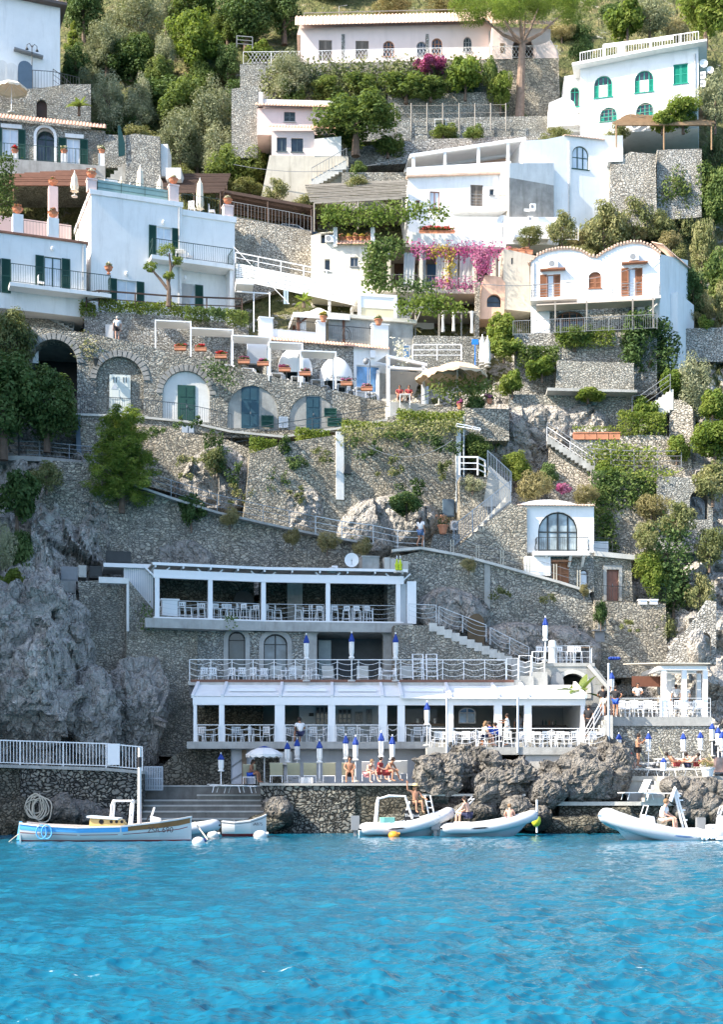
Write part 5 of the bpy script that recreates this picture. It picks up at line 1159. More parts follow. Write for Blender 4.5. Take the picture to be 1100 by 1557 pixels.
f_=Fr(700,724,88.0,2);pts=[f_.p(f_.h(698,724)[0],.3,f_.h(700,724)[1]),f_.p(f_.h(726,724)[0],.3,f_.h(700,724)[1]),f_.p(f_.h(739,724)[0],-.3,f_.h(700,726)[1])]
railing(pts,1.15,WMET,'horiz','balustrade','chunky white balustrade at the stair landing','balustrade',post_every=.8,nr=2,r=.045)
m=MB();q=f_.R(694,648,730,656,.2)
for s in(0,1):m.bar(f_.p(q[0],.2+.6*s,q[3]),f_.p(q[2],.2+.4*s,q[1]+.1),.06)
for k in range(4):m.bar(f_.p(lerp(q[0],q[2],k/3),.2,lerp(q[3],q[1],k/3)),f_.p(lerp(q[0],q[2],k/3),.75,lerp(q[3],q[1],k/3)),.05)
m.top('canopy_frame',WMET,'thin white canopy frame sticking out above the landing','canopy frame')
fC=Fr(120,640,90.9,8)
A2=fC.R(146,542,218,628);A3=fC.R(247,564,319,641);A4=fC.R(346,586,423,652);A5=fC.R(440,600,512,655);A1=fC.R(46,516,117,640)
arc=thing('arcade_wall','curving stone arcade wall with five arches below the white restaurant','wall',fC.p(8,0,-2))
holes=[arch_pts(*A1),arch_pts(*A2),arch_pts(*A3),arch_pts(*A4,rise=1.7),arch_pts(*A5,rise=1.6)]
out=[fC.h(-20,690),fC.h(600,690),fC.h(596,612),fC.h(560,606),fC.h(480,586),fC.h(430,576),fC.h(300,545),fC.h(200,520),fC.h(130,506),fC.h(40,496),fC.h(-20,480)]
lowz=min(p[1] for p in out)+.3
m=MB();m.slab(fC,out,holes,0,-1.2);m.build('wall',RUB,arc)
m=MB();m.fbox(fC,A1[0]-1,A1[2]+1,-5,-5.2,A1[1]-1,A1[3]+1);m.build('back_wall',DMET,arc)  # near-black colour stands in for the darkness inside the enclosed tunnel
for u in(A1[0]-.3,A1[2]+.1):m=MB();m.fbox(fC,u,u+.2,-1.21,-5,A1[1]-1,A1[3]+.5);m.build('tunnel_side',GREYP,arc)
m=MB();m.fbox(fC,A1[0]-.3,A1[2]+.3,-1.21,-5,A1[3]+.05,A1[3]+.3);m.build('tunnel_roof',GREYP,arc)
for A,mt,rise,rc in((A2,RUBM,None,-.25),(A3,WHITE2,None,-.15),(A4,GREYP,1.7,-.1),(A5,GREYP,1.6,-.08)):
 m=MB();m.slab(fC,arch_pts(*A,rise=rise),(),rc,rc-.3);m.build('arch_infill',mt,arc)
for A,rise in((A1,None),(A2,None),(A3,None)):
 m=MB();c=(A[0]+A[2])/2;w_=(A[2]-A[0])/2;zs=A[3]-w_
 for i in range(17):
  a0_,a1_=PI*i/17+.02,PI*(i+1)/17-.02;m.slab(fC,[(c+w_*math.cos(a0_),zs+w_*math.sin(a0_)),(c+(w_+.42)*math.cos(a0_),zs+(w_+.42)*math.sin(a0_)),(c+(w_+.42)*math.cos(a1_),zs+(w_+.42)*math.sin(a1_)),(c+w_*math.cos(a1_),zs+w_*math.sin(a1_))],(),.05,-.1)
 m.build('arch_stones',plain('voussoir_stone',(.30,.29,.27),.9,.3,3,.5),arc)
fi=lambda n:Fr(0,0,0,fC.deg,fC.p(0,n,0))
d=door(fi(-.12),arc,fC.R(166,569,198,628),plain('cream_white_metal_door',(.66,.68,.62),.5,.05),-.02,name='utility_door')
for x in(172,176,187,191):q=fC.R(x,573,x+1.2,581);m=MB();m.fbox(fi(-.12),q[0],q[2],.03,.06,q[1],q[3]);m.build('vent_slot',DMET,d)
q=fC.R(169,582,179,591);m=MB();m.slab(fi(-.12),[(q[0],q[1]),(q[2],q[1]),((q[0]+q[2])/2,q[3])],(),.05,.03);m.build('warning_triangle',plain('faded_warning_plate',(.5,.52,.55),.6,.1),d)
q=fC.R(270,585,297,641);door(fi(0),arc,q,SHUT,.1,name='green_door')
door(fi(0),arc,fC.R(367,587,394,651),plain('dark_teal_door',(.02,.07,.10),.5,.15),.05,name='teal_door')
door(fi(0),arc,fC.R(466,603,487,653),plain('dark_teal_door',(.02,.07,.10),.5,.15),.05,name='teal_door')
for x0,y0,x1,y1,mt,nm in((397,632,416,650,SHUT,'hatch'),(493,621,512,634,SHUT,'hatch'),(498,636,520,649,SHUT,'hatch'),(424,634,438,651,WMET,'meter_cover')):
 q=fC.R(x0,y0,x1,y1);shutter_leaf(fC,q[0],q[1],q[2],q[3],.04,mt,arc,nm)
m=MB();q=fC.R(48,532,58,552,-1);m.fbox(fC,q[0],q[2],-1,-1.1,q[1],q[3]);m.build('white_panel',WMET,arc)
m=MB();q=fC.R(140,541,150,556,.4);c=fC.p((q[0]+q[2])/2,.4,q[1]);m.lathe(c,[(.08,0),(.2,.4),(.24,.42),(.05,.6)],6);m.bar(c+Vector((0,0,.55)),fC.p((q[0]+q[2])/2-.2,0,q[3]),.04);m.top('wall_lantern',DMET,'dark wall lantern left of the cream utility door','lantern')
fwk=Fr(120,640,90.1,8);m=MB();pp=[(110,634),(200,637),(283,645),(350,660),(430,668),(520,654),(600,640),(690,622)]
t=thing('arcade_walkway','stone walkway running along the foot of the arcade','walkway',fwk.p(6,0,-1))
outp=[fwk.h(x,y) for x,y in pp];m.slab(fwk,[(outp[0][0],outp[0][1]-1.5)]+[(u,z) for u,z in[(outp[-1][0],outp[-1][1]-1.5)]]+outp[::-1],(),.5,-2.2);m.build('wall',RUB,t)
m=MB()
for a,b in zip(outp,outp[1:]):m.bar(fwk.p(a[0],.4,a[1]+.03),fwk.p(b[0],.4,b[1]+.03),.4,.14)
m.build('kerb',CONCL,t)
railing([fwk.p(fwk.h(x,y)[0],.3,fwk.h(x,y)[1]) for x,y in((122,633),(200,637),(283,645),(352,660))],1.25,plain('dark_slate_rail',(.05,.07,.08),.5,.2),'bars','arcade_railing','dark bar railing in front of the left arcade doors',post_every=1.8,gap=.15,r=.018)
railing([fwk.p(fwk.h(x,y,.4)[0],.4,fwk.h(x,y,.4)[1]) for x,y in((225,706),(290,694),(352,682),(430,668),(520,655),(600,641),(655,622))],1.1,plain('dark_slate_rail',(.05,.07,.08),.5,.2),'horiz','path_railing','dark horizontal railing along the hedge top path',post_every=2.4,nr=2,r=.022)
q=fwk.R(118,632,124,760,.5);m=MB();m.bar(fwk.p(q[0],.6,q[3]),fwk.p(q[2],1.0,q[1]),.3,.2);m.top('metal_chute',plain('slate_blue_metal',(.10,.15,.2),.5,.1),'slate blue metal chute down the wall left of the young pine','chute')
for i,(x0,x1) in enumerate(((276,286),(287,295))):q=fwk.R(x0,648,x1,659,.55);m=MB();m.fbox(fwk,q[0],q[2],.62,.5,q[1],q[3]);m.fbox(fwk,q[0]+.04,q[2]-.04,.64,.62,q[1]+.04,q[3]-.04);m.top('meter_box',plain('pale_slate_box',(.38,.43,.48),.6,.08),['left','right'][i]+' pale slate meter box below the green arcade door','box')
f_=Fr(60,690,88.6,4);pts=[f_.p(f_.h(x,y)[0],0,f_.h(x,y)[1]) for x,y in((-40,695),(60,698),(150,706))]
railing(pts,1.1,plain('blue_grey_rail',(.25,.29,.32),.6,.1),'horiz','path_railing','pale railing of the left path under the dark trees',post_every=2,nr=3,r=.025)
m=MB()
for a,b in zip(pts,pts[1:]):m.bar(a-Vector((0,0,.15)),b-Vector((0,0,.15)),1.5,.3)
m.top('left_path',CONC,'short concrete path under the dark trees on the left','path')
m=MB();o=f_.h(30,700);m.tube([f_.p(o[0],.4,o[1]),f_.p(o[0],.4,o[1]+2.7),f_.p(o[0]-.15,.4,o[1]+3.0)],.06,6);m.tube([f_.p(o[0],.4,o[1]+2.4),f_.p(o[0]-.4,.4,o[1]+2.6),f_.p(o[0]-.8,.4,o[1]+2.3)],.03,5);m.lathe(f_.p(o[0]-.8,.4,o[1]+2.1),[(.12,0),(.05,.2)],8);m.top('street_lamp',DMET,'dark iron lamp post on the left path','lamp')
fH2=Fr(780,845,86.0,1.5);hs=thing('arched_window_house','small white house with one big arched window and a vaulted roof','house',fH2.p(2,0,0))
aw=fH2.R(819,778,880,838)
o1=[fH2.h(795,840),fH2.h(904,840),fH2.h(904,770),fH2.h(795,766)]
shell(fH2,o1,[arch_pts(*aw,rise=1.25)],4.5,'wall',WHITE,hs)
ww=window(fH2,hs,aw,DMET,glassmat('pale_reflecting_glass',(.30,.36,.38)),arch=True,rise=1.25,cols=4,rec=.16,sill=False,name='arched_window',fw=.09)
m=MB();zt_=fH2.h(850,776)[1]
c=((o1[0][0]+o1[1][0])/2-.25,o1[2][1]-.02);w2=(o1[1][0]-o1[0][0])/2+.25
vp=[(c[0]-w2*.98+1.96*w2*i/18*.86,c[1]+.48*math.sin(PI*min(1,max(0,i/18)))**.6) for i in range(19)]
m.slab(fH2,[(vp[-1][0],c[1]-.05),]+vp[::-1]+[(vp[0][0],c[1]-.05)],(),-.25,-4.4);m.build('vault_roof',WHITE,hs)
m=MB();tile_strip(m,fH2,o1[0][0]-.3,o1[1][0]+.03,.28,o1[2][1]+.0,-.3,o1[2][1]+.12,.2);m.build('tile_edge',TILEP,hs)
bs=thing('balcony',None,None,Vector((0,0,0)));bs.parent=hs;del_=[bs]
q=fH2.R(812,838,897,842,.7);m=MB();m.fbox(fH2,q[0],q[2],.75,0,q[1]-.1,q[3]);m.build('floor_slab',WHITE2,bs)
for x in(829,866,886):u=fH2.h(x,848)[0];m=MB();m.slab(fH2.sub(u,0,0,90),[(-.0,q[1]-.1),(-.7,q[1]-.1),(0,q[1]-.7)],(),.08,-.08);m.build('bracket',WHITE2,bs)
zz=q[3];railing([fH2.p(fH2.h(815,840)[0],0,zz),fH2.p(fH2.h(815,840)[0],.7,zz),fH2.p(fH2.h(895,840,.7)[0],.7,zz),fH2.p(fH2.h(895,840)[0],0,zz)],.85,DMET,'belly','railing',parent=bs,gap=.13,r=.016,post_every=3)
w1=fH2.R(840,856,866,887);a_=fH2.R(882,866,895,890)
o2=[fH2.h(795,900),fH2.h(904,900),fH2.h(904,840),fH2.h(795,840)];o2=[(u,z-(.003 if i>1 else 0)) for i,(u,z) in enumerate(o2)]
shell(fH2,o2,[rect_pts(*w1),arch_pts(*a_)],4.4,'stone_base',RUBM,hs)
shutter_leaf(fH2,w1[0],w1[1],(w1[0]+w1[2])/2,w1[3],-.12,BROWN,hs);shutter_leaf(fH2,(w1[0]+w1[2])/2,w1[1],w1[2],w1[3],-.12,BROWN,hs)
m=MB();m.fbox(fH2,w1[0]-.1,w1[2]+.1,.35,-.1,w1[3]+.02,w1[3]+.14);m.build('lintel_canopy',BROWN,hs)
window(fH2,hs,a_,DMET,CURT,arch=True,cols=1,rec=.1,name='small_arched_window')
m=MB();q=fH2.R(798,846,838,875,.5);m.fbox(fH2,q[0],q[2],.5,.1,q[1],q[3]);m.top('white_tank_box',WHITE,'plain white box wall in front of the arched window house','box')
q=fH2.R(904,816,926,850,-1.5);m=MB();m.fbox(fH2,fH2.h(904,830)[0]+.01,q[2],-1.5,-4,q[1],q[3]-.3);m.build('side_wing',WHITE,hs)
fAn=Fr(900,890,86.3,5);an=thing('stone_annex','stone annex with a tall brown door right of the arched window house','house',fAn.p(1.5,0,-1))
dd=fAn.R(923,866,942,914);o3=[fAn.h(904,918),fAn.h(963,918),fAn.h(961,852),fAn.h(904,846)]
shell(fAn,o3,[rect_pts(*dd)],3.5,'wall',RUBM,an)
door(fAn,an,dd,plain('reddish_brown_door',(.22,.10,.07),.6,.15),.15)
m=MB();m.slab(fAn,rect_pts(dd[0]-.2,dd[1],dd[2]+.2,dd[3]+.25),[rect_pts(*dd)],.05,-.03);m.build('door_surround',GREYP,an)
m=MB();u0,u1=o3[0][0],o3[1][0];z_=o3[2][1];m.slab(fAn,[(u0-.02,o3[3][1]),(u1+.1,z_),(u1+.1,z_+.3),(u0-.02,o3[3][1]+.3)],(),.25,-3.6);m.build('roof_slab',CONCL,an)
railing([fAn.p(fAn.h(x,y,-.2)[0],-.2,fAn.h(x,y,-.2)[1]) for x,y in((904,841),(960,846))],1.0,DMET,'horiz','roof_railing','dark roof railing on top of the stone annex',post_every=1.2,nr=2,r=.015)
fAw=Fr(900,960,85.2,5)
wallthing('rubble_wall','coursed rubble wall under the stone annex',fAw,[(905,1030),(1017,1030),(1013,918),(905,914)],RUB,2.6)
railing([fAw.p(fAw.h(x,y)[0],-.1,fAw.h(x,y)[1]) for x,y in((902,914),(965,917),(1014,918))],1.0,DMET,'bars','iron_railing','dark iron railing in front of the brown annex door',post_every=1.5,gap=.14,r=.014)
for i,x in enumerate((973,989)):q=fAw.R(x,911,x+12,919,.1);m=MB();m.fbox(fAw,q[0],q[2],.1,-.25,q[1],q[3]);m.fbox(fAw,q[0]-.04,q[2]+.04,.14,-.29,q[3]-.08,q[3]);m.top('planter_box',WMET,['left','right'][i]+' white trough on the coursed wall beside the annex','planter')
q=fAw.R(907,933,922,975,.3);m=MB();m.fbox(fAw,q[0],q[2],.02,-.3,q[1],q[3]-1);m.fbox(fAw,q[0]+.2,q[0]+.4,.1,0,q[3]-.9,q[3]-.1);m.fbox(fAw,q[0]-.2,q[2],.3,0,q[3]-1.05,q[3]-.98);m.top('wall_niche_shelf',GMET,'narrow niche with a shelf at the joint of the two rubble walls','niche')
fE=Fr(1050,960,82.0,-12);ea=fE.R(1062,962,1082,998);wallthing('ruined_wall','old rubble wall with a dark arch running down the right cliff',fE,[(1010,1010),(1090,1010),(1090,915),(1075,912),(1050,950),(1020,985)],RUBL,1.2,[arch_pts(*ea)])
rock('cliff_rock',1060,985,14,26,81.2,'smooth pale boulder left of the old dark arch',ROCK,51,.8,40,.6)
for lb,cx,cy,rx,ry,Y,sd in(('big angular rock high on the left cliff',62,935,42,55,77.5,61),('angular rock at the left edge of the cliff',8,960,40,70,76,62),('upright rock block right in the left cliff',112,985,26,60,78,63),('broad rock block low on the left cliff',60,1065,60,60,75.5,64),('rock block above the white quay fence',140,1085,40,60,77,65),('rock shoulder right of the white quay fence',215,1090,42,75,79.5,66)):rock('cliff_rock',cx,cy,rx,ry,Y,lb,ROCK,sd,.8,72,1.7)
fJ=Fr(395,600,95.0,14);JW=thing('white_restaurant','white restaurant with domed awnings and a terrace above the arcade wall','restaurant',fJ.p(4,0,-1))
op=fJ.R(542,556,578,596)
o1=[fJ.h(408,612),fJ.h(592,625),fJ.h(592,529),fJ.h(408,516)]
mid=fJ.h(538,560)[0]
holes_st=[arch_pts(*fJ.R(432,545,470,590)),arch_pts(*fJ.R(496,555,530,595))]
so=[(o1[0][0],o1[0][1]),(mid,o1[0][1]),(mid,fJ.h(538,527)[1]),(o1[3][0],o1[3][1])]
shell(fJ,so,holes_st,4,'stone_wall',RUBL,JW)
wo=[(mid+.003,o1[1][1]),o1[1],o1[2],(mid+.003,fJ.h(538,525)[1])]
shell(fJ,wo,[rect_pts(*op)],4,'white_wall',WHITE,JW)
window(fJ,JW,op,WMET,GLASSB,cols=2,rec=.1)
for(x0,y0,x1,y1) in((424,526,476,562),(488,540,538,575)):
 q=fJ.R(x0,y0,x1,y1,.6);m=MB();cx=(q[0]+q[2])/2;w2=(q[2]-q[0])/2;n=12;k=6;vs=[]
 for j in range(k+1):
  b=PI/2*j/k
  for i in range(n+1):
   a=PI*i/n;vs.append(fJ.p(cx-w2*math.cos(a)*(1-.25*math.sin(b)*0),.06+1.3*math.sin(b)*math.sin(a)**.5*.9,q[1]+(q[3]-q[1])*math.sin(a)*math.cos(b)))
 m.add(vs,[(j*(n+1)+i,j*(n+1)+i+1,(j+1)*(n+1)+i+1,(j+1)*(n+1)+i) for j in range(k) for i in range(n)])
 front=vs[-(n+1):];m.add(front+[v-Vector((0,0,.35)) for v in front],[(i,i+1,n+2+i,n+1+i) for i in range(n)])
 aw_=m.build('dome_awning',WPVC,JW,True)
 if x0==488:
  text('Armandino',.42,DMET,fJ.p(cx+.25,1.27,q[1]-.28),fJ.deg,aw_,'name_lettering',.25)
q=fJ.R(436,562,470,600);window(fJ,JW,(q[0],q[1]+.3,q[2],q[3]),WMET,GLASS,cols=2,rec=.2)
q=fJ.R(498,574,528,600);window(fJ,JW,(q[0],q[1]+.2,q[2],q[3]),WMET,GLASS,cols=2,rec=.2)
m=MB();tile_strip(m,fJ,fJ.h(410,516)[0],fJ.h(592,528)[0],.35,fJ.h(500,524)[1]-.1,-.2,fJ.h(500,524)[1]+.25,.22);m.build('tile_edge',TILE,JW)
zt_=fJ.h(500,521)[1]
m=MB();m.fbox(fJ,fJ.h(408,516)[0]-.3,fJ.h(592,528)[0],-.3,-5,zt_-.2,zt_);m.build('terrace_floor',PAVE,JW)
q=fJ.R(410,497,495,518,-.3);m=MB();m.fbox(fJ,q[0],q[2],-.3,-.5,zt_,zt_+.75);m.build('parapet',WHITE,JW)
for x0,x1,y0 in((395,415,484),(483,495,489),(567,591,494)):
 q=fJ.R(x0,y0,x1,520,-.3);m=MB();m.fbox(fJ,q[0],q[2],-.25,-.85,zt_-.3,q[3]);m.fbox(fJ,q[0]-.06,q[2]+.06,-.2,-.9,q[3],q[3]+.08);m.build('pedestal',WHITE,JW)
for xa,xb,zz,hh in((416,482,.75,.7),(496,566,.0,1.35)):
 railing([fJ.p(fJ.h(x,510,-.35)[0],-.35,zt_+zz) for x in(xa,xb)],hh,DMET,'belly','railing',parent=JW,gap=.15,r=.018,post_every=3)
m=MB();u=fJ.h(527,505,-.3)[0];m.lathe(fJ.p(u,-.35,zt_+.5),[(.02,0),(.02,.01)],6)
for k in range(2):
 pp=[fJ.p(u+.3*math.cos(a*PI/8)*(1-.4*k),-.28,zt_+.7+.55*math.sin(a*PI/8)*(1-.4*k)) for a in range(17)];m.tube(pp,.025,5)
m.build('wheel_ornament',DMET,JW)
q=fJ.R(562,534,570,545);m=MB();m.fbox(fJ,q[0],q[2],.25,0,q[1],q[3]);m.build('vent_box',WMET,JW)
m=MB();q=fJ.R(563,548,567,612,1.2);m.tube([fJ.p(q[0],1.2,q[1]),fJ.p(q[0],1.2,q[3]),fJ.p(q[0]-.3,1.2,q[3]+.15)],.04,6);m.ball(fJ.p(q[0]-.3,1.2,q[3]-.1),.2,.2,.22);m.top('globe_lamp',GMET,'dark pole with a globe lamp before the white wall','lamp')
fJt=Fr(240,560,93.0,8);m=MB()
vs=[fJt.p(fJt.h(225,540)[0],-1,fJt.h(225,548)[1]),fJt.p(fJt.h(600,620)[0],-1,fJt.h(600,622)[1]),fJt.p(fJt.h(600,620)[0],-7,fJt.h(600,622)[1]),fJt.p(fJt.h(225,540)[0],-7,fJt.h(225,548)[1])]
m.hexa([v-Vector((0,0,.5)) for v in vs]+vs);m.top('restaurant_terrace',PAVE,'paved terrace in front of the white restaurant','terrace')
fV=Fr(589,620,93.6,12);t=thing('glass_veranda','white framed glass veranda with a grey folding roof','veranda',fV.p(2,0,0))
q=fV.R(589,543,650,620);H_=q[3]-q[1]
for u in(q[0]+.1,q[2]-.25):
 for n in(0,-3.2):m=MB();m.fbox(fV,u-.1,u+.1,n,n-.2,q[1],q[3]-.35 if u>1 else q[3]);m.build('post',WMET,t)
m=MB();m.bar(fV.p(q[0],-.1,q[3]),fV.p(q[2],-.1,q[3]-.42),.25,.18);m.build('sloping_beam',WMET,t);m=MB();m.bar(fV.p(q[0],-.1,q[3]-.75),fV.p(q[2],-.1,q[3]-.75),.2,.16);m.build('beam',WMET,t)
m=MB();m.add([fV.p(q[0],0,q[3]+.05),fV.p(q[2],0,q[3]-.37),fV.p(q[2],-3.3,q[3]+.2),fV.p(q[0],-3.3,q[3]+.6)],[(0,1,2,3)]);m.build('roof_panel',plain('pale_roof_sheet',(.6,.62,.63),.5,.04),t)
m=MB();m.add([fV.p(q[0]+.2,-.3,q[3]-.9),fV.p(q[2]-.3,-.3,q[3]-.9),fV.p(q[2]-.3,-2.4,q[3]-1.9),fV.p(q[0]+.2,-2.4,q[3]-1.9)],[(0,1,2,3)]);m.build('folding_blind',plain('grey_fabric',(.30,.31,.33),.8,.08),t)
m=MB();
for k in range(5):u=lerp(q[2]-.2,q[2]+.5,k/4);m.bar(fV.p(u,-.4*k,q[1]),fV.p(u,-.4*k,q[3]-.9),.06)
m.build('side_mullions',plain('pale_blue_frame',(.5,.6,.7),.4,.05),t)
m=MB();m.fbox(fV,q[0],q[2],-3.3,-3.5,q[1],q[3]-.2);m.build('back_wall',GREYP,t)
m=MB();q2=fV.R(592,618,660,628,1);m.fbox(fV,q2[0],q2[2],1.2,-3.4,q2[1]-1,q[1]);m.build('floor',CONCL,t)
fK=Fr(585,560,98.0,10);kb=thing('grey_house','grey rendered house with a pale blue framed window','house',fK.p(1,0,-2))
wq=fK.R(612,523,625,546);o=[fK.h(500,575),fK.h(630,575),fK.h(628,493),fK.h(500,482)];shell(fK,o,[rect_pts(*wq)],4,'wall',GREYP,kb);window(fK,kb,wq,WMET,GLASSB,cols=1,fw=.12,rec=.06)
m=MB();m.slab(fK,[(o[3][0],o[3][1]),(o[2][0]+.25,o[2][1]),(o[2][0]+.25,o[2][1]+.25),(o[3][0],o[3][1]+.25)],(),.25,-4.2);m.build('roof_slab',CREAMP,kb)
def frame_box(fr,x0,y0,x1,y1,d,label,cloth=None,name='canopy_frame',th=.16,drop=.0,sheet=True,Y2=None):
 q=fr.R(x0,y0,x1,y1);t=thing(name,label,'canopy',fr.p((q[0]+q[2])/2,0,q[1]))
 for u in(q[0]+th/2,q[2]-th/2):
  for n in(0,-d):m=MB();m.fbox(fr,u-th/2,u+th/2,n,n-th,q[1],q[3]-th);m.build('post',WMET,t)
 m=MB();
 for n in(0,-d):m.fbox(fr,q[0],q[2],n,n-th,q[3]-th,q[3])
 for u in(q[0],q[2]-th):m.fbox(fr,u,u+th,-th,-d,q[3]-th,q[3])
 m.build('top_frame',WMET,t)
 if sheet:m=MB();m.fbox(fr,q[0]+th,q[2]-th,-th,-d,q[3]-.1,q[3]-.06);m.build('cover',cloth or WPVC,t)
 return t,q
fcc=Fr(500,490,99.0,-6);t,q=frame_box(Fr(545,490,98.2,10),545,447,604,490,3.2,'white box canopy with a cream side blind above the gazebo',th=.2)
ff=Fr(545,490,98.2,10);m=MB();m.fbox(ff,q[0]+.2,q[2]-.2,-.05,-.1,q[3]-1.0,q[3]-.2);m.build('side_panel',WPVC,t);m=MB();m.fbox(ff,q[0]+.25,q[2]-.25,-.08,-.12,q[1]+.1,q[3]-1.0);m.build('side_blind',plain('cream_blind',(.70,.62,.42),.8,.05),t)
ff=Fr(500,470,101.2,-8);frame_box(ff,499,440,548,480,2,'large white canopy frame left of the box canopy',th=.2)
fg_=Fr(488,515,97.2,10);t=thing('gazebo','white cloth gazebo with brown posts on the restaurant terrace','gazebo',fg_.p(0,0,0))
q=fg_.R(452,479,525,522)
for u in(q[0]+.1,q[2]-.1):
 for n in(0,-2.6):
  m=MB();m.fbox(fg_,u-.1,u+.1,n,n-.2,q[1],q[3]);m.build('post',WOOD if False else plain('red_brown_wood',(.18,.08,.05),.7,.2),t)
  sg=1 if u<(q[0]+q[2])/2 else-1;m=MB();m.bar(fg_.p(u,n-.1,q[3]-.7),fg_.p(u+sg*.8,n-.1,q[3]-.05),.1);m.build('brace',MATS['red_brown_wood'],t)
for u in(q[0]+.45,q[2]-.4):m=MB();m.fbox(fg_,u-.22,u+.22,-.15,-.3,q[1],q[3]);m.build('curtain',WCANV,t)
cx=(q[0]+q[2])/2;ap=fg_.p(cx,-1.3,fg_.h(488,459)[1]);e=[fg_.p(q[0]-.3,.3,q[3]),fg_.p(q[2]+.3,.3,q[3]),fg_.p(q[2]+.3,-2.9,q[3]),fg_.p(q[0]-.3,-2.9,q[3])]
m=MB();vs=[];N=8
ring=[e[k].lerp(e[(k+1)%4],i/N) for k in range(4) for i in range(N)]
for s,h in((1,0),(.66,.22),(.35,.52),(.06,.98)):vs+=[Vector((ap.x+(p.x-ap.x)*s,ap.y+(p.y-ap.y)*s,p.z+(ap.z-p.z)*h)) for p in ring]
L=len(ring);m.add(vs,[(r_*L+i,r_*L+(i+1)%L,(r_+1)*L+(i+1)%L,(r_+1)*L+i) for r_ in range(3) for i in range(L)]);m.add(ring+[p-Vector((0,0,.35)) for p in ring],[(i,(i+1)%L,L+(i+1)%L,L+i) for i in range(L)]);m.build('tent_roof',WCANV,t,False)
for(x0,y0,x1,y1,Y,lb) in((235,487,291,533,93.6,'leftmost slim white pergola frame over the restaurant terrace'),(289,499,355,560,93.2,'second slim white pergola frame over the restaurant terrace'),(352,510,412,572,92.9,'third slim white pergola frame over the restaurant terrace'),(408,520,461,580,92.6,'fourth slim white pergola frame before the left domed awning'),(456,533,512,590,92.4,'slim white pergola frame between the two domed awnings')):
 frame_box(Fr(x0,y1,Y,8),x0,y0,x1,y1,1.4,lb,th=.09,name='slim_canopy_frame')
m=MB();f_=Fr(395,560,95.2,10);q=f_.R(376,517,412,553);m.fbox(f_,q[0],q[2],0,-.3,q[1],q[3]);m.top('white_partition',plain('pale_blue_grey_panel',(.45,.48,.53),.6,.05),'pale grey partition left of the domed awnings','partition')
FP=[(274,533,'first'),(305,534,'second'),(336,545,'third'),(371,553,'fourth'),(400,556,'fifth'),(433,565,'sixth'),(464,571,'seventh'),(527,586,'eighth'),(558,594,'ninth')]
for x,y,o in FP:potted(P(x,y,91.0),'%s terracotta trough of red flowers from the left on the arcade wall top'%o,.19,.24,L_MID,L_PINKF if x>360 else L_REDF,.2,style='trough',name='flower_trough',group='flower troughs on the arcade wall')
open_umbrella(P(696,614,91.5),2.0,2.75,.85,plain('pale_peach_canvas',(.58,.44,.30),.8,.06,3,.2),'big cream parasol, nearer one, on the hedge terrace','garden_parasol',val=.22)
open_umbrella(P(668,617,93.0),1.6,2.6,.7,MATS['pale_peach_canvas'],'cream parasol partly hidden behind the big cream parasol','garden_parasol',val=.22)
wallthing('garden_terrace','paved garden terrace under the cream parasols',Fr(650,632,91.0,2),[(590,670),(775,670),(775,622),(660,618),(590,634)],RUB,4,cat='terrace')
fB_=Fr(138,470,97.5,20);LH=thing('white_house','large white house with dark green shutters and a roof terrace on the left','house',fB_.p(3,0,-1))
ub,ue=fB_.h(138,400)[0],fB_.h(276,400)[0];zb0=fB_.h(200,474)[1]-1.2;zt0=fB_.h(205,305)[1]
w1=fB_.R(238,345,261,403);w2=fB_.R(178,426,207,462)
shell(fB_,[(ub,zb0),(ue,zb0),(ue,zt0),(ub,zt0)],[rect_pts(*w1),rect_pts(*w2)],7.5,'main_wall',WHITE,LH)
window(fB_,LH,w1,WMET,CURT,shut='open',cols=2,sill=False);window(fB_,LH,w2,WMET,CURT,shut='open',cols=2,sw=.55,sill=False)
m=MB();m.fbox(fB_,ub-.1,ue+.1,.1,-7.6,zt0,zt0+.34);m.build('cornice',WHITE,LH)
uw=fB_.h(357,400,-.5)[0];zt1=fB_.h(315,333,-.5)[1];w3=fB_.R(270,431,296,467,-.5)
shell(Fr(0,0,0,fB_.deg,fB_.p(0,-.5,0)),[(ue+.003,zb0),(uw,zb0),(uw,zt1),(ue+.003,zt1)],[rect_pts(*w3)],6.5,'wing_wall',WHITE,LH)
m=MB();m.fbox(fB_,ue+.103,uw+.1,-.4,-7.1,zt1,zt1+.42);m.build('cornice',WHITE,LH)
window(Fr(0,0,0,fB_.deg,fB_.p(0,-.5,0)),LH,w3,WMET,CURT,shut='open',cols=2,sw=.6,sill=False)
zq=fB_.h(300,404)[1];ua_,ub2=fB_.h(226,404)[0],fB_.h(355,404,.8)[0]
m=MB();m.fbox(fB_,ua_,ub2,1.0,-.48,zq-.28,zq);m.fbox(fB_,ub2-.25,ub2,.75,-.5,zb0,zq-.28);m.build('balcony_slab',WHITE,LH)
railing([fB_.p(ua_+.1,0,zq),fB_.p(ua_+.1,.9,zq),fB_.p(ub2-.08,.9,zq),fB_.p(ub2-.08,-.45,zq)],1.2,GREENM,'belly','balcony_railing',parent=LH,gap=.16,r=.02,post_every=2.4)
fL=Fr(0,0,0,fB_.deg,fB_.p(0,1.2,0));ul=fL.h(-60,400)[0];zt2=fL.h(60,362)[1];w4=fL.R(67,391,93,443);ur=fL.h(131,400)[0];w5=fL.R(-28,391,1,443)
shell(fL,[(ul,zb0-.0),(ur,zb0),(ur,zt2),(ul,zt2)],[rect_pts(*w4),rect_pts(*w5)],6.9,'left_wall',WHITE,LH)
window(fL,LH,w4,GREENM,CURT,shut='open',cols=2,rec=.1,sill=False);window(fL,LH,w5,GREENM,CURT,shut='open',cols=2,rec=.1,sill=False)
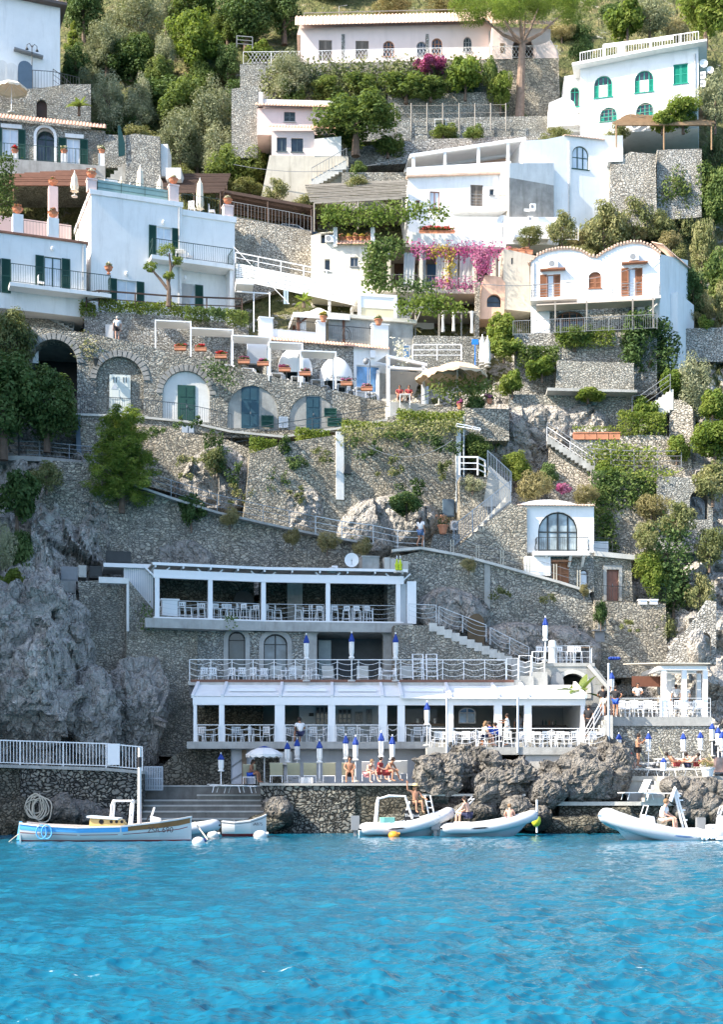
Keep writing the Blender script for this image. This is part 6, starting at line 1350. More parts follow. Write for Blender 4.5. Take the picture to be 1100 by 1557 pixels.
m=MB();m.fbox(fL,ul,ur+.12,.12,-6.9,zt2,zt2+.14);m.build('roof_edge',plain('brick_red_edge',(.30,.14,.09),.8,.2),LH)
m=MB();m.fbox(fL,ul,ub+.003 if False else ur-.05,-6.9,-7.1,zt2+.14,zt0-.1);m.build('terrace_back_wall',PALEPINK,LH)
zb3=fL.h(80,445)[1];m=MB();m.fbox(fL,fL.h(12,445)[0],fL.h(165,445)[0],1.1,0,zb3-.25,zb3);m.build('balcony_slab',WHITE,LH)
railing([fL.p(fL.h(x,445)[0],1.0,zb3) for x in(14,164)]+[fL.p(fL.h(164,445)[0],.03,zb3)],1.3,GREENM,'belly','balcony_railing',parent=LH,gap=.16,r=.02,post_every=2.2)
for x,y,fr in((79,379,fL),(248,339,fB_),(192,417,fB_),(281,423,fB_)):q=fr.h(x,y);m=MB();m.lathe(fr.p(q[0],.08,q[1]-.15),[(.04,0),(.12,.12),(.12,.25),(.03,.34)],8);m.build('wall_lamp',WMET,LH)
for x,y0,y1,mt,lb in((27,326,356,WHITE,'white pedestal with an urn at the far left terrace'),(81,332,362,WHITE,'white pedestal with an urn on the left wing terrace')):
 q=fL.R(x-8,y0,x+8,y1,-.1);m=MB();m.fbox(fL,q[0],q[2],0,-.7,zt2+.14,q[3]);m.build('pedestal',mt,LH);potted(fL.p((q[0]+q[2])/2,-.35,q[3]),'terracotta urn on the '+('far left white pedestal' if x<50 else 'white pedestal nearer the big house'),.32,.5,L_OLIVE,L_RUST,.25,style='urn')
for x,y0,n,o in((140,263,.0,'tallest pink pedestal on the left corner'),(265,272,.0,'pink pedestal on the right corner of the upper block'),(348,303,-.5,'pink pedestal at the right end of the wing roof')):
 z0_=zt0+.34 if x<300 else zt1+.42;f_=Fr(0,0,0,fB_.deg,fB_.p(0,n,0));q=f_.R(x-7,y0+10,x+7,300);m=MB();m.fbox(f_,q[0],q[2],-.05,-.65,z0_,q[3]);m.fbox(f_,q[0]-.05,q[2]+.05,0,-.7,q[3],q[3]+.1);m.build('pedestal',PINKP,LH)
 potted(f_.p((q[0]+q[2])/2,-.35,q[3]+.1),'terracotta urn on the '+o,.3,.5,L_OLIVE,L_WHITE,.24,style='urn')
q=fB_.R(74,283,88,312,-5.5);m=MB();f55=Fr(0,0,0,fB_.deg,fB_.p(0,-5.5,0));m.fbox(f55,q[0],q[2],0,-.6,zt2+.2,q[3]);m.build('pedestal',PINKP,LH);potted(f55.p((q[0]+q[2])/2,-.3,q[3]),'terracotta urn of red flowers on the rear pink pedestal',.3,.5,L_MID,L_RUST,.25,style='urn')
gpan=plain('pale_green_glass_panel',(.25,.38,.36),.2,.1)
m=MB();m.fbox(fB_,fB_.h(149,300)[0],fB_.h(257,300)[0],-.35,-.38,zt0+.4,zt0+1.25);m.top('glass_balustrade',gpan,'greenish glass balustrade on the top of the white house','balustrade')
railing([fB_.p(fB_.h(x,300)[0],-.3,zt0+.34) for x in(149,257)],1.05,GREENM,'horiz','terrace_railing','thin green railing along the top roof terrace',nr=2,r=.015)
railing([fB_.p(fB_.h(x,330,-.7)[0],-.7,zt1+.42) for x in(277,340)],1.25,GREENM,'bars','terrace_railing','green bar railing along the lower wing roof terrace',nr=2,r=.015,gap=.2)
railing([fL.p(fL.h(x,362)[0],-.15,zt2+.14) for x in(36,74)],1.0,GREENM,'bars','terrace_railing','thin bar railing between the two white pedestals',r=.012,gap=.2)
railing([fL.p(fL.h(x,362)[0],-.15,zt2+.14) for x in(90,130)],1.0,GREENM,'bars','terrace_railing','thin bar railing right of the nearer white pedestal',r=.012,gap=.2)
UM=[(113,300,39,-4.5,zt0+.34,'leftmost'),(184,300,30,-4,zt0+.34,'second from left'),(213,300,48,-1.6,zt0+.34,'tallest, central'),(243,302,33,-3.5,zt0+.34,'fourth from left'),(304,330,58,-3.4,zt1+.42,'rightmost')]
for x,y,hpx,n,z,lb in UM:
 n=n*.3-.3;f_=Fr(0,0,0,fB_.deg,fB_.p(0,n,0));u,zt=f_.h(x,y-hpx);H_=zt-z
 c=make_closed_umbrella(H_,.23,None,CREAM,False,'closed_parasol',H_*.8);place(c,f_.p(u,0,z),0,1,lb+' folded cream parasol on the white house roof terrace')
fst=Fr(0,480,96.2,11);t=thing('outside_stairs','stone stairs with a pale bar rail below the left balcony','stairs',P(40,490,96));k=14
p0,p1=fst.h(8,452),fst.h(112,500)
for i in range(k):u=lerp(p0[0],p1[0],i/k);z=lerp(p0[1],p1[1],i/(k-1));m=MB();m.fbox(fst,u,u+(p1[0]-p0[0])/k,.2,-1.4,z-1.3,z);m.build('step',CONCL,t)
railing([fst.p(p0[0],.1,p0[1]),fst.p(p1[0],.1,p1[1])],1.15,plain('pale_green_grey_metal',(.4,.46,.45),.5,.08),'bars','stair_railing','slanting bar railing of the stairs below the left balcony',r=.018,gap=.16,post_every=2)
wallthing('rubble_wall','rubble wall under the left stairs of the white house',Fr(0,500,96.0,8),[(-40,530),(130,530),(118,505),(20,462),(-40,462)],RUB,3)
wallthing('rubble_wall','rubble garden wall under the clipped hedges of the white house',Fr(140,520,95.8,9),[(128,555),(378,585),(378,492),(250,480),(128,473)],RUBL,3)
m=MB();q=Fr(160,510,95.8,9).R(160,494,173,516);f_=Fr(160,510,95.8,9);m.fbox(f_,q[0],q[2],.1,-.05,q[1],q[3]);m.fbox(f_,q[0]+.06,q[2]-.06,.12,.09,q[1]+.06,q[3]-.06);m.top('notice_panel',WHITE2,'small pale panel on the rubble garden wall','panel')
fwd_=Fr(131,472,95.6,11);railing([fwd_.p(fwd_.h(x,y)[0],0,fwd_.h(x,y)[1]) for x,y in((131,470),(150,466),(260,474),(368,478))],1.1,DBROWN,'horiz','wooden_fence','dark brown wooden rail fence before the white house','fence',nr=1,r=.045,post_every=3.2)
fQ=Fr(0,262,106,10);SH=thing('stone_house','stone house with a tiled eave and dark green shutters','house',fQ.p(2,0,0))
wa,wd,wb=fQ.R(3,196,27,252),fQ.R(59,200,71,254),fQ.R(101,211,121,258)
dq=fQ.R(55,194,82,255);o=[fQ.h(-60,275),fQ.h(160,275),fQ.h(160,199),fQ.h(-60,177)]
shell(fQ,o,[rect_pts(*wa),arch_pts(*dq),rect_pts(*wb)],5,'wall',RUBM,SH)
window(fQ,SH,wa,WMET,CURT,shut='open',cols=2,rec=.1,sw=.55);window(fQ,SH,wb,WMET,CURT,shut='open',cols=2,rec=.1,sw=.6)
m=MB();m.slab(fQ,arch_pts(dq[0]-.2,dq[1],dq[2]+.2,dq[3]+.2),[arch_pts(*dq)],.06,-.6);m.build('arch_surround',WHITE,SH);window(fQ,SH,dq,GREENM,GLASS,arch=True,cols=2,rec=.6,name='arched_door',sill=False)
for q in(wa,wb):m=MB();m.fbox(fQ,q[0]-.1,q[2]+.3,.08,-.02,q[3]+.05,q[3]+.35);m.build('lintel',WHITE,SH)
m=MB();ta,tb=fQ.h(-60,170),fQ.h(161,196)
tile_strip(m,Fr(0,0,0,fQ.deg,fQ.p(0,0,0)),ta[0],tb[0],.45,(o[2][1]+o[3][1])/2-.0,-.8,(o[2][1]+o[3][1])/2+.85,.25)
for i,v in enumerate(m.v):
 u=(Vector(v)-fQ.o).dot(fQ.u);m.v[i]=(v[0],v[1],v[2]+lerp(o[3][1],o[2][1],(u-o[3][0])/(o[2][0]-o[3][0]))-(o[2][1]+o[3][1])/2)
m.build('tile_eave',TILE,SH)
zf_=fQ.h(60,256)[1];m=MB();m.fbox(fQ,o[0][0],o[1][0],1.4,.001,zf_-1.2,zf_-.05);m.build('balcony_slab',GREYP,SH)
railing([fQ.p(fQ.h(x,256,1.3)[0],1.3,zf_-.05) for x in(-30,150)],1.2,GREENM,'bars','balcony_railing',parent=SH,gap=.24,r=.016,post_every=1.8)
for i,x in enumerate((97,154,22)):
 q=fQ.R(x-5,234,x+5,262,1.2);f12=Fr(0,0,0,fQ.deg,fQ.p(0,1.2,0));m=MB();m.fbox(f12,q[0],q[2],.1,-.4,zf_-.05,q[3]);m.build('pedestal',WHITE2,SH);potted(f12.p((q[0]+q[2])/2,-.15,q[3]),'plant pot on the %s stone house balcony pedestal'%['middle','right','left'][i],.25,.35,L_MID,L_WHITE if i<2 else L_REDF,.3)
wallthing('stone_tower_wall','rounded rubble wall right of the stone house',Fr(217,276,104.5,4),[(190,300),(244,300),(243,208),(205,203),(191,206)],RUB,3)
f_=Fr(248,268,105.5,0);m=MB();q=f_.R(241,219,255,268);m.fbox(f_,q[0],q[2],0,-2,q[1],q[3]);m.top('white_garden_wall',WHITE,'white garden wall beside the rounded rubble wall','wall')
m=MB();q=f_.R(252,255,275,272,1.5);m.fbox(f_,q[0],q[2],1.5,-1,q[1],q[3]);m.top('low_white_wall',WHITE2,'low white wall at the foot of the olive slope','wall')
f_=Fr(185,240,104.2,14);m=MB();m.slab(f_,[f_.h(180,238),f_.h(190,236),f_.h(190,218),f_.h(182,190),f_.h(179,192)],(),0,-.06);m.top('green_screen',plain('dark_green_net',(.01,.06,.06),.8,.15),'dark green privacy net left of the rounded rubble wall','screen')
t=thing('stone_stairs','grey stone stairs between the stone house and the rounded wall','stairs',P(172,268,105));f_=Fr(160,275,105,6)
for i in range(8):m=MB();q=f_.h(162,270);m.fbox(f_,q[0]+.28*i,q[0]+.28*(i+1),0,-2,q[1]-1,q[1]+.28*i);m.build('step',GREYP,t)
m=MB();q=f_.R(158,205,192,255,-2.2);m.fbox(f_,q[0],q[2],-2.2,-2.5,q[1],q[3]);m.top('stair_back_wall',RUBM,'shaded wall behind the stairs right of the stone house','wall')
fR_=Fr(0,178,109.5,12)
na=fR_.R(55,151,71,182);wallthing('rubble_wall','stone terrace wall with a small blind arch above the stone house',fR_,[(-60,200),(138,205),(138,128),(100,128),(60,134),(-60,140)],RUBM,3,[arch_pts(*na)])
m=MB();m.slab(fR_,arch_pts(na[0]-.1,na[1],na[2]+.1,na[3]+.1),(),-.3,-.4);m.top('niche_door',DBROWN,'dark wooden door in the small arch of the upper terrace wall','door')
fZ=Fr(91,130,113,21);WB=thing('white_building','big white building cut by the top left picture corner','house',fZ.p(-4,0,0))
o=[fZ.h(-80,150),fZ.h(91,150),fZ.h(91,12),fZ.h(-80,-22)]
shell(fZ,o,[],9,'wall',WHITE,WB)
m=MB();m.slab(fZ,[(o[3][0],o[3][1]),(o[2][0]+.5,o[2][1]),(o[2][0]+.5,o[2][1]+.22),(o[3][0],o[3][1]+.22)],(),.6,-9.2);m.build('eave',plain('dark_eave',(.12,.10,.09),.8,.2),WB)
m=MB();tile_strip(m,fZ,o[3][0],o[2][0]+.5,.62,o[2][1]+.2,-3,o[2][1]+1.4,.28)
for i,v in enumerate(m.v):u=(Vector(v)-fZ.o).dot(fZ.u);m.v[i]=(v[0],v[1],v[2]+(o[3][1]-o[2][1])*(1-(u-o[3][0])/(o[2][0]-o[3][0])))
m.build('roof_tiles',TILE,WB)
m=MB();q=fZ.R(75,-14,88,6,-1);m.fbox(fZ,q[0],q[2],-1,-2,q[1],q[3]+1);m.build('chimney',WHITE,WB)
m=MB();q=fZ.R(21,78,65,84,.3);m.slab(fZ,[(q[0],q[1]+.25),(q[2],q[1]),(q[2],q[1]+.12),(q[0],q[1]+.37)],(),.5,.01);m.build('shelf',GMET,WB)
m=MB();c=fZ.h(48,92,.5);m.tube([fZ.p(c[0],.6,c[1]-1),fZ.p(c[0],.6,c[1]+1.2)],.04,6)
for sg in(-1,1):m.tube([fZ.p(c[0],.6,c[1]+1.0),fZ.p(c[0]+sg*.2,.6,c[1]+1.3),fZ.p(c[0]+sg*.4,.6,c[1]+1.15),fZ.p(c[0]+sg*.4,.6,c[1]+.95)],.03,5);m.lathe(fZ.p(c[0]+sg*.4,.6,c[1]+.78),[(.13,0),(.04,.18)],8)
m.build('double_lamp',DMET,WB)
ga=fZ.R(27,93,49,136,.6);f6=Fr(0,0,0,fZ.deg,fZ.p(0,.6,0));m=MB();m.slab(f6,arch_pts(*ga),(),.06,0);m.top('arched_gate',plain('slate_blue_metal',(.10,.15,.2),.5,.1),'dark arched gate at the foot of the big white building','gate')
for i,x in enumerate((3,17)):q=f6.R(x-8,92+4*i,x+9,135);m=MB();m.slab(f6,arch_pts(*q),(),.05+.02*i,-.4);m.top('arched_wall',WHITE2,['left','right'][i]+' pale rounded wall beside the dark arched gate','wall')
f_=Fr(90,145,111.5,14);railing([f_.p(f_.h(x,y)[0],0,f_.h(x,y)[1]) for x,y in((49,135),(80,137),(120,146))],1.5,DMET,'bars','iron_fence','dark iron fence right of the arched gate','fence',gap=.22,r=.018)
railing([f_.p(f_.h(x,y)[0],.8,f_.h(x,y)[1]) for x,y in((80,137),(100,152),(125,178))],1.3,DMET,'horiz','stair_railing','dark slanting stair rail beside the fan palm terrace',nr=2,r=.02)
open_umbrella(P(17,172,108),1.25,2.45,.55,CREAM,'open cream parasol on the terrace above the stone house','garden_parasol',val=.2)
fa=Fr(360,410,103,3)
wallthing('rubble_wall','tall pale rubble wall under the car pergola',fa,[(345,470),(474,420),(474,352),(440,345),(345,328)],RUBL,3)
m=MB();q0,q1=fa.h(355,328),fa.h(560,352);vs=[fa.p(q0[0]-2,-.5,q0[1]-.15),fa.p(fa.h(475,352)[0],-.5,fa.h(475,352)[1]-.1),fa.p(fa.h(475,352)[0],-7,fa.h(475,352)[1]-.1),fa.p(q0[0]-2,-7,q0[1]-.15)]
m.hexa([v-Vector((0,0,.3)) for v in vs]+vs);m.top('parking_deck',PAVE,'parking deck above the tall pale rubble wall','deck')
def lath_pergola(name,label,corners,h,mt,n=16,posts=True,w=.07,pr=.06):
 """corners: near-left, near-right, far-right, far-left foot points"""
 a,b,c,d=[Vector(p) for p in corners];t=thing(name,label,'pergola',a);up=Vector((0,0,h))
 for p in(a,b,c,d,a.lerp(b,.5)):m=MB();m.tube([p,p+up],pr,6);m.build('post',mt,t)
 for p,q in((a,b),(d,c)):m=MB();m.bar(p+up,q+up,w*1.4);m.build('beam',mt,t)
 m=MB();ov=(b-a).normalized()*.3
 for i in range(n):s=i/(n-1);m.bar(a.lerp(d,s)+up+Vector((0,0,.09+rnd.uniform(-.02,.03)))-ov,b.lerp(c,s)+up+Vector((0,0,.09+rnd.uniform(-.02,.03)))+ov,w,w*.8)
 m.build('laths',mt,t);return t
lath_pergola('pergola','dark lath pergola roof over the parked cars',[fa.p(fa.h(340,326)[0],-1,fa.h(345,328)[1]),fa.p(fa.h(474,340)[0],-1,fa.h(474,352)[1]),fa.p(fa.h(480,340)[0],-6,fa.h(474,352)[1]+.4),fa.p(fa.h(335,326)[0],-6,fa.h(345,328)[1]+.6)],2.2,DBROWN,26,w=.12)
lath_pergola('pergola','weathered pole pergola right of the parked cars',[P(478,352,102),P(612,345,101.5),P(615,318,106),P(470,325,107)],2.1,WOODG,12,w=.09)
lath_pergola('pergola','dark brown pergola behind the pink pedestals',[P(20,330,103),P(135,330,103),P(140,305,106),P(18,305,106)],2.4,plain('red_brown_wood',(.18,.08,.05),.7,.2),16,w=.1)
lath_pergola('pergola','grey lath pergola behind the right roof parasols',[P(255,345,103),P(335,345,103),P(345,318,107),P(250,318,107)],2.6,DBROWN,18,w=.09)
railing([fa.p(fa.h(x,y)[0],-.2,fa.h(x,y)[1]) for x,y in((345,328),(440,345),(474,352))],1.2,GMET,'bars','deck_railing','grey railing along the parking deck edge',gap=.25,r=.018)
def car(loc,rz,mat,label):
 t=thing('parked_car',label,'car',loc);T=lambda x,y,z:Vector((loc[0]+x*math.cos(rz)-y*math.sin(rz),loc[1]+x*math.sin(rz)+y*math.cos(rz),loc[2]+z))
 prof=[(-1.9,.35),(-1.95,.75),(-1.75,.9),(-1.1,.98),(-.6,1.42),(.6,1.45),(1.25,1.0),(1.75,.9),(1.95,.7),(1.95,.35)]
 m=MB();k=len(prof);vs=[T(x,y*(.8 if z<1.2 else .68),z) for y in(-1,1) for x,z in prof];m.add(vs,[tuple(range(k)),tuple(range(2*k-1,k-1,-1))]+[(i,k+i,k+(i+1)%k,(i+1)%k) for i in range(k)]);m.build('body',mat,t)
 m=MB();
 for y in(-1,):vs=[T(x,y*q,z) for x,z,q in((-1.0,1.0,.79),(-.56,1.38,.70),(.55,1.4,.70),(1.1,1.02,.79))];m.add(vs,[(0,1,2,3)])
 for v in(0,):m.v=[tuple(Vector(p)+(T(0,-1,0)-T(0,0,0))*.012) for p in m.v]
 m.build('side_window',GLASS,t)
 m=MB();m.add([T(1.27,-.66,1.0),T(1.27,.66,1.0),T(.66,.6,1.43),T(.66,-.6,1.43)],[(0,1,2,3)]);m.build('windscreen',GLASS,t)
 for x in(-1.2,1.2):
  for y in(-.78,.78):m=MB();m.tube([T(x,y-.1,.32),T(x,y+.1,.32)],.32,14);w_=m.build('wheel',DMET,t);m=MB();m.tube([T(x,y-.105,.32),T(x,y+.105,.32)],.17,10);m.build('hub',GMET,w_)
 for y in(-.55,.55):m=MB();m.box(*T(1.86,y-.12,.62),*(T(1.86,y-.12,.62)+Vector((.12,.24,.14))));m.build('headlight',WMET,t)
 return t
car(fa.p(fa.h(438,345)[0],-3.2,fa.h(440,345)[1]-.2),.25,plain('silver_blue_car_paint',(.5,.55,.62),.25,.03),'pale silver car parked under the dark lath pergola')
car(fa.p(fa.h(466,350)[0],-3.4,fa.h(466,350)[1]-.3),.3,plain('dark_car_paint',(.05,.055,.065),.25,.03),'dark car parked right of the silver car')
fb=Fr(470,432,101.5,-2);BH=thing('beige_house','small beige house with pots on its tiled eave','house',fb.p(2,0,0))
wq1=fb.R(533,391,545,405);wq2=fb.R(494,394,502,412);nq=fb.R(488,353,507,370)
sh=shell(fb,[fb.h(473,450),fb.h(572,460),fb.h(572,372),fb.h(511,372),fb.h(511,350),fb.h(473,358)],[rect_pts(*wq1),rect_pts(*wq2),rect_pts(*nq)],5,'wall',CREAMP,BH)
window(fb,BH,wq1,GMET,GLASS,cols=2,rec=.1);window(fb,BH,wq2,GMET,GLASS,cols=1,rec=.2);window(fb,BH,nq,GMET,GLASS,cols=1,rec=.4,sill=False)
m=MB();tile_strip(m,fb,fb.h(511,370)[0],fb.h(568,370)[0],.3,fb.h(540,373)[1],-.6,fb.h(540,361)[1],.24);m.build('tile_eave',TILE,BH)
for x in(510,567):q=fb.R(x-3,346,x+3,375,.1);m=MB();m.fbox(fb,q[0],q[2],.15,-.4,q[1],q[3]);m.build('pillar',WHITE2,BH)
ac_unit(fb,495,360,508,370,-.1,'air conditioner in the dark recess of the beige house')
for i in range(5):potted(fb.p(fb.h(520+10*i,362)[0],-.75,fb.h(540,362)[1]),'%s terracotta pot from the left on the beige house eave'%ORD[i],.24,.34,L_YEL if i%2 else L_MID,L_RUST if i%2==0 else None,.26,group='pots on the beige house eave')
fs_=Fr(360,450,100.3,-2);m=MB();q0,q1,q2,q3=fs_.h(358,425),fs_.h(566,470),fs_.h(566,440),fs_.h(358,399)
for k in range(9):
 a,b=lerp(q0[1],q3[1],k/9),lerp(q1[1],q2[1],k/9);h_=(q3[1]-q0[1])/9
 m.slab(fs_,[(q0[0],a),(q1[0],b),(q1[0],b+h_-.03),(q0[0],a+h_-.03)],(),.02*(k%2),-.1)
m.top('white_slat_wall',WHITE,'long white slatted wall sloping down below the pale rubble wall','wall')
railing([fs_.p(q3[0],-.05,q3[1]),fs_.p(q2[0],-.05,q2[1])],.75,WMET,'horiz','white_railing','long white rail on top of the white slatted wall',nr=1,r=.035,post_every=1.7)
m=MB();a,b=P(355,375,99.5),P(440,462,98.5);m.tube([a,b],.025,5);m.top('white_cable',WMET,'white cable slanting across the slatted wall','cable')
m=MB();f_=Fr(376,470,98.6,5);q=f_.R(386,446,391,500);
for x in(386,410):u=f_.h(x,470)[0];m.bar(f_.p(u,0,f_.h(x,505)[1]),f_.p(u,0,f_.h(x,444)[1]),.08)
m.bar(f_.p(f_.h(360,440)[0],0,f_.h(386,444)[1]),f_.p(f_.h(412,440)[0],0,f_.h(386,446)[1]),.08);m.top('white_post_frame',WMET,'slim white post frame right of the white house','frame')
f_=Fr(370,432,99,8);q=f_.R(358,428,385,434,0);m=MB();m.fbox(f_,q[0],q[2],.8,-1,q[1]-.2,q[3]-.1);m.top('little_balcony',WHITE,'little white balcony floor right of the white house','balcony');railing([f_.p(q[0],.7,q[3]-.1),f_.p(q[2],.7,q[3]-.1)],1.1,GREENM,'belly','balcony_railing','small green iron railing right of the white house',gap=.16,r=.018)
for i,x in enumerate((433,437)):
 m=MB();f_=Fr(435,465,99.2,5);q=f_.R(x-1.6,441,x+1.6,462);m.fbox(f_,q[0],q[2],0,-.05,q[1],q[3]);m.top('hanging_towel',plain('pale_blue_cloth',(.42,.52,.58),.8,.1),['left','right'][i]+' pale blue towel hanging below the slatted wall','towel')
fc_=Fr(570,470,100.5,4);BO=thing('arbour_house','pale house with curtained loggia under magenta bougainvillea','house',fc_.p(5,0,0))
zfl=fc_.h(660,438)[1];ztp=fc_.h(660,378)[1]
m=MB();m.fbox(fc_,fc_.h(575,440)[0],fc_.h(765,440)[0],0,-5,zfl-.35,zfl);m.build('floor_slab',CREAMP,BO)
m=MB();m.fbox(fc_,fc_.h(570,440)[0],fc_.h(765,440)[0],-3.2,-3.5,zfl,ztp+.4);m.build('back_wall',CREAMP,BO)
m=MB();m.fbox(fc_,fc_.h(570,440)[0],fc_.h(765,440)[0],.2,-3.5,ztp,ztp+.18);m.build('arbour_roof',WOODG,BO)
for x in(592,641,680,723,752):u=fc_.h(x,400)[0];m=MB();m.fbox(fc_,u-.12,u+.12,-.05,-.3,zfl,ztp);m.build('post',CREAMP,BO)
for x0,x1,y0,y1 in((600,614,392,438),(622,634,388,438),(650,664,396,438),(735,745,392,438)):
 q=fc_.R(x0,y0,x1,y1,-3.1);door(Fr(0,0,0,fc_.deg,fc_.p(0,-3.1,0)),BO,q,DBROWN if x0!=650 else plain('blue_door',(.1,.22,.45),.5,.1),-.02)
for x0,x1,bow in((615,632,.3),(643,648,0),(664,678,.2),(686,697,.1),(700,722,.25),(716,722,0),(742,763,.15)):
 q=fc_.R(x0,384,x1,434,-.35);m=MB();n=10;vs=[]
 for j in range(7):
  for i in range(n+1):s=i/n;vs.append(fc_.p(lerp(q[0],q[2],s)+(-.25*bow*(j/6)),-.35+.07*math.sin(i*2.2+j*.3),lerp(q[3],q[1],j/6)))
 m.add(vs,[(j*(n+1)+i,j*(n+1)+i+1,(j+1)*(n+1)+i+1,(j+1)*(n+1)+i) for j in range(6) for i in range(n)]);m.build('curtain',WCANV,BO,True)
railing([fc_.p(fc_.h(x,438)[0],-.1,zfl) for x in(590,762)],.95,GMET,'bars','balcony_railing',parent=BO,gap=.2,r=.014,post_every=2.5)
ze=fc_.h(660,500)[1];g1,g2=fc_.R(606,451,618,465,-.6),fc_.R(626,454,648,464,-.6);f6_=Fr(0,0,0,fc_.deg,fc_.p(0,-.6,0))
o=[(fc_.h(570,470)[0],ze-2),(fc_.h(662,470)[0],ze-2),(fc_.h(662,470)[0],zfl-.36),(fc_.h(570,470)[0],zfl-.36)]
shell(f6_,o,[rect_pts(*g1),rect_pts(*g2)],4,'lower_wall',WHITE2,BO);window(f6_,BO,g1,GMET,GLASS,cols=1);window(f6_,BO,g2,GMET,GLASS,cols=2)
o=[(fc_.h(662,470)[0]+.003,ze-2),(fc_.h(727,470)[0],ze-2),(fc_.h(727,470)[0],zfl-.36),(fc_.h(662,470)[0]+.003,zfl-.36)]
f2_=Fr(0,0,0,fc_.deg,fc_.p(0,-2,0));g3=f2_.R(705,450,725,466);shell(f2_,o,[rect_pts(*g3)],2.5,'shaded_wall',CREAMP,BO);window(f2_,BO,g3,WMET,GLASS,cols=1)
fpc=Fr(727,478,99.6,4);q=fpc.R(741,447,763,467);ox=[fpc.h(727,485),fpc.h(767,485),fpc.h(769,430),fpc.h(762,421),fpc.h(738,418),fpc.h(735,425)]
shell(fpc,ox,[arch_pts(*q)],3.5,'peach_wall',PEACH,BO);window(fpc,BO,q,DMET,GLASS,arch=True,cols=1,rec=.25,sill=False)
m=MB();q=fpc.R(725,430,735,520,.1);m.bar(fpc.p(q[0],.1,q[1]),fpc.p(q[0]+.1,.1,q[3]),.35);m.build('stone_pillar',RUBL,BO)
ta=thing('dark_arbour','shaded arbour with hanging curtains below the bougainvillea house','arbour',fc_.p(4,1.5,ze-2));fd_=Fr(0,0,0,fc_.deg,fc_.p(0,1.6,0))
q=fd_.R(628,478,728,514);m=MB();m.fbox(fd_,q[0],q[2],-2.3,-2.5,q[1]-.3,q[3]+.3);m.build('back_wall',DBROWN,ta);m=MB();m.fbox(fd_,q[0],q[2],.1,-2.5,q[3]+.1,q[3]+.25);m.build('roof',WOODG,ta)
for x in(632,668,702,724):u=fd_.h(x,500)[0];m=MB();m.bar(fd_.p(u,0,q[1]-.3),fd_.p(u,0,q[3]+.1),.12);m.build('post',WOODG,ta)
for x0,y0,x1,y1 in((672,474,676,505),(688,474,692,504),(715,474,721,507)):qq=fd_.R(x0,y0,x1,y1,.15);m=MB();m.tube([fd_.p((qq[0]+qq[2])/2,.2,qq[3]),fd_.p((qq[0]+qq[2])/2,.2,(qq[1]+qq[3])/2),fd_.p((qq[0]+qq[2])/2,.2,qq[1])],[.13,.08,.12],8);m.build('tied_curtain',WCANV,ta)
m=MB();qq=fd_.R(632,470,641,492,.2);m.bar(fd_.p(qq[0],.2,qq[1]),fd_.p(qq[2],.2,qq[3]),.22,.05);m.build('hanging_cloth',WCANV,ta)
wallthing('rubble_wall','grey wall below the dark arbour with a white railing',Fr(640,550,97.4,4),[(622,585),(740,585),(740,512),(630,510)],RUBM,2)
f_=Fr(630,545,96.6,4);railing([f_.p(f_.h(x,548)[0],0,f_.h(x,548)[1]) for x in(628,702)],1.1,WMET,'horiz','white_railing','white railing below the dark arbour',nr=2,r=.035,post_every=1.5)
m=MB();f_=Fr(723,560,96,4);q=f_.h(723,550);m.bar(f_.p(q[0],0,q[1]-1),f_.p(q[0],0,q[1]+1.5),.07);s_=f_.R(718,516,728,524);m.fbox(f_,s_[0],s_[2],.05,0,s_[1],s_[3]);m.top('blue_sign',plain('sign_blue',(.02,.2,.65),.5,.05),'small blue sign on a post by the folded white parasols','sign')
for i,x in enumerate((734,742)):c=make_closed_umbrella(2.1,.18,None,WCANV,False,'closed_parasol',1.9);place(c,P(x,556+2*i,95.5-i*.3),0,1,['left','right'][i]+' folded white parasol beside the blue sign')
fh=Fr(640,372,102,3);wallthing('terrace_wall','white terrace wall above the bougainvillea with red flower boxes',fh,[(625,385),(770,395),(770,362),(690,355),(640,355),(625,352)],WHITE2,3)
for i in range(5):potted(fh.p(fh.h(648+9*i,355)[0],-.4,fh.h(650,358)[1]+.2),'%s red flower box from the left on the white terrace wall'%ORD[i],.22,.3,L_MID,L_REDF,.3,style='trough',group='red flower boxes above the bougainvillea')
fi_=Fr(770,470,99.8,8);wq=fi_.R(778,392,781,402);GB=thing('weathered_wing','weathered beige wing with one tiny slit window','house',fi_.p(1,0,0));shell(fi_,[fi_.h(766,470),fi_.h(812,475),fi_.h(812,388),fi_.h(766,378)],[rect_pts(*wq)],4,'wall',plain('stained_beige_plaster',(.52,.48,.40),.9,.1,1.2,.2,stain=.7),GB);window(fi_,GB,wq,GMET,GLASS,cols=1,sill=False)
for i in range(3):potted(fi_.p(fi_.h(778+12*i,380)[0],-.5,fi_.h(790,383)[1]),'%s terracotta box from the left on the weathered wing roof'%ORD[i],.26,.3,L_RUST,None,.22,style='trough',group='terracotta boxes on the weathered wing')
fN_=Fr(622,350,106.5,7);NH=thing('long_white_house','long white house with a roof terrace and shuttered doors','house',fN_.p(4,0,0))
zr_=fN_.h(700,266)[1];d1,d2,d3,d4=fN_.R(654,291,669,318),fN_.R(716,281,735,321),fN_.R(745,287,752,297),fN_.R(633,304,639,316)
o=[fN_.h(621,360),fN_.h(775,362),(fN_.h(775,300)[0],fN_.h(775,262)[1]),(fN_.h(621,300)[0],fN_.h(621,268)[1])]
shell(fN_,o,[rect_pts(*d) for d in(d1,d2,d3,d4)],7,'wall',WHITE,NH)
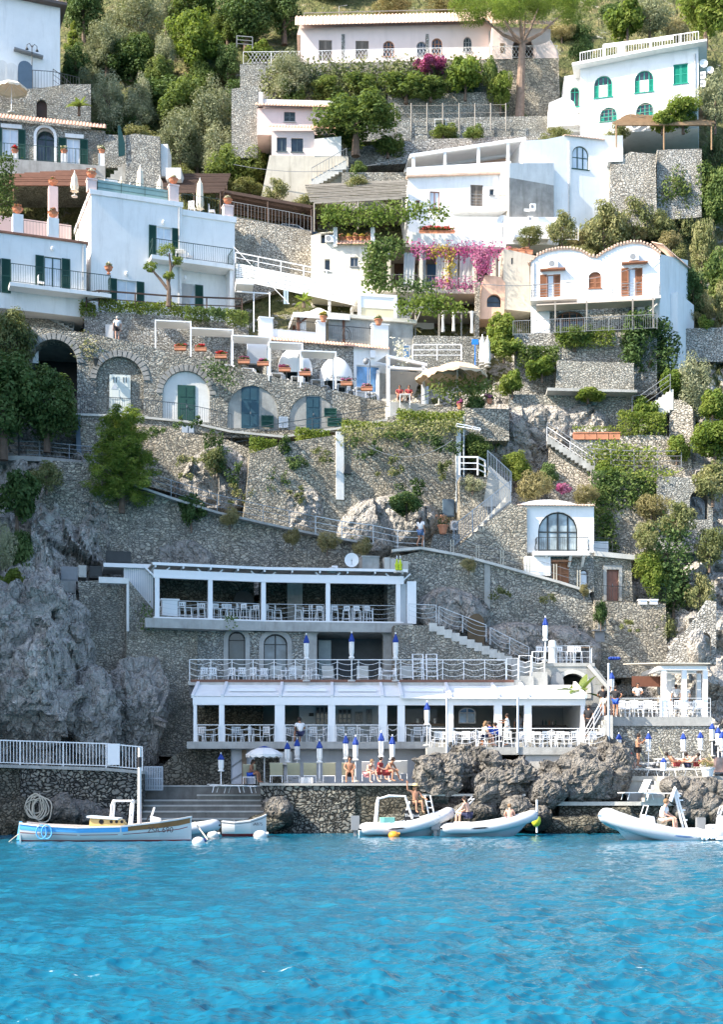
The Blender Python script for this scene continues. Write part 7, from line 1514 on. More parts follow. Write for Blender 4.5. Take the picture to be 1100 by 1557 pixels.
window(fN_,NH,d1,plain('red_brown_frame',(.3,.13,.09),.6,.1),CURT,cols=2,rec=.1);window(fN_,NH,d2,GMET,GLASS,cols=1,shut='closed',smat=plain('grey_brown_shutter',(.20,.17,.14),.7,.2),rec=.12);window(fN_,NH,d3,GMET,GLASS,cols=1);window(fN_,NH,d4,MATS['red_brown_frame'],GLASS,cols=1)
m=MB();m.slab(fN_,[(o[3][0]-.1,o[3][1]),(o[2][0]+.1,o[2][1]),(o[2][0]+.1,o[2][1]+.8),(o[3][0]-.1,o[3][1]+.6)],(),.15,-.15);m.build('parapet',WHITE,NH)
m=MB();m.slab(fN_,[(o[3][0]-.15,o[3][1]-.14),(o[2][0]+.15,o[2][1]-.14),(o[2][0]+.15,o[2][1]),(o[3][0]-.15,o[3][1])],(),.25,-.2);m.build('tile_band',TILEP,NH)
m=MB();m.fbox(fN_,o[3][0],o[2][0],-.15,-7,o[3][1]-.1,o[3][1]+.1);m.build('terrace_floor',PAVE,NH)
f3=Fr(0,0,0,fN_.deg,fN_.p(0,-3.2,0));ob_=[(f3.h(645,240)[0],o[3][1]),(f3.h(800,240)[0],o[3][1]),(f3.h(800,240)[0],f3.h(800,214)[1]),(f3.h(645,240)[0],f3.h(645,236)[1])]
hs_=[f3.R(x0,y0,x1,y1) for x0,y0,x1,y1 in((672,243,678,250),(687,241,694,249),(697,241,703,248),(726,238,733,245),(736,237,742,244),(743,236,749,243),(783,229,797,244))]
shell(f3,ob_,[rect_pts(*h) for h in hs_],3.5,'upper_wall',PEACH,NH)
for h in hs_:window(f3,NH,h,WMET,GLASS,cols=1,sill=False)
for x,y0 in((629,238),(677,230),(728,221),(773,218)):q=fN_.R(x-2,y0,x+2,264,-.2);m=MB();m.fbox(fN_,q[0],q[2],-.1,-.35,o[3][1],q[3]);m.build('post',WMET,NH)
m=MB();a,b=fN_.h(624,238,-.2),fN_.h(800,212,-.2);m.bar(fN_.p(a[0],-.2,a[1]),fN_.p(b[0],-.2,b[1]),.3,.22);m.bar(fN_.p(a[0],-3,a[1]+.1),fN_.p(b[0],-3,b[1]+.1),.3,.22);m.build('pergola_beam',WMET,NH)
m=MB();m.hexa([fN_.p(u,n,z) for z_ in(0,.08) for(u,n,z) in((a[0],-.2,a[1]+.12+z_),(b[0],-.2,b[1]+.12+z_),(b[0],-3.2,b[1]+.2+z_),(a[0],-3.2,a[1]+.2+z_))]);m.build('pergola_cover',WPVC,NH)
zbq=fN_.h(720,324)[1];m=MB();m.fbox(fN_,fN_.h(688,324)[0],fN_.h(800,324)[0],1.3,.003,zbq-.2,zbq);m.build('balcony_slab',WHITE,NH)
railing([fN_.p(fN_.h(x,324,1.2)[0],1.2,zbq) for x in(690,775)],.95,GMET,'horiz','balcony_railing',parent=NH,nr=3,r=.012,post_every=2)
f_=Fr(775,320,105.8,22);sd=[f_.h(775,350),f_.h(843,352),f_.h(843,282),f_.h(775,270)]
m=MB();m.slab(f_,sd,(),0,-5);m.build('weathered_side_wall',plain('weathered_grey_plaster',(.33,.31,.28),.9,.25,1.5,.4,stain=.7),NH)
m=MB();m.slab(f_,[(sd[3][0],sd[3][1]),(sd[2][0],sd[2][1]),f_.h(843,248),f_.h(775,248)],(),.004,-5);m.build('side_parapet',WHITE2,NH)
fo_=Fr(800,300,107.2,14);aw2=fo_.R(871,222,896,257);o=[fo_.h(796,352),fo_.h(948,352),fo_.h(948,206),fo_.h(860,206),fo_.h(830,212),fo_.h(796,214)]
shell(fo_,o,[arch_pts(*aw2)],6,'wing_wall',WHITE,NH);window(fo_,NH,aw2,GREENM,CURT,arch=True,cols=3,rows=2,rec=.1,name='arched_window')
m=MB();tile_strip(m,fo_,fo_.h(858,206)[0],fo_.h(920,206)[0],.2,o[3][1]-.05,-.8,o[3][1]+.2,.24);m.build('tile_eave',TILEP,NH)
f_=Fr(690,356,104.3,6);m=MB();m.slab(f_,[f_.h(690,370),f_.h(850,372),f_.h(850,330),f_.h(690,330)],(),0,-2);m.build('lower_wall',WHITE,NH)
q=f_.R(783,338,836,362,.8);m=MB();m.fbox(f_,q[0],q[2],.8,.01,q[1],q[3]);m.build('low_annex',WHITE,NH)
fbal=Fr(690,366,103.5,7);railing([fbal.p(fbal.h(x,366)[0],0,fbal.h(x,366)[1]) for x in(690,760,880)],1.1,WMET,'bars','white_railing','white bar railing in front of the long white house',gap=.17,r=.022,post_every=2)
ac_unit(f_,806,312,814,321,.2,'air conditioner high on the weathered side wall');ac_unit(f_,803,331,810,339,.2,'lower air conditioner beside the low white annex')
t=thing('satellite_dish','big white satellite dish in front of the long white house','satellite dish',fbal.p(fbal.h(763,360)[0],.5,fbal.h(763,366)[1]));c=fbal.p(fbal.h(763,340)[0],.5,fbal.h(763,340)[1]);m=MB();rr=.44
vs=[c+Vector((0,.2,0))]+[c+Vector((rr*math.cos(a*PI/9),0,rr*math.sin(a*PI/9))) for a in range(18)];m.add(vs,[(0,1+i,1+(i+1)%18) for i in range(18)]);m.build('dish',WMET,t);m=MB();m.tube([c+Vector((0,.2,0)),c+Vector((0,.25,-1.3))],.045,6);m.build('mast',GMET,t);m=MB();m.tube([c+Vector((0,.1,-.3)),c+Vector((0,-.35,0))],.015,5);m.build('feed_arm',GMET,t)
fT_=Fr(808,515,96.5,-8);TH=thing('twin_gable_house','white house with two rounded gables and brown shutters','house',fT_.p(4,0,0))
L0,L1=fT_.h(808,480)[0],fT_.h(1004,480)[0]
top=[(808,397),(818,388),(832,382),(850,378.5),(868,378),(884,381),(897,389),(909,390.5),(922,382),(940,373),(960,368.5),(975,369),(990,374),(1004,385)]
w_a,w_b,w_c=fT_.R(833,417,853,458),fT_.R(896,413,915,438),fT_.R(957,407,978,450)
zmid=fT_.h(900,461)[1];outl=[(L0,zmid),(L1,zmid)]+[fT_.h(x,y) for x,y in top[::-1]]
shell(fT_,outl,[rect_pts(*w_a),arch_pts(*w_b,rise=.35),rect_pts(*w_c)],5.5,'wall',WHITE,TH)
BRS=plain('orange_brown_shutter',(.26,.11,.055),.6,.12)
for q in(w_a,w_c):
 w0=window(fT_,TH,q,BRS,CURT,cols=2,rec=.12,shut='open',smat=BRS,side='left',sw=.5,sill=False);shutter_leaf(fT_,(q[0]+q[2])/2,q[1],q[2],q[3],-.1,BRS,w0)
 m=MB();m.fbox(fT_,q[0]-.5,q[2]+.35,.4,0,q[3]+.22,q[3]+.3);m.build('awning_board',BRS,TH)
window(fT_,TH,w_b,BRS,BRS,arch=True,rise=.35,cols=1,rec=.12,shut='closed',smat=BRS)
m=MB()
tp=[fT_.h(x,y) for x,y in[(805,400)]+top+[(1006,387)]]
pts3=[];acc=0
for a,b in zip(tp,tp[1:]):
 L=math.hypot(b[0]-a[0],b[1]-a[1]);k=max(1,int(L/.2))
 for i in range(k):u,z=lerp(a[0],b[0],i/k),lerp(a[1],b[1],i/k);m.tube([fT_.p(u,.18,z+.04),fT_.p(u,-.5,z+.07)],.085,5)
m.slab(fT_,tp+[(u,z-.09) for u,z in tp[::-1]],(),.1,-.4);m.build('tile_edge',TILEP,TH)
m=MB();m.slab(fT_,[(u,z+.02) for u,z in tp]+[(u,z-.1) for u,z in tp[::-1]],(),-.4,-5.6);m.build('roof',plain('pale_roof_screed',(.62,.55,.48),.9,.1),TH)
c0=fT_.p(L1,-.02,0);c1=P(1047,505,c0.y+4.5);sd_=Fr(0,0,0,math.degrees(math.atan2(c1.y-c0.y,c1.x-c0.x)),c0);W_=(Vector((c1.x,c1.y,0))-Vector((c0.x,c0.y,0))).length
m=MB();m.slab(sd_,[(0,-2),(W_,-2),(W_,sd_.h(1046,395)[1]),(0.0,sd_.h(1005,387)[1])],(),0,-3.5);m.build('side_wall',WHITE,TH);m=MB();tile_strip(m,sd_,0,W_,.2,sd_.h(1025,391)[1]+.02,-.6,sd_.h(1025,391)[1]+.35,.22);m.build('side_tiles',TILEP,TH)
q=sd_.R(1021,456,1046,500);m=MB();m.fbox(sd_,q[0],q[2],.5,.01,-2,q[3]);m.build('side_annex',WHITE,TH)
for xa,xb in((808,878),(930,1004)):
 z_=fT_.h(850 if xa<850 else 960,459.5)[1];m=MB();ua,ub_=fT_.h(xa,460)[0],fT_.h(xb,460)[0];m.fbox(fT_,ua,ub_,1.1,.003,z_-.18,z_);m.build('balcony_slab',WHITE,TH)
 railing([fT_.p(ua+.05,0,z_),fT_.p(ua+.05,1.0,z_),fT_.p(ub_-.05,1.0,z_),fT_.p(ub_-.05,0,z_)],.95,GMET,'horiz','balcony_railing',parent=TH,nr=4,r=.016,post_every=1.6)
g_a,g_b=fT_.R(845,470,889,500),fT_.R(957,459,982,500)
f_r=Fr(0,0,0,fT_.deg,fT_.p(0,-.4,0));zb_=fT_.h(900,520)[1]
shell(f_r,[(L0+1.3,zb_),(L1,zb_),(L1,zmid-.003),(L0+1.3,zmid-.003)],[arch_pts(*g_a,rise=.6),rect_pts(*g_b)],5,'stone_lower_wall',RUBL,TH)
m=MB();m.fbox(fT_,L0,L0+1.3,0,-5.4,zb_,zmid-.003);m.build('left_pier',WHITE,TH)
window(f_r,TH,g_a,BRS,GLASS,arch=True,rise=.6,cols=4,rec=.15,name='arched_door',sill=False);window(f_r,TH,g_b,GMET,GLASS,cols=2,rec=.3,name='dark_door',sill=False)
m=MB();m.fbox(fT_,L0+.4,L1-.4,1.3,.0,zmid-.42,zmid-.34);m.build('canopy',plain('beige_canopy',(.5,.43,.36),.8,.1),TH)
for x in(845,893,963,994):u=fT_.h(x,480,1.8)[0];m=MB();m.fbox(fT_,u-.05,u+.05,1.8,1.7,zb_+.2,zmid-.42);m.build('canopy_post',WOODG,TH)
railing([fT_.p(fT_.h(x,505,1.9)[0],1.9,fT_.h(900,505,1.9)[1]) for x in(781,1000)],1.0,GMET,'bars','garden_railing','grey bar railing before the twin gable house',gap=.15,r=.018)
ac_unit(fT_,834,397,849,409,0,'air conditioner over the left balcony door of the twin gable house');ac_unit(fT_,957,387,972,398,0,'air conditioner over the right balcony door of the twin gable house')
wallthing('terrace_wall','low terrace wall below the twin gable house',Fr(800,530,95.5,-6),[(783,600),(1000,600),(1000,505),(783,507)],RUBL,4)
fV_=Fr(883,195,111.5,-14);VL=thing('villa','white villa with bright green arched windows at the upper right','house',fV_.p(5,0,0))
va,vb,vc,vd,ve=fV_.R(904,115,932,148),fV_.R(966,107,995,140),fV_.R(1025,97,1047,127),fV_.R(913,163,939,184),fV_.R(968,156,995,178)
o=[fV_.h(883,205),fV_.h(1063,195),fV_.h(1063,72),fV_.h(1008,80),fV_.h(883,104)]
shell(fV_,o,[arch_pts(*va),arch_pts(*vb),rect_pts(*vc),arch_pts(*vd),arch_pts(*ve)],7,'wall',WHITE,VL)
for q in(va,vb):w0=window(fV_,VL,q,SHUT2,GLASS,arch=True,cols=4,rec=.12,name='arched_window');W=q[2]-q[0];[shutter_leaf(fV_,q[0]+W*i/4+.03,q[1],q[0]+W*(i+1)/4-.03,q[3]-W/2,-.11,SHUT2,w0) for i in(0,3)];[shutter_leaf(fV_,q[0]+W*i/4+.03,q[1],q[0]+W*(i+1)/4-.03,q[3]-W/2,-.11,WMET,w0,'pale_shutter') for i in(1,2)]
window(fV_,VL,vc,SHUT2,GLASS,cols=2,shut='closed',smat=SHUT2)
for q in(vd,ve):w0=window(fV_,VL,q,SHUT2,GLASS,arch=True,cols=4,rec=.12,name='arched_window');W=q[2]-q[0];zz=q[3]-W*.3;[shutter_leaf(fV_,q[0]+W*i/4+.03,q[1],q[0]+W*(i+1)/4-.03,q[3]-W/2,-.11,SHUT2,w0) for i in(0,3)]
m=MB();m.slab(fV_,[(fV_.h(872,107)[0],fV_.h(872,107)[1]),fV_.h(1008,81),fV_.h(1076,70),fV_.h(1076,67),fV_.h(1008,77),fV_.h(872,103)],(),.8,-6);m.build('eave',WHITE,VL)
zr_=fV_.h(950,92,0)[1]
a,b,c_=fV_.h(883,100),fV_.h(1008,76),fV_.h(1063,68)
railing([fV_.p(a[0],0,a[1]),fV_.p(b[0],0,b[1]),fV_.p(c_[0],0,c_[1])],1.05,WMET,'bars','roof_railing',parent=VL,gap=.2,r=.025,post_every=1.6)
m=MB();q0,q1=fV_.h(918,70,-.5),fV_.h(1025,57,-.5);
for n in(-.5,-3.5):m.bar(fV_.p(q0[0],n,q0[1]),fV_.p(q1[0],n,q1[1]),.22)
m.build('pergola_beam',WMET,VL)
for x,y,w_ in((919,70,.1),(945,68,.3),(990,62,.1)):q=fV_.h(x,y,-.5);m=MB();m.fbox(fV_,q[0]-w_,q[0]+w_,-.4,-.4-2*w_,zr_-1.5,q[1]);m.build('pergola_post',WMET,VL)
m=MB();m.fbox(fV_,fV_.h(921,70)[0],fV_.h(1020,70)[0],-3.4,-3.6,zr_-1,fV_.h(970,66)[1]);m.build('terrace_back_wall',PEACH,VL)
fvl=fV_.sub(fV_.h(883,150)[0],0,0,-34);q=Fr(860,165,113,-4);t2=q.R(868,132,882,162)
shell(q,[q.h(859,200),q.h(884,200),q.h(884,112),q.h(859,116)],[arch_pts(*t2)],4,'side_wing',WHITE,VL);window(q,VL,t2,SHUT2,GLASS,arch=True,cols=2,rec=.15,name='arched_window')
m=MB();m.slab(q,[q.h(833,198),q.h(884,195),q.h(872,160),q.h(858,152),q.h(835,162)],(),.6,-1);m.build('stair_wall',WHITE,VL)
m=MB();c=fV_.h(1072,97);
for k,(x,y) in enumerate(((1071,97),(1081,107))):
 t=thing('satellite_dish',['white satellite dish on the right edge of the villa','lower white satellite dish right of the villa'][k],'satellite dish',fV_.p(fV_.h(x,y)[0],-.3,fV_.h(x,y)[1]));c=fV_.p(fV_.h(x,y)[0],.1,fV_.h(x,y)[1]);m=MB();rr=.33-.05*k;vs=[c+Vector((0,.15,0))]+[c+Vector((rr*math.cos(a_*PI/8),0,rr*math.sin(a_*PI/8))) for a_ in range(16)];m.add(vs,[(0,1+i,1+(i+1)%16) for i in range(16)]);m.build('dish',WMET,t);m=MB();m.tube([c+Vector((0,.15,0)),c+Vector((-.3,.5,-.3))],.04,6);m.build('bracket',GMET,t)
ac_unit(fV_,1066,112,1074,122,-.3,'upper air conditioner at the right corner of the villa');ac_unit(fV_,1066,125,1074,135,-.3,'lower air conditioner at the right corner of the villa')
f_=Fr(875,200,110.3,-8);railing([f_.p(f_.h(x,y)[0],0,f_.h(x,y)[1]) for x,y in((875,196),(960,185),(1060,172))],1.2,WOODG,'horiz','garden_fence','thin wire garden fence below the villa','fence',nr=3,r=.016)
lath_pergola('pergola','brown reed pergola below the villa',[P(938,228,108.5),P(1083,228,108.5),P(1060,205,112),P(975,205,112)],2.0,plain('reed_brown',(.28,.18,.10),.85,.2,3),22,w=.12)
wallthing('round_stone_wall','rounded pale stone wall under the brown reed pergola',Fr(930,270,108,-4),[(926,345),(1000,345),(998,234),(960,231),(930,244)],RUBL,3);wallthing('stone_wall','pale stone wall right of the rounded stone wall',Fr(1000,265,108.4,-6),[(1000,335),(1068,330),(1068,226),(1000,228)],RUBL,3)
m=MB();f_=Fr(935,242,107.6,-4);q=f_.R(926,222,949,243);m.fbox(f_,q[0],q[2],-.3,-2.5,q[1],q[3]);m.top('white_hut',WHITE,'small white hut left of the brown reed pergola','hut')
fp=Fr(450,95,117.5,2);PV=thing('pink_villa','long pale pink villa with a tiled roof at the top','house',fp.p(9,0,0))
WN=[(485,61,505,93,0),(541,62,561,90,0),(583,62,600,86,1),(634,63,649,84,1),(657,58,673,82,1),(705,56,718,78,1)]
rs=[fp.R(*w_[:4]) for w_ in WN];zt_=fp.h(600,42)[1]
o=[fp.h(457,100),fp.h(750,98),(fp.h(750,60)[0],fp.h(750,36)[1]),(fp.h(457,60)[0],fp.h(457,43)[1])]
shell(fp,o,[hole(r,w_[4],.45) for r,w_ in zip(rs,WN)],7,'wall',PALEPINK,PV)
for r,w_ in zip(rs,WN):
 if w_[0]<570:window(fp,PV,r,WOOD,GLASS,cols=2,shut='closed',smat=plain('grey_brown_shutter',(.20,.17,.14),.7,.2),rec=.12,sill=False)
 else:window(fp,PV,r,BROWN if w_[0] in(583,657) else GMET,GLASS,arch=True,rise=.45,cols=3,rows=3,rec=.12,name='arched_window')
m=MB();
tile_strip(m,fp,fp.h(449,40)[0],fp.h(752,40)[0],.7,0,-.75,1.5,.3,.09)
for i,v in enumerate(m.v):u=(Vector(v)-fp.o).dot(fp.u);m.v[i]=(v[0],v[1],v[2]+lerp(o[3][1],o[2][1],(u-o[3][0])/(o[2][0]-o[3][0]))-.1)
m.build('roof_tiles',TILEP,PV)
m=MB();m.slab(fp,[(o[3][0]-.3,o[3][1]-.12),(o[2][0],o[2][1]-.12),(o[2][0],o[2][1]+1.1),(o[3][0]-.0,o[3][1]+1.1)],(),-.8,-7.2);m.build('roof_wall',PALEPINK,PV)
a,b=(o[3][0]+.3,o[3][1]+1.1),(o[2][0],o[2][1]+1.1);railing([fp.p(a[0],-.9,a[1]),fp.p(b[0],-.9,b[1])],.7,WOODG,'horiz','roof_rail',parent=PV,nr=1,r=.03,post_every=3)
m=MB();q=fp.h(516,20,-3);m.tube([fp.p(q[0],-3,q[1]-2),fp.p(q[0],-3,q[1]+.6),fp.p(q[0]+.7,-3,q[1]+.7)],.03,5);m.build('aerial',GMET,PV)
for x in(522,650):q=fp.R(x-2.5,52,x+2.5,92);m=MB();m.fbox(fp,q[0],q[2],.03,-.02,q[1],q[3]);m.build('stone_strip',RUBL,PV)
fp2=Fr(749,92,117,2);q=fp2.R(780,55,812,90);o=[fp2.h(749,98),fp2.h(838,98),fp2.h(838,44),fp2.h(749,40)]
shell(fp2,o,[arch_pts(*q,rise=1.0)],5,'porch_wall',PALEPINK,PV);m=MB();tile_strip(m,fp2,o[3][0]-.2,o[2][0]+.2,.6,o[2][1]+.05,-.4,o[2][1]+.85,.3,.09);m.build('porch_tiles',TILEP,PV)
q2=fp2.R(761,66,767,80);m=MB();m.fbox(fp2,q2[0],q2[2],.04,0,q2[1],q2[3]);m.build('notice_panel',WOOD,PV);m=MB();m.slab(fp2,rect_pts(q[0]-.3,q[1],q[2]+.3,q[3]+.2),(),-2.5,-2.6);m.build('porch_door',DBROWN,PV)
m=MB();f9=Fr(838,95,116.4,2);m.slab(f9,[f9.h(815,96),f9.h(851,92),f9.h(849,78),f9.h(838,60),f9.h(832,64),f9.h(815,70)],(),0,-.3);m.build('curved_parapet',PALEPINK,PV)
f_=Fr(457,97,116,2);railing([f_.p(f_.h(x,y)[0],0,f_.h(x,y)[1]) for x,y in((370,98),(455,97),(560,94),(745,90),(848,88))],1.05,WMET,'diamond','white_railing','long white lattice railing along the pink villa terrace',gap=.3,r=.016,post_every=2.2)
wallthing('garden_wall','overgrown terrace wall under the pink villa',Fr(600,150,115,1),[(365,170),(750,165),(750,90),(560,94),(455,97),(365,98)],RUBM,3)
wallthing('garden_wall','dark rubble terrace wall behind the umbrella pine trunk',Fr(750,160,115.3,3),[(745,178),(853,178),(850,88),(745,90)],RUB,3)
railing([P(360,72,120),P(384,74,120)],1.0,GMET,'horiz','garden_fence','short grey fence among trees left of the pink villa','fence',nr=2,r=.03)
wallthing('garden_wall','rubble terrace wall below the vine poles',Fr(640,200,113,1),[(545,215),(855,208),(855,176),(620,180),(545,186)],RUBM,3);wallthing('garden_wall','pale garden wall above the vine poles',Fr(620,165,114.3,1),[(590,185),(760,178),(760,140),(590,143)],RUBM,2)
wallthing('garden_wall','lower pale terrace wall above the long white house',Fr(640,230,111,4),[(520,255),(860,232),(860,205),(640,212),(520,226)],RUBL,3)
for i,x in enumerate((602,626,650,674,699,723,747,770)):
 m=MB();m.tube([P(x,200,112.4),P(x,157,112.4)],.055,5);m.top('vine_pole',WOODG,'%s thin wooden vine pole from the left on the garden terrace'%ORD[i],'pole','vine poles on the garden terrace')
m=MB()
for y in(160,172,184):m.tube([P(600,y+1,112.4),P(770,y-1,112.4)],.02,4)
m.top('vine_wire',WOODG,'thin wires strung between the vine poles','wire')
c=make_table(.7,1.0,.7);place(c,P(670,197,112.8),0,1,'small white table among the vine poles')
fk=Fr(390,245,109.5,3);PH=thing('pink_house','small pink house with two tiled eaves among trees','house',fk.p(3,0,0))
a_,b_,c_=fk.R(432,170,449,185),fk.R(421,209,436,230),fk.R(443,210,461,231)
shell(fk,[fk.h(391,205),fk.h(510,205),fk.h(510,165),fk.h(391,165)],[rect_pts(*a_)],6,'upper_wall',PINKP,PH);window(fk,PH,a_,GMET,GLASS,cols=2,shut='closed',smat=plain('slate_shutter',(.08,.11,.12),.6,.15))
m=MB();z0_=fk.h(450,165)[1];tile_strip(m,fk,fk.h(388,165)[0],fk.h(512,165)[0],.45,z0_-.02,-.19,z0_+.42,.24);m.build('tile_eave',TILE,PH)
q=fk.R(393,150,510,161);m=MB();m.fbox(fk,q[0],q[2],-.2,-.5,z0_+.2,q[3]);m.fbox(fk,q[0],q[0]+.35,-.1,-.6,z0_+.2,q[3]+.5);m.build('parapet',WHITE2,PH)
fk2=Fr(0,0,0,fk.deg,fk.p(0,.8,0));o=[fk2.h(413,245),fk2.h(478,245),fk2.h(478,199),fk2.h(413,199)];b_,c_=fk2.R(421,209,436,230),fk2.R(443,210,461,231)
shell(fk2,o,[rect_pts(*b_),rect_pts(*c_)],3,'lower_wall',PALEPINK,PH);window(fk2,PH,b_,MATS['slate_shutter'],GLASS,cols=2,rec=.1);window(fk2,PH,c_,MATS['slate_shutter'],GLASS,cols=2,rec=.1)
m=MB();z0_=o[2][1];tile_strip(m,fk2,fk2.h(408,199)[0],fk2.h(512,199)[0],.5,z0_-.02,-.25,z0_+.45,.24);m.build('tile_eave',TILE,PH)
m=MB();m.slab(fk2,[fk2.h(478,240),fk2.h(519,240),fk2.h(519,210),fk2.h(478,214)],(),.3,-.2);m.build('terrace_wall',WHITE2,PH)
wallthing('retaining_wall','tall stained retaining wall below the small pink house',Fr(440,280,108.6,2),[(395,310),(530,310),(530,238),(410,236)],plain('stained_beige_plaster',(.52,.48,.40),.9,.1,1.2,.2,stain=.7),3);wallthing('retaining_wall','lower stained grey wall right of the pink house stairs',Fr(560,290,107.6,2),[(520,320),(625,320),(625,262),(520,262)],RUBM,3)
f_=Fr(470,270,107.9,3);t=thing('outside_stairs','pale stairs climbing right below the small pink house','stairs',f_.p(1,0,0));p0,p1=f_.h(474,275),f_.h(527,245)
for i in range(9):u=lerp(p0[0],p1[0],i/9);m=MB();m.fbox(f_,u,u+(p1[0]-p0[0])/9,0,-1.2,lerp(p0[1],p1[1],i/9)-.5,lerp(p0[1],p1[1],(i+1)/9));m.build('step',CONCL,t)
railing([f_.p(p0[0],.0,p0[1]),f_.p(p1[0],0,p1[1])],1.0,GMET,'bars','stair_railing','thin rail of the stairs below the small pink house',gap=.25,r=.018)
wallthing('garden_wall','old grey wall between the olive trees and the pink house',Fr(370,180,111,2),[(352,240),(392,240),(392,130),(352,135)],RUBM,2)
wallthing('rubble_wall','grey stone wall with a projecting slab below the clipped hedge',Fr(845,590,93.5,-3),[(845,600),(965,600),(965,552),(848,548)],RUBM,4)
f_=Fr(845,597,93.6,-3);m=MB();a,b=f_.h(831,597),f_.h(966,603);m.slab(f_,[(a[0],a[1]-.2),(b[0],b[1]-.05),(b[0],b[1]+.12),(a[0],a[1])],(),1.2,-2);m.top('projecting_slab',CONC,'thin grey slab sticking out under the stone wall','slab')
cliffsheet('rock_wall','weathered rock and masonry face under the projecting slab',690,590,985,790,92.6,ROCK,.75,3.5)
wallthing('rubble_wall','rubble wall directly under the projecting slab',Fr(900,640,93.4,-3),[(770,650),(965,665),(965,602),(845,600),(775,600)],RUBM,2)
wallthing('rubble_wall','sunlit rubble stair wall left of the terracotta planters',Fr(840,720,91.0,-6),[(833,790),(925,790),(925,712),(880,700),(836,662)],RUBL,2)
f_=Fr(840,690,90.6,-6);p0,p1=f_.h(833,664),f_.h(905,712);t=thing('garden_stairs','narrow stairs along the sunlit rubble stair wall','stairs',f_.p(1,0,-1))
for i in range(12):u=lerp(p0[0],p1[0],i/12);m=MB();m.fbox(f_,u,u+(p1[0]-p0[0])/12,.0,-1.2,lerp(p0[1],p1[1],i/12)-.5,lerp(p0[1],p1[1],i/12));m.build('step',GREYP,t)
for s in(0,1):a,b=(p0,p1);railing([f_.p(p0[0],-.05-1.1*s,p0[1]),f_.p(p1[0],-.05-1.1*s,p1[1])],.95,WMET if s else GMET,'horiz','stair_railing',['front','rear'][s]+' thin rail of the narrow garden stairs',nr=1,r=.025)
wallthing('rubble_wall','stone wall under the row of terracotta planters',Fr(870,690,91.6,-4),[(870,712),(946,712),(946,668),(870,668)],RUBM,2);wallthing('rubble_wall','rounded stone wall of the vegetable terrace',Fr(950,720,91.2,-4),[(940,740),(1055,740),(1050,664),(975,661),(944,664)],RUBL,3)
wallthing('garden_bed_wall','ivy covered wall of the lower garden terrace on the right',Fr(900,770,89.6,-4),[(895,850),(1040,850),(1040,720),(900,717)],RUBM,3)
fq_=Fr(870,668,91.6,-4)
for i in range(4):q=fq_.R(873+18*i,657,890+18*i,668,.1);t=thing('terracotta_planter','%s long terracotta planter from the left on the right garden wall'%ORD[i],'planter',fq_.p((q[0]+q[2])/2,0,q[1]),'terracotta planters on the garden wall');m=MB();m.fbox(fq_,q[0],q[2],.1,-.4,q[1],q[3]-.08);m.fbox(fq_,q[0]-.02,q[2]+.02,.13,-.43,q[3]-.08,q[3]);m.build('pot',TERRA,t);hedge(fq_,q[0],q[2],.1,-.4,q[3],q[3]+.35,L_BRIGHT,130,.13).build('foliage',L_BRIGHT,t)
f_=Fr(930,720,90.4,-4);railing([f_.p(f_.h(x,y)[0],0,f_.h(x,y)[1]) for x,y in((895,712),(965,716),(1037,716))],1.3,GMET,'horiz','garden_fence','thin pole fence of the vegetable terrace on the right','fence',nr=3,r=.022)
f_=Fr(960,640,92.6,-6);t=thing('stone_stairs','stone stairs rising right under the dark olive trees','stairs',f_.p(1,0,-1));p0,p1=f_.h(975,628),f_.h(1025,592)
for i in range(9):u=lerp(p0[0],p1[0],i/9);m=MB();m.fbox(f_,u,u+(p1[0]-p0[0])/9,0,-1.4,lerp(p0[1],p1[1],i/9)-1.2,lerp(p0[1],p1[1],(i+1)/9));m.build('step',CONCL,t)
railing([f_.p(f_.h(x,y)[0],.05,f_.h(x,y)[1]) for x,y in((962,628),(975,626),(1020,594))],1.1,GMET,'horiz','stair_railing','grey rail of the stairs under the dark olive trees',nr=2,r=.022)
wallthing('stone_pier','sunlit stone pier with a small niche on the right',Fr(1035,660,92.2,-20),[(1018,665),(1056,665),(1054,620),(1040,608),(1020,608)],RUBL,1.5,cat='pier')
wallthing('stone_wall','pale stone wall right of the twin gable house',Fr(1060,520,98,-6),[(1030,550),(1120,550),(1120,497),(1030,500)],RUBL,2)
fx=Fr(1000,760,88.6,-8);q=fx.R(1050,745,1078,790);wallthing('cave_wall','grey wall with a dark round cave at the right',fx,[(1000,840),(1085,840),(1085,728),(1000,724)],RUBM,2,[arch_pts(*q)])
for f,x,y0,y1,n,p in((fB_,272,316,462,.02,LH),(fV_,1058,82,180,.02,VL),(fT_,812,400,460,.02,TH),(fN_,772,280,345,.02,NH),(fo_,866,216,330,.02,NH),(fp,745,48,90,.02,PV),(fL,126,372,440,.02,LH)):
 q=f.R(x,y0,x,y1,n);m=MB();m.tube([f.p(q[0],n+.05,q[1]),f.p(q[0],n+.05,q[3])],.05,6);m.build('drain_pipe',plain('pale_pipe',(.5,.5,.48),.6,.15),p)
for(xa,ya,xb,yb,Y,lb) in((700,428,1005,394,95.2,'thin cable crossing the twin gable house front'),(355,250,625,236,108,'thin cable from the small pink house to the long white house'),(30,986,130,1012,74.5,'slack rope across the left cliff'),(560,678,690,668,87.6,'slack cable on the big wall right of the white strip')):
 a,b=P(xa,ya,Y),P(xb,yb,Y);m=MB();m.tube([a.lerp(b,i/10)-Vector((0,0,.9*(1-(i/5-1)**2))) for i in range(11)],.022,4);m.top('cable',GMET,lb,'cable')
def many(kind,boxes,labels,group=None,dy=0.0,Y=None):
 for b,l in zip(boxes,labels if isinstance(labels,list) else[labels]*len(boxes)):plant(kind,*b[:4],l,Y=b[4] if len(b)>4 else Y,group=group,dy=dy)
UL='trees on the upper left slope'
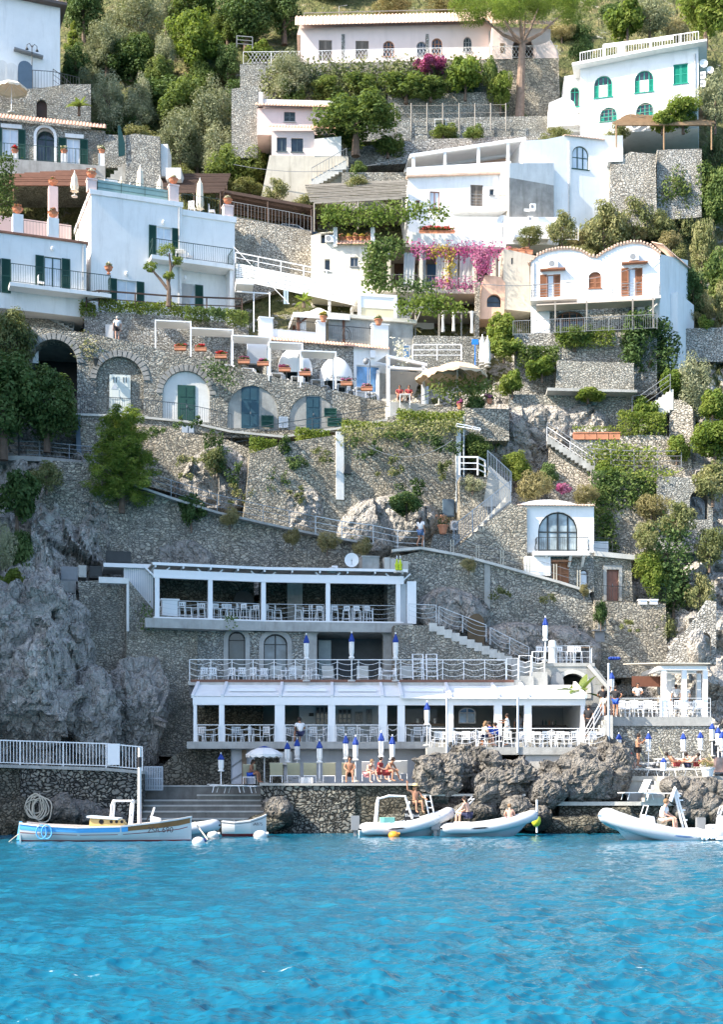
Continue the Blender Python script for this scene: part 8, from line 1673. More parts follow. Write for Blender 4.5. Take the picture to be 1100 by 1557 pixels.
for k,bx,l in(('cypress',(98,33,125,95),'bright yellow green conifer right of the big white building'),('olive',(126,22,200,112),'grey green olive tree beside the yellow green conifer'),('olive2',(168,-12,262,75),'broad grey olive tree crown at the top edge'),('bright',(250,10,340,118),'bright green leafy tree high on the upper left slope'),('olive',(230,38,272,125),'slim pale olive left of the bright leafy tree'),('leafy',(185,44,236,120),'green leafy tree between two pale olives'),('olive2',(136,106,196,210),'sunlit olive tree above the stone house'),('olive',(192,106,238,196),'round pale olive on the middle of the slope'),('leafy2',(236,112,316,205),'dark leafy tree below the bright leafy tree'),('olive',(282,112,368,240),'largest silvery olive tree left of the grey wall'),('olive2',(236,165,312,270),'silvery olive above the grey lath pergola'),('olive',(296,180,366,285),'silvery olive directly below the largest olive'),('leafy',(315,215,402,300),'leafy tree at the foot of the olive slope above the cars'),('dark',(325,66,368,130),'dark reddish tree left of the pink villa railing'),('dark2',(92,62,138,140),'dark evergreen beside the fan palm terrace'),('bright2',(376,194,420,270),'bright green tree left of the small pink house'),('cypress',(408,252,436,302),'small bright conifer below the pink house wall'),('bbush',(376,60,418,98),'round bright shrub left of the pink villa'),('olive2',(404,76,476,158),'silvery olive tree below the pink villa railing'),('leafy',(478,138,604,232),'wide green citrus tree right of the small pink house'),('bright',(742,100,782,170),'slim bright tree left of the umbrella pine trunk'),('bright2',(788,164,814,206),'small bright tree at the right foot of the umbrella pine'),('bbush',(678,80,738,142),'big bright shrub right of the bougainvillea'),('bush',(574,106,662,150),'broad green shrub below the bougainvillea'),('pink',(626,80,682,112),'magenta bougainvillea below the pink villa'),('bush',(730,84,760,130),'green shrub beside the dark terrace wall'),('bush',(536,214,602,268),'dark green shrub right of the pink house stairs'),('bbush',(590,222,645,266),'bright shrub left of the long white house'),('dry',(555,274,620,304),'dry yellowish shrub below the grey stained wall'),('dark',(94,-30,160,62),'dark tree behind the big white building'),('dark2',(330,-30,420,75),'dark tree above the short grey fence'),('dark',(395,-40,470,62),'dark tree at the left end of the pink villa roof'),('leafy2',(255,-40,340,50),'leafy tree at the top edge above the bright tree')):
 plant(k,*bx,l,Y=114 if 400<bx[0]<760 and 70<bx[1]<112 else 108.8 if bx[0]==478 else None,group=UL if bx[0]<380 and 'shrub' not in l else None)
many('dark',[(160,60,240,140),(200,120,290,200),(250,190,330,262),(150,170,230,238),(340,120,400,200),(300,60,345,130),(350,240,410,296)],'dark evergreen tree filling gaps between the olives on the upper left slope','dark trees between the olives',dy=2)
many('olive',[(110,95,160,160),(175,140,240,215),(300,150,350,210),(215,200,275,262),(150,10,205,70),(225,-20,280,50),(310,60,350,120),(270,215,330,270),(355,170,395,240),(120,60,165,120)],'pale olive tree in the thick of the upper left slope','pale olives on the upper left slope',dy=.8)
many('leafy',[(215,80,265,150),(262,150,320,215),(320,10,372,75),(180,-25,230,30),(335,225,385,280),(140,70,180,120),(285,90,330,150)],'green leafy tree among the olives of the upper left slope','green trees among the olives',dy=1.2)
many('mbush',[(240,250,300,282),(300,268,360,298),(350,275,410,302),(186,190,240,222),(270,270,330,296)],'low olive green scrub at the foot of the upper left slope','scrub at the foot of the slope',dy=-1)
many('dark2',[(450,-50,560,20,134),(540,-60,640,12,135),(620,-60,720,14,135),(840,-60,930,30,136),(900,0,960,70,131),(850,30,900,90,127)],'dark tree on the hillside above the villas','dark trees above the villas')
many('dry',[(560,-5,640,25,126),(640,0,720,28,126),(830,30,880,60,126),(1010,20,1050,70,122)],'dry brownish scrub on the slope above the villas','dry scrub above the villas')
for k,bx,l in(('bbush',(925,-5,985,56,120),'bright palm like shrub above the villa roof'),('obush',(955,-15,1022,55,121),'grey green shrub beside the palm like shrub'),('bright',(1030,-40,1118,66,112),'bright pine at the top right picture corner'),('dbush',(866,52,906,100,115),'dark ivy covered shrub left of the villa roof'),('obush',(1062,108,1115,190,109),'grey green shrub right of the villa'),('bright',(1012,140,1068,200,109),'bright citrus tree in front of the villa'),('bbush',(985,170,1030,200,109),'low bright shrub below the villa'),('obush',(838,258,914,332),'silvery shrub left of the round stone wall'),('obush',(908,266,962,322),'second silvery shrub under the round stone wall'),('dbush',(960,262,1000,306),'round dark clipped shrub on the right slope'),('mbush',(880,305,958,385),'olive green scrub above the left gable'),('mbush',(930,300,1000,368),'scrub between the two gables and the slope'),('leafy',(996,240,1068,350),'leafy tree high on the right slope'),('leafy2',(1052,240,1116,360),'tall leafy tree at the right edge above the gables'),('mbush',(1044,330,1092,420),'olive green scrub right of the twin gable house'),('bush',(1070,372,1125,462),'dark green scrub at the right picture edge'),('dark',(1036,402,1075,490),'dark shrub against the right wall of the twin gable house'),('bbush',(1062,478,1084,502,98),'tiny bright bush right of the twin gable house'),('dry',(1010,470,1062,500),'dry grass tuft right of the twin gable house'),('mbush',(985,318,1030,372),'scrub behind the right gable'),('dark',(936,470,1034,590,95),'big dark magnolia right of the clipped terrace shrubs'),('olive',(1016,530,1090,648,93),'silvery olive right of the stone stairs'),('bright',(1052,632,1125,705,90),'bright round tree at the right picture edge'),('mbush',(1050,700,1120,760,88),'scrub at the right edge below the bright round tree'),('bbush',(736,474,788,524,96),'bright round bush beside the folded white parasols'),('bbush',(742,505,792,545,95.2),'pale green bush below the bright round bush'),('bush',(842,492,908,528,95),'green terrace shrub left of the green pole'),('dry',(782,714,848,762,89),'round yellowish shrub above the vaulted roof'),('bright',(762,682,808,738,91),'small bright tree in the dark gully'),('leafy',(698,655,748,712,90.5),'green shrub behind the white balustrade'),('pink',(846,732,872,752,88.8),'little magenta flowering shrub above the vaulted roof'),('dry',(870,735,915,768,88.6),'dry grey shrub right of the magenta shrub'),('bright',(964,826,1018,915,86.2),'bright green tree right of the stone annex'),('dark',(1000,850,1050,940,86.5),'dark ivy clad shrub right of the bright tree'),('dry',(960,748,1022,790,88),'rusty dry shrub above the ivy wall'),('dark',(-60,520,70,690,87),'large dark tree at the left picture edge'),('dark2',(20,545,122,680,88),'dark spreading tree before the tunnel arch'),('mbush',(-20,468,60,560,90),'grey scrub below the left stairs'),('mbush',(40,700,100,745,84),'grey green scrub on the left cliff path'),('dbush',(-15,708,66,795,82),'dark bush on the left cliff'),('obush',(-10,790,26,870,80),'pale dry olive scrub at the left edge'),('dbush',(5,800,52,870,80.5),'dark bush next to the pale scrub'),('bbush',(-8,862,42,908,79),'sunny bright bush on the left cliff'),('dry',(44,895,100,985,80),'hanging dry grass on the left cliff'),('mbush',(305,680,348,722,88.2),'scrub on the rock right of the young pine'),('dbush',(268,745,314,800,86.3),'dark bush hanging below the sloping path'),('dbush',(588,745,650,785,86.4),'dark bush on the rock bulge left of the person'),('dry',(478,806,518,838,85.6),'pale dry bush on the sloping path edge'),('dry',(534,814,570,846,85.2),'pale dry bush beside the water tank'),('dry',(700,846,726,870,84.2),'pale dry tuft on the curved wall'),('dry',(880,886,898,908,84.2),'yellow tuft at the corner of the curved wall'),('dbush',(903,910,926,952,84.6),'dark hanging bush at the wall joint'),('obush',(700,722,738,748,87.8),'grey bush under the white balustrade'),('dbush',(430,690,470,720,88.3),'small dark bush on the hedge wall')):
 plant(k,*bx[:4],l,Y=bx[4] if len(bx)>4 else None)
many('dry',[(1000,350,1040,380),(1040,300,1070,330),(860,350,900,380),(960,335,990,365),(1050,440,1090,490)],'pale dry scrub on the right slope among the green shrubs','dry scrub on the right slope')
many('mbush',[(1000,270,1060,320),(940,250,990,300),(1060,200,1110,260),(905,330,950,380),(1010,320,1060,372),(1020,370,1050,400),(1085,420,1120,500)],'olive green scrub covering the right slope','green scrub on the right slope',dy=1)
many('mbush',[(1000,760,1060,820),(960,790,1010,840),(1050,800,1110,860),(1040,870,1090,930),(990,930,1030,980)],'scrub clinging to the right cliff','scrub on the right cliff',Y=86)
many('dbush',[(700,600,740,640,92),(740,640,770,680,92.2),(720,690,760,730,91.5),(820,700,850,740,90.6)],'dark bush growing in the shaded gully','dark bushes in the gully')
many('dry',[(60,940,100,985,79),(95,905,120,960,81),(330,770,370,800,86.2),(430,800,460,830,86),(195,755,225,775,86.4)],'small dry tuft on the shaded cliff','dry tufts on the shaded cliff')
many('bush',[(420,120,470,160,113.8),(470,118,530,150,114),(520,108,580,142,114),(620,120,690,150,113.8),(700,190,740,215,111.6),(560,205,620,235,110.5),(650,190,700,208,112),(530,245,560,275,108)],'green shrub on the terraces below the pink villa','shrubs below the pink villa')
many('mbush',[(520,270,570,300,106.5),(570,285,625,312,106),(400,270,440,310,107.5),(440,300,500,325,106),(830,320,880,372,103),(780,345,830,372,102),(860,372,905,400,100),(920,190,960,215,110),(820,195,870,220,110.5)],'olive green scrub between the middle houses','scrub between the middle houses')
many('bbush',[(800,540,850,575,94),(960,600,1000,640,92.6),(760,560,800,600,93.6),(905,700,945,730,90),(1010,660,1050,700,90.6),(1000,560,1040,600,93),(870,590,920,610,92.4),(1060,590,1110,640,91)],'bright shrub on the right garden terraces','bright shrubs on the right terraces')
t=thing('pine_tree','young pine with sunlit yellow green tips on the shaded wall','tree',P(185,768,85.2));m=MB();b=P(185,768,85.2);c=MB()
m.tube([b-Vector((0,0,.5)),b+Vector((.05,0,3)),b+Vector((.1,0,5.6))],[.2,.13,.03],8);
for k in range(30):
 z=.15+5.3*(k/30);r=1.95*min(1,.68+z*.2)*(1-max(0,z-1.5)/4.9)**.72+.12;a=k*2.4;e=b+Vector((math.cos(a)*r*.78,math.sin(a)*r*.78,z+.35));m.tube([b+Vector((0,0,z)),e],[.05,.015],4)
 crown(c,e,(r*.46+.26,r*.46+.26,.66),700,.27,10,.42,.25,.17,up=1.3)
crown(c,b+Vector((.1,0,2.2)),(1.35,1.35,1.9),5200,.27,30,.38,.2,.17,up=1.3);m.build('trunk',TRUNK,t);c.build('crown',L_PINE,t)
t=thing('umbrella_pine','tall umbrella pine in front of the pink villa','tree',P(790,182,114.5));m=MB();b=P(790,182,114.5);c=MB();tp=P(795,66,114.5)
m.tube([b-Vector((0,0,1)),b.lerp(tp,.5),tp],[.42,.34,.27],9)
for x,y,dy in((735,34,-1),(760,24,2),(790,8,-2),(820,16,1.5),(852,30,-1),(800,26,3),(768,36,-2.5)):
 e=P(x,y-6,114.5+dy);m.tube([tp,tp.lerp(e,.5)+Vector((0,0,-.3)),e],[.17,.12,.05],6);crown(c,e+Vector((0,0,.7)),(2.1,2.1,1.25),3000,.24,30,.33,.3,.16,up=1.0)
for x,y in((705,10),(725,-8),(880,8),(865,-12),(790,-20)):crown(c,P(x,y,114.5),(1.9,1.9,1.4),2200,.24,24,.34,.3,.16,up=1.0)
m.build('trunk',plain('pine_bark',(.24,.17,.13),.95,.3,3,.6),t);c.build('crown',L_PINE,t)
t=thing('topiary_tree','forked topiary tree with four round leaf balls before the white house','tree',P(256,464,95.9));m=MB();B=lambda x,y:P(x,y,95.9)
m.tube([B(256,466),B(257,440),B(255,424)],[.17,.14,.12],7);m.tube([B(255,440),B(243,424),B(229,408)],[.12,.1,.06],6);m.tube([B(256,430),B(260,408),B(257,385)],[.12,.1,.05],6);m.tube([B(260,408),B(268,398)],[.07,.05],5);m.build('trunk',TRUNK,t)
for x,y,r in((253,379,.62),(229,406,.48),(269,396,.4),(257,419,.4)):c=MB();crown(c,B(x,y),(r*1.1,r,r*.85),700,.12,26,.35,.75,.5);c.build('leaf_ball',L_BRIGHT,t)
def palm(loc,n,L,label,mat,trunk=.0,pot=False):
 t=thing('fan_palm' if trunk>=0 else 'banana_plant',label,'plant',loc);o=Vector(loc)+Vector((0,0,abs(trunk)))
 m=MB();m.tube([Vector(loc)-Vector((0,0,.2)),o],[.13,.1],7);m.build('trunk',TRUNK,t)
 for i in range(n):
  a=i*2.4;el_=rnd.uniform(.3,1.2);d=Vector((math.cos(a)*math.cos(el_),math.sin(a)*math.cos(el_),math.sin(el_)));sd=d.cross(Vector((0,0,1))).normalized();m=MB();vs=[]
  for j in range(7):
   s=j/6;p=o+d*L*s-Vector((0,0,L*.55*s*s*math.cos(el_)));w=L*.13*math.sin(PI*min(1,s*.9+.08));vs+=[p-sd*w,p+sd*w]
  m.add(vs,[(2*j,2*j+1,2*j+3,2*j+2) for j in range(6)]);m.build('leaf',mat,t)
 return t
palm(P(120,172,108),16,1.2,'dark fan palm in a pot on the stone terrace',L_MID,.5);palm(P(462,463,99),14,1.0,'small bright palm above the white gazebo',L_BRIGHT,.2);palm(P(882,1064,78),9,1.9,'big leafed banana plant beside the dark arch',L_IVY,-.3);palm(P(868,1064,78.2),12,1.0,'spiky green plant left of the banana plant',L_BRIGHT,.1);palm(P(842,1060,78.6),10,.8,'dark red spiky plant by the open grey door',plain('dark_red_leaf',(.06,.02,.025),.7,.2),.1)
def hedgepx(x0,y0,x1,y1,Y,deg,mat,label,d=.9,dens=240,ls=.17,name='hedge'):
 f=Fr(x0,y1,Y,deg);q=f.R(x0,y0,x1,y1);return hedge(f,q[0],q[2],.3,-d,q[1],q[3],mat,dens,ls).top(name,mat,label,'hedge')
for a in((150,460,278,478,96,9,L_BRIGHT,'long clipped yellow green hedge before the white house'),(281,469,318,488,95.8,9,L_MID,'low clipped hedge right of the topiary tree'),(319,471,344,484,95.7,9,L_DARK,'dark purplish clipped hedge'),(344,474,378,494,95.6,9,L_MID,'rounded clipped hedge at the right end of the garden wall'),(121,463,146,482,95.8,9,L_BRIGHT,'small clipped bush at the left end of the wooden fence'),(450,654,502,682,89.4,3,L_BRIGHT,'sunny hedge clump left of the white strip'),(380,668,420,688,89.2,3,L_BRIGHT,'small sunny hedge clump near the dark teal doors'),(520,642,610,668,89.2,3,L_BRIGHT,'sunny hedge along the wall top right of the white strip'),(605,626,706,655,89.4,3,L_BRIGHT,'sunny hedge below the cream parasols'),(788,527,850,556,94.6,-4,L_IVY,'dense ivy hedge left of the grey stone wall'),(846,500,935,528,94.8,-5,L_BRIGHT,'leafy hedge below the twin gable house'),(942,627,1014,662,91.4,-4,L_BRIGHT,'thick bright hedge above the rounded garden wall')):hedgepx(*a)
CL=[('ivy',[(903,720),(985,720),(1002,735),(990,765),(930,775),(938,835),(915,840),(903,790)],89.6,-4,L_IVY,2600,.2,'dark ivy sheet over the lower garden wall'),('ivy',[(520,655),(700,640),(700,656),(640,672),(600,658),(540,676),(520,670)],88.5,3,L_MACQ,1200,.17,'ivy trailing down the wall below the sunny hedge'),('ivy',[(310,545),(368,560),(350,590),(310,568)],91.2,5,L_DARK,420,.17,'ivy patch on the arcade wall under the flower troughs'),('ivy',[(120,515),(145,520),(140,548),(120,540)],91.2,5,L_MACQ,240,.16,'grey ivy patch beside the wall lantern'),('climber',[(400,98),(560,95),(745,92),(748,118),(700,150),(620,142),(540,158),(400,150)],114.6,1,L_MACQ,5200,.26,'climbers over the terrace wall under the pink villa'),('bougainvillea',[(622,372),(690,378),(768,372),(768,392),(690,396),(630,390)],99.8,4,L_PINKF,1000,.17,'magenta bougainvillea along the arbour roof'),('bougainvillea',[(722,381),(746,384),(743,416),(726,414)],99.6,4,L_PINKF,900,.17,'magenta bougainvillea hanging beside the right curtains'),('bougainvillea',[(660,425),(690,428),(735,430),(730,440),(664,440)],99.6,4,L_PINKF,420,.17,'pink blossoms on the loggia edge'),('climber',[(655,376),(690,378),(686,436),(676,430),(680,395),(655,390)],99.7,4,L_YEL,420,.18,'yellow flowering climber on the loggia post'),('climbing_fig',[(560,370),(590,366),(620,372),(600,392),(582,398),(585,425),(612,440),(560,442),(555,400)],99.4,4,L_MID,1500,.26,'big leafed climber left of the curtained loggia'),('ivy',[(600,428),(662,432),(660,446),(605,444)],99.4,4,L_DARK,560,.2,'dark ivy under the loggia floor'),('vine',[(606,460),(660,452),(705,466),(705,478),(606,478)],97.8,4,L_BRIGHT,900,.24,'bright leaves over the dark arbour'),('vine',[(490,318),(610,312),(682,318),(680,332),(600,340),(490,345)],101.0,2,L_BRIGHT,1700,.24,'bright grape vine over the weathered pole pergola'),('vine',[(655,583),(742,580),(745,606),(690,610),(655,600)],91.5,2,L_MID,900,.2,'green vine hanging under the cream parasols'),('ivy',[(-10,238),(20,240),(22,330),(-10,335)],97,11,L_IVY,1200,.2,'bright ivy pillar at the left picture edge'),('ivy',[(893,682),(940,676),(1000,690),(998,712),(895,712)],91,-4,L_BRIGHT,1300,.2,'green vegetable bed on the right garden terrace'),('creeper',[(218,925),(232,925),(230,955),(218,952)],80.6,14,L_DARK,130,.16,'small creeper below the utility hut'),('creeper',[(340,938),(362,940),(355,952),(342,950)],81.5,14,L_DARK,110,.14,'grass tuft on the upper bar slab'),('creeper',[(600,520),(612,525),(620,560),(608,562)],94.4,10,L_WHITE,200,.16,'flowering creeper at the corner of the white restaurant'),('ivy',[(940,720),(1036,718),(1000,732)],89.3,-4,L_BRIGHT,300,.18,'bright ivy edge along the garden terrace'),('shadow_ivy',[(985,800),(1050,800),(1050,905),(990,920)],86.2,-6,L_DARK,1100,.24,'dark ivy hanging on the right cliff')]
for nm,pts,Y,dg,mt,n,ls,lb in CL:
 f=Fr(pts[0][0],pts[0][1],Y,dg);patch(f,f.poly(pts),mt,n,ls,.45,clump=.45).top(nm if nm!='shadow_ivy' else 'ivy',mt,lb,'climbing plant')
def tuft(x,y,rx,ry,Y,mt,lb,gp):
 m=MB();u=Y/FL
 for k in range(6):
  q=rnd.uniform(.22,.6);crown(m,P(x+rnd.gauss(0,.42)*rx,y+rnd.uniform(-.5,.9)*ry,Y),(rx*u*q,.28,ry*u*q*1.15),int(rx*ry*.28*q)+30,.18,7,.42,.1,.45)
 m.top('hanging_plant',mt,lb,'climbing plant',gp)
for a in((326,668,24,30),(360,712,22,26),(436,672,20,24),(664,672,34,26),(566,676,26,18),(244,655,20,16),(412,722,24,26),(610,664,30,16),(250,815,18,16),(410,815,18,14),(630,742,22,18),(300,640,20,12)):tuft(*a,87.9,L_DARK,'dark plant hanging on the shaded rubble walls','dark plants on the shaded walls')
for a in((288,706,26,20),(372,752,26,18),(580,706,24,16),(676,715,16,18),(455,748,22,14),(120,786,26,18),(205,803,22,14),(500,690,22,14),(340,800,26,14),(560,815,20,10),(160,720,24,12),(760,900,18,12),(840,905,16,10),(960,950,14,10)):tuft(*a,87.7 if a[0]<700 else 84.3,L_MACQ,'grey green plant rooted in the shaded rubble walls','grey green plants on the shaded walls')
potted(P(674,812,86),'big terracotta pot with dark red plant beside the meter box',.32,.55,L_DARK,L_RUST,.5);potted(P(165,417,95),'urn with pale flowers at the right end of the left balcony',.25,.5,L_OLIVE,L_WHITE,.25,style='urn');potted(P(492,489,95.5),'potted plant on the middle white pedestal of the restaurant',.25,.35,L_MID,L_YEL,.3);potted(P(576,494,95.3),'terracotta pot on the right white pedestal of the restaurant',.28,.36,L_MID,L_WHITE,.25);potted(P(5,412,95.5),'urn with flowers at the far left balcony end',.3,.5,L_OLIVE,L_WHITE,.25,style='urn')
potted(P(1077,1185,72.6),'square white planter box with a dry plant on the right terrace',.36,.62,L_DRY,None,.45,mat=WMET);potted(P(745,614,91),'magenta flower pot right of the cream parasols',.2,.3,L_MID,L_PINKF,.3);potted(P(700,622,90.5),'red flower pot on the hedge terrace under the cream parasols',.2,.3,L_MID,L_PINKF,.26)
CH=make_chair();ST=make_chair(.75,.3,.38,name='bar_stool');TB=make_table();HT=make_table(1.05,1.3,.45,WOOD,name='high_table');LO=make_lounger(plain('olive_beige_mesh',(.42,.40,.28),.8,.1),62);LW=make_lounger(plain('white_mesh',(.66,.66,.63),.8,.06),62);LF=make_lounger(MATS['white_mesh'],4);CU=make_closed_umbrella()
ST.name='bar_stool';USED=set()
def put(src,loc,rz,label,group=None,s=1.0):
 c=src if src.name not in USED and not USED.add(src.name) else copy_tree(src)
 place(c,loc,rz,s,label)
 if group:c['group']=group
 elif 'group' in c.keys():del c['group']
 return c
def row(src,fr,n,z,xs,y,what,group,rz=None,s=1.0):
 k=len(xs)
 for i,x in enumerate(xs):
  u=fr.h(x,y,n)[0];put(src,fr.p(u,n+rnd.uniform(-.12,.12),z),rnd.uniform(-.5,.5)+(rz if rz is not None else rnd.choice((0,PI,PI/2,-PI/2))),what%ORD[i] if '%s' in what else what,group,s)
row(ST,fUl,-1.2,.03,(247,257,268,277,286,297,306),935,'%s stool from the left in the upper bar\'s left bay','stools in the left bay of the upper bar')
row(ST,fUl,-1.0,.03,(329,341,349,358,372,387),938,'%s stool from the left in the upper bar\'s second bay','stools in the second bay of the upper bar')
row(ST,fU,-1.0,.03,(411,423,454,466,477,486),938,'%s stool from the left in the upper bar\'s third bay','stools in the third bay of the upper bar')
row(ST,fU,-.8,.03,(509,527,543,560),940,'%s white stool from the left in the upper bar\'s right bay','stools in the right bay of the upper bar',0)
for fr,x,lb in((fUl,335,'narrow wooden high table in the second bay'),(fUl,366,'wooden high table right of the narrow one in the second bay'),(fU,476,'wooden high table in the third bay of the upper bar'),(fU,520,'left wooden high table in the right bay of the upper bar'),(fU,552,'right wooden high table in the right bay of the upper bar')):put(HT,fr.p(fr.h(x,930,-1.6)[0],-1.6,.03),R(fr.deg),lb)
f=fUl;u=f.h(258,930,-1)[0];m=MB();m.fbox(f,u-.45,u+.45,-.9,-1.5,.03,1.15);m.fbox(f,u-.55,u+.55,-.8,-1.6,1.15,1.22);m.top('reception_stand',WMET,'white stand among the stools in the left bay','stand')
for i,x in enumerate((316,362,395,437,473,590)):row(CH,fM,-1.2,zM,(x-7,x+6),1030,'%s chair at table '+['under the left arched door','between the two arched doors','beside the right arched door','by the left closed parasol','before the wide opening','by the right closed parasol'][i],None);put(TB,fM.p(fM.h(x,1030,-1.9)[0],-1.9,zM),0,'white table on the middle terrace '+['under the left arched door','between the two arched doors','beside the right arched door','by the left closed parasol','before the wide opening','by the right closed parasol'][i])
for i,x in enumerate((417,452,500,552,618)):put(LW,fM.p(fM.h(x,1030,-2.3)[0],-2.3,zM),rnd.uniform(-.4,.4)+PI,'%s sun lounger from the left on the middle terrace'%ORD[i],'sun loungers on the middle terrace')
for i,x in enumerate((636,657)):
 f=fM;q=f.R(x-8,994,x+8,1036,-1.5);m=MB();a=.55
 for u in(q[0],q[2]):m.bar(f.p(u,-1.0,q[1]),f.p(u,-1.8,q[3]),.06)
 for k in range(7):m.bar(f.p(q[0],-1.0-.8*k/6,lerp(q[1],q[3],k/6)),f.p(q[2],-1.0-.8*k/6,lerp(q[1],q[3],k/6)),.12,.03)
 m.top('folded_lounger',WMET,['left','right'][i]+' white folded lounger leaning on the rubble wall','sun lounger')
for i,(xs,lb) in enumerate((((305,318,328),'left bay'),((350,362,375,390,408),'second bay'),((440,452,476,489),'third bay'),((519,533,553,567),'fourth bay'),((622,635,648),'sixth bay'))):
 row(CH,fA,-1.0,zf,xs,1125,'%s white chair from the left in the lower restaurant\'s '+lb,'white chairs in the '+lb);put(TB,fA.p(fA.h(sum(xs)/len(xs),1125,-1.8)[0],-1.8,zf),0,'white table behind the chairs in the lower restaurant\'s '+lb)
XS=(665,676,687,698,709,720,733,748,772,792,806,818,829,840,851,862,873,886,899,912)
for i,x in enumerate(XS):
 put(CH,fB.p(fB.h(x,1134,-.9)[0],-.75-.5*(i%2),zB),rnd.uniform(-.3,.3)+(0 if i%2 else PI),'%s white chair from the left on the dining terrace'%ORD[i],'white chairs on the dining terrace')
for i,x in enumerate((682,704,745,812,835,857,905)):put(TB,fB.p(fB.h(x,1134,-1.2)[0],-1.3,zB),0,'%s white table from the left on the dining terrace'%ORD[i],'white tables on the dining terrace')
XS=(944,954,964,974,985,996,1007,1019,1030,1050,1060,1069)
for i,x in enumerate(XS):put(CH,fF.p(fF.h(x,1088,-.7)[0],-.6-.5*(i%2),zF),rnd.uniform(-.3,.3)+(0 if i%2 else PI),'%s white chair from the left on the right pergola platform'%ORD[i],'white chairs on the right platform',1.08)
for i,x in enumerate((972,1002,1026,1056)):put(TB,fF.p(fF.h(x,1088,-1.2)[0],-1.6,zF),0,'%s white table from the left on the right pergola platform'%ORD[i],'white tables on the right platform')
row(ST,fN,-.9,zN,(822,833,854,868,880),1006,'%s white stool from the left on the arch platform','white stools on the arch platform',0);put(HT,fN.p(fN.h(884,1004,-1.5)[0],-1.5,zN),0,'wooden high table on the arch platform');
m=MB();q=fN.R(835,973,847,1010,-.3);c0=fN.p((q[0]+q[2])/2,-.4,q[1]);m.lathe(c0,[(.3,0),(.22,.3),(.2,.9),(.26,1.0),(.2,1.35),(.08,1.4)],12);m.top('covered_stand',WCANV,'white cloth covered stand at the top of the hoop rails','stand')
m=MB()
for k in range(4):m.ball(fN.p(fN.h(929+4*k,1000,-.5)[0],-.5,fN.h(930,1001,-.5)[1]),.14,.12,.1,8,6)
m.top('blue_cushions',BLUE,'heap of royal blue rolled cloth left of the right pergola roof','cloth')
for px,yb,Y,H,lb in((466,1036,78.2,2.65,'closed blue and white parasol by the right arched door'),(535,1036,78.2,2.75,'closed blue and white parasol before the wide opening'),(602,1036,78.2,2.7,'closed blue and white parasol at the right of the middle terrace'),(336,1197,71.8,1.75,'lone closed blue parasol above the dark concrete steps'),(437,1188,73.6,2.1,'first closed parasol from the left on the left beach'),(452,1184,74.6,2.15,'second closed parasol from the left on the left beach'),(486,1190,72.4,2.2,'third closed parasol from the left on the left beach'),(526,1188,73,2.45,'fourth closed parasol from the left on the left beach'),(541,1189,72.8,2.4,'fifth closed parasol from the left on the left beach'),(580,1186,73.6,2.55,'sixth closed parasol from the left on the left beach'),(597,1188,73,2.4,'seventh closed parasol from the left on the left beach'),(650,1134,73.9,2.35,'closed blue parasol at the left end of the dining terrace'),(931,1080,77.5,2.15,'closed parasol beside the two men on the right platform'),(830,1006,79.4,2.55,'closed parasol on the arch platform'),(942,1165,74,1.75,'leftmost closed parasol on the right beach'),(987,1168,74,1.9,'closed parasol right of the standing bather'),(1040,1168,74.4,1.9,'closed parasol left of the sunbathing group'),(1066,1166,74.4,1.9,'closed parasol above the white planter box'),(1010,1190,72.2,1.3,'low closed parasol by the white steps'),(1084,1150,77,1.85,'highest of the three crowded parasols at the right edge'),(1093,1158,76,1.9,'middle one of the three crowded parasols at the right edge'),(1099,1168,75,2.0,'closed parasol cut by the right picture edge')):put(CU,P(px,yb,Y),rnd.uniform(0,6),lb,'closed blue and white parasols',(1,1,H/2.35))
open_umbrella(P(402,1192,73.5),1.0,2.0,.42,WCANV,'open white and blue parasol on the left beach',toppatch=BLUE)
for x,y,Y,src,lb in((380,1192,73.4,LO,'beige lounger under the open parasol'),(421,1190,72.6,LO,'olive lounger right of the open parasol'),(447,1190,73,LO,'olive lounger between two closed parasols'),(472,1190,72.8,LO,'olive lounger behind the striped towel'),(501,1190,72.8,LO,'olive lounger right of the third closed parasol'),(530,1190,72.8,LO,'beige lounger behind the front facing bather'),(560,1188,73,LW,'white lounger behind the second bather'),(600,1188,73,LW,'white lounger behind the leaning bather'),(610,1186,74,LW,'rear white lounger below the jagged boulder'),(342,1205,71.4,LF,'flat white lounger on the dark steps'),(360,1206,71.7,LF,'second flat white lounger on the dark steps'),(435,1172,76,LW,'tall folded white lounger at the back of the left beach')):put(LO if src is LO else src,P(x,y,Y),PI if src is not LF else 1.3,lb);
for x,y,Y,src,rz,lb in((962,1172,74.6,LO,1.2,'beige lounger left of the standing bather'),(985,1170,74.8,LO,1.3,'beige lounger right of the standing bather'),(972,1180,73.6,LF,1.57,'flat lounger under the standing bather'),(1000,1181,73.5,LF,1.5,'flat lounger left of the low parasol'),(1016,1164,75.4,LO,1.3,'olive lounger with raised back on the right beach'),(1032,1180,73.6,LF,1.57,'flat lounger under the reclining sunbather'),(1056,1180,73.7,LF,1.57,'flat lounger under the lying sunbather'),(1092,1176,74,LO,1.4,'lounger at the right edge with a towel'),(975,1216,71.2,LW,-1.2,'white lounger frame on the ledge by the steps'),(1000,1217,71.0,LF,1.57,'flat white lounger on the ledge')):put(src,P(x,y,Y),rz,lb)
m=MB();f=Fr(472,1190,71.9,2);q=f.R(457,1182,476,1194);vs=[f.p(lerp(q[0],q[2],i/8),.1*math.sin(i),lerp(q[3],q[1],j/4)) for j in range(5) for i in range(9)];m.add(vs,[(j*9+i,j*9+i+1,(j+1)*9+i+1,(j+1)*9+i) for j in range(4) for i in range(8)]);m.top('beach_towel',WCANV,'pale towel hanging over the olive loungers','towel')
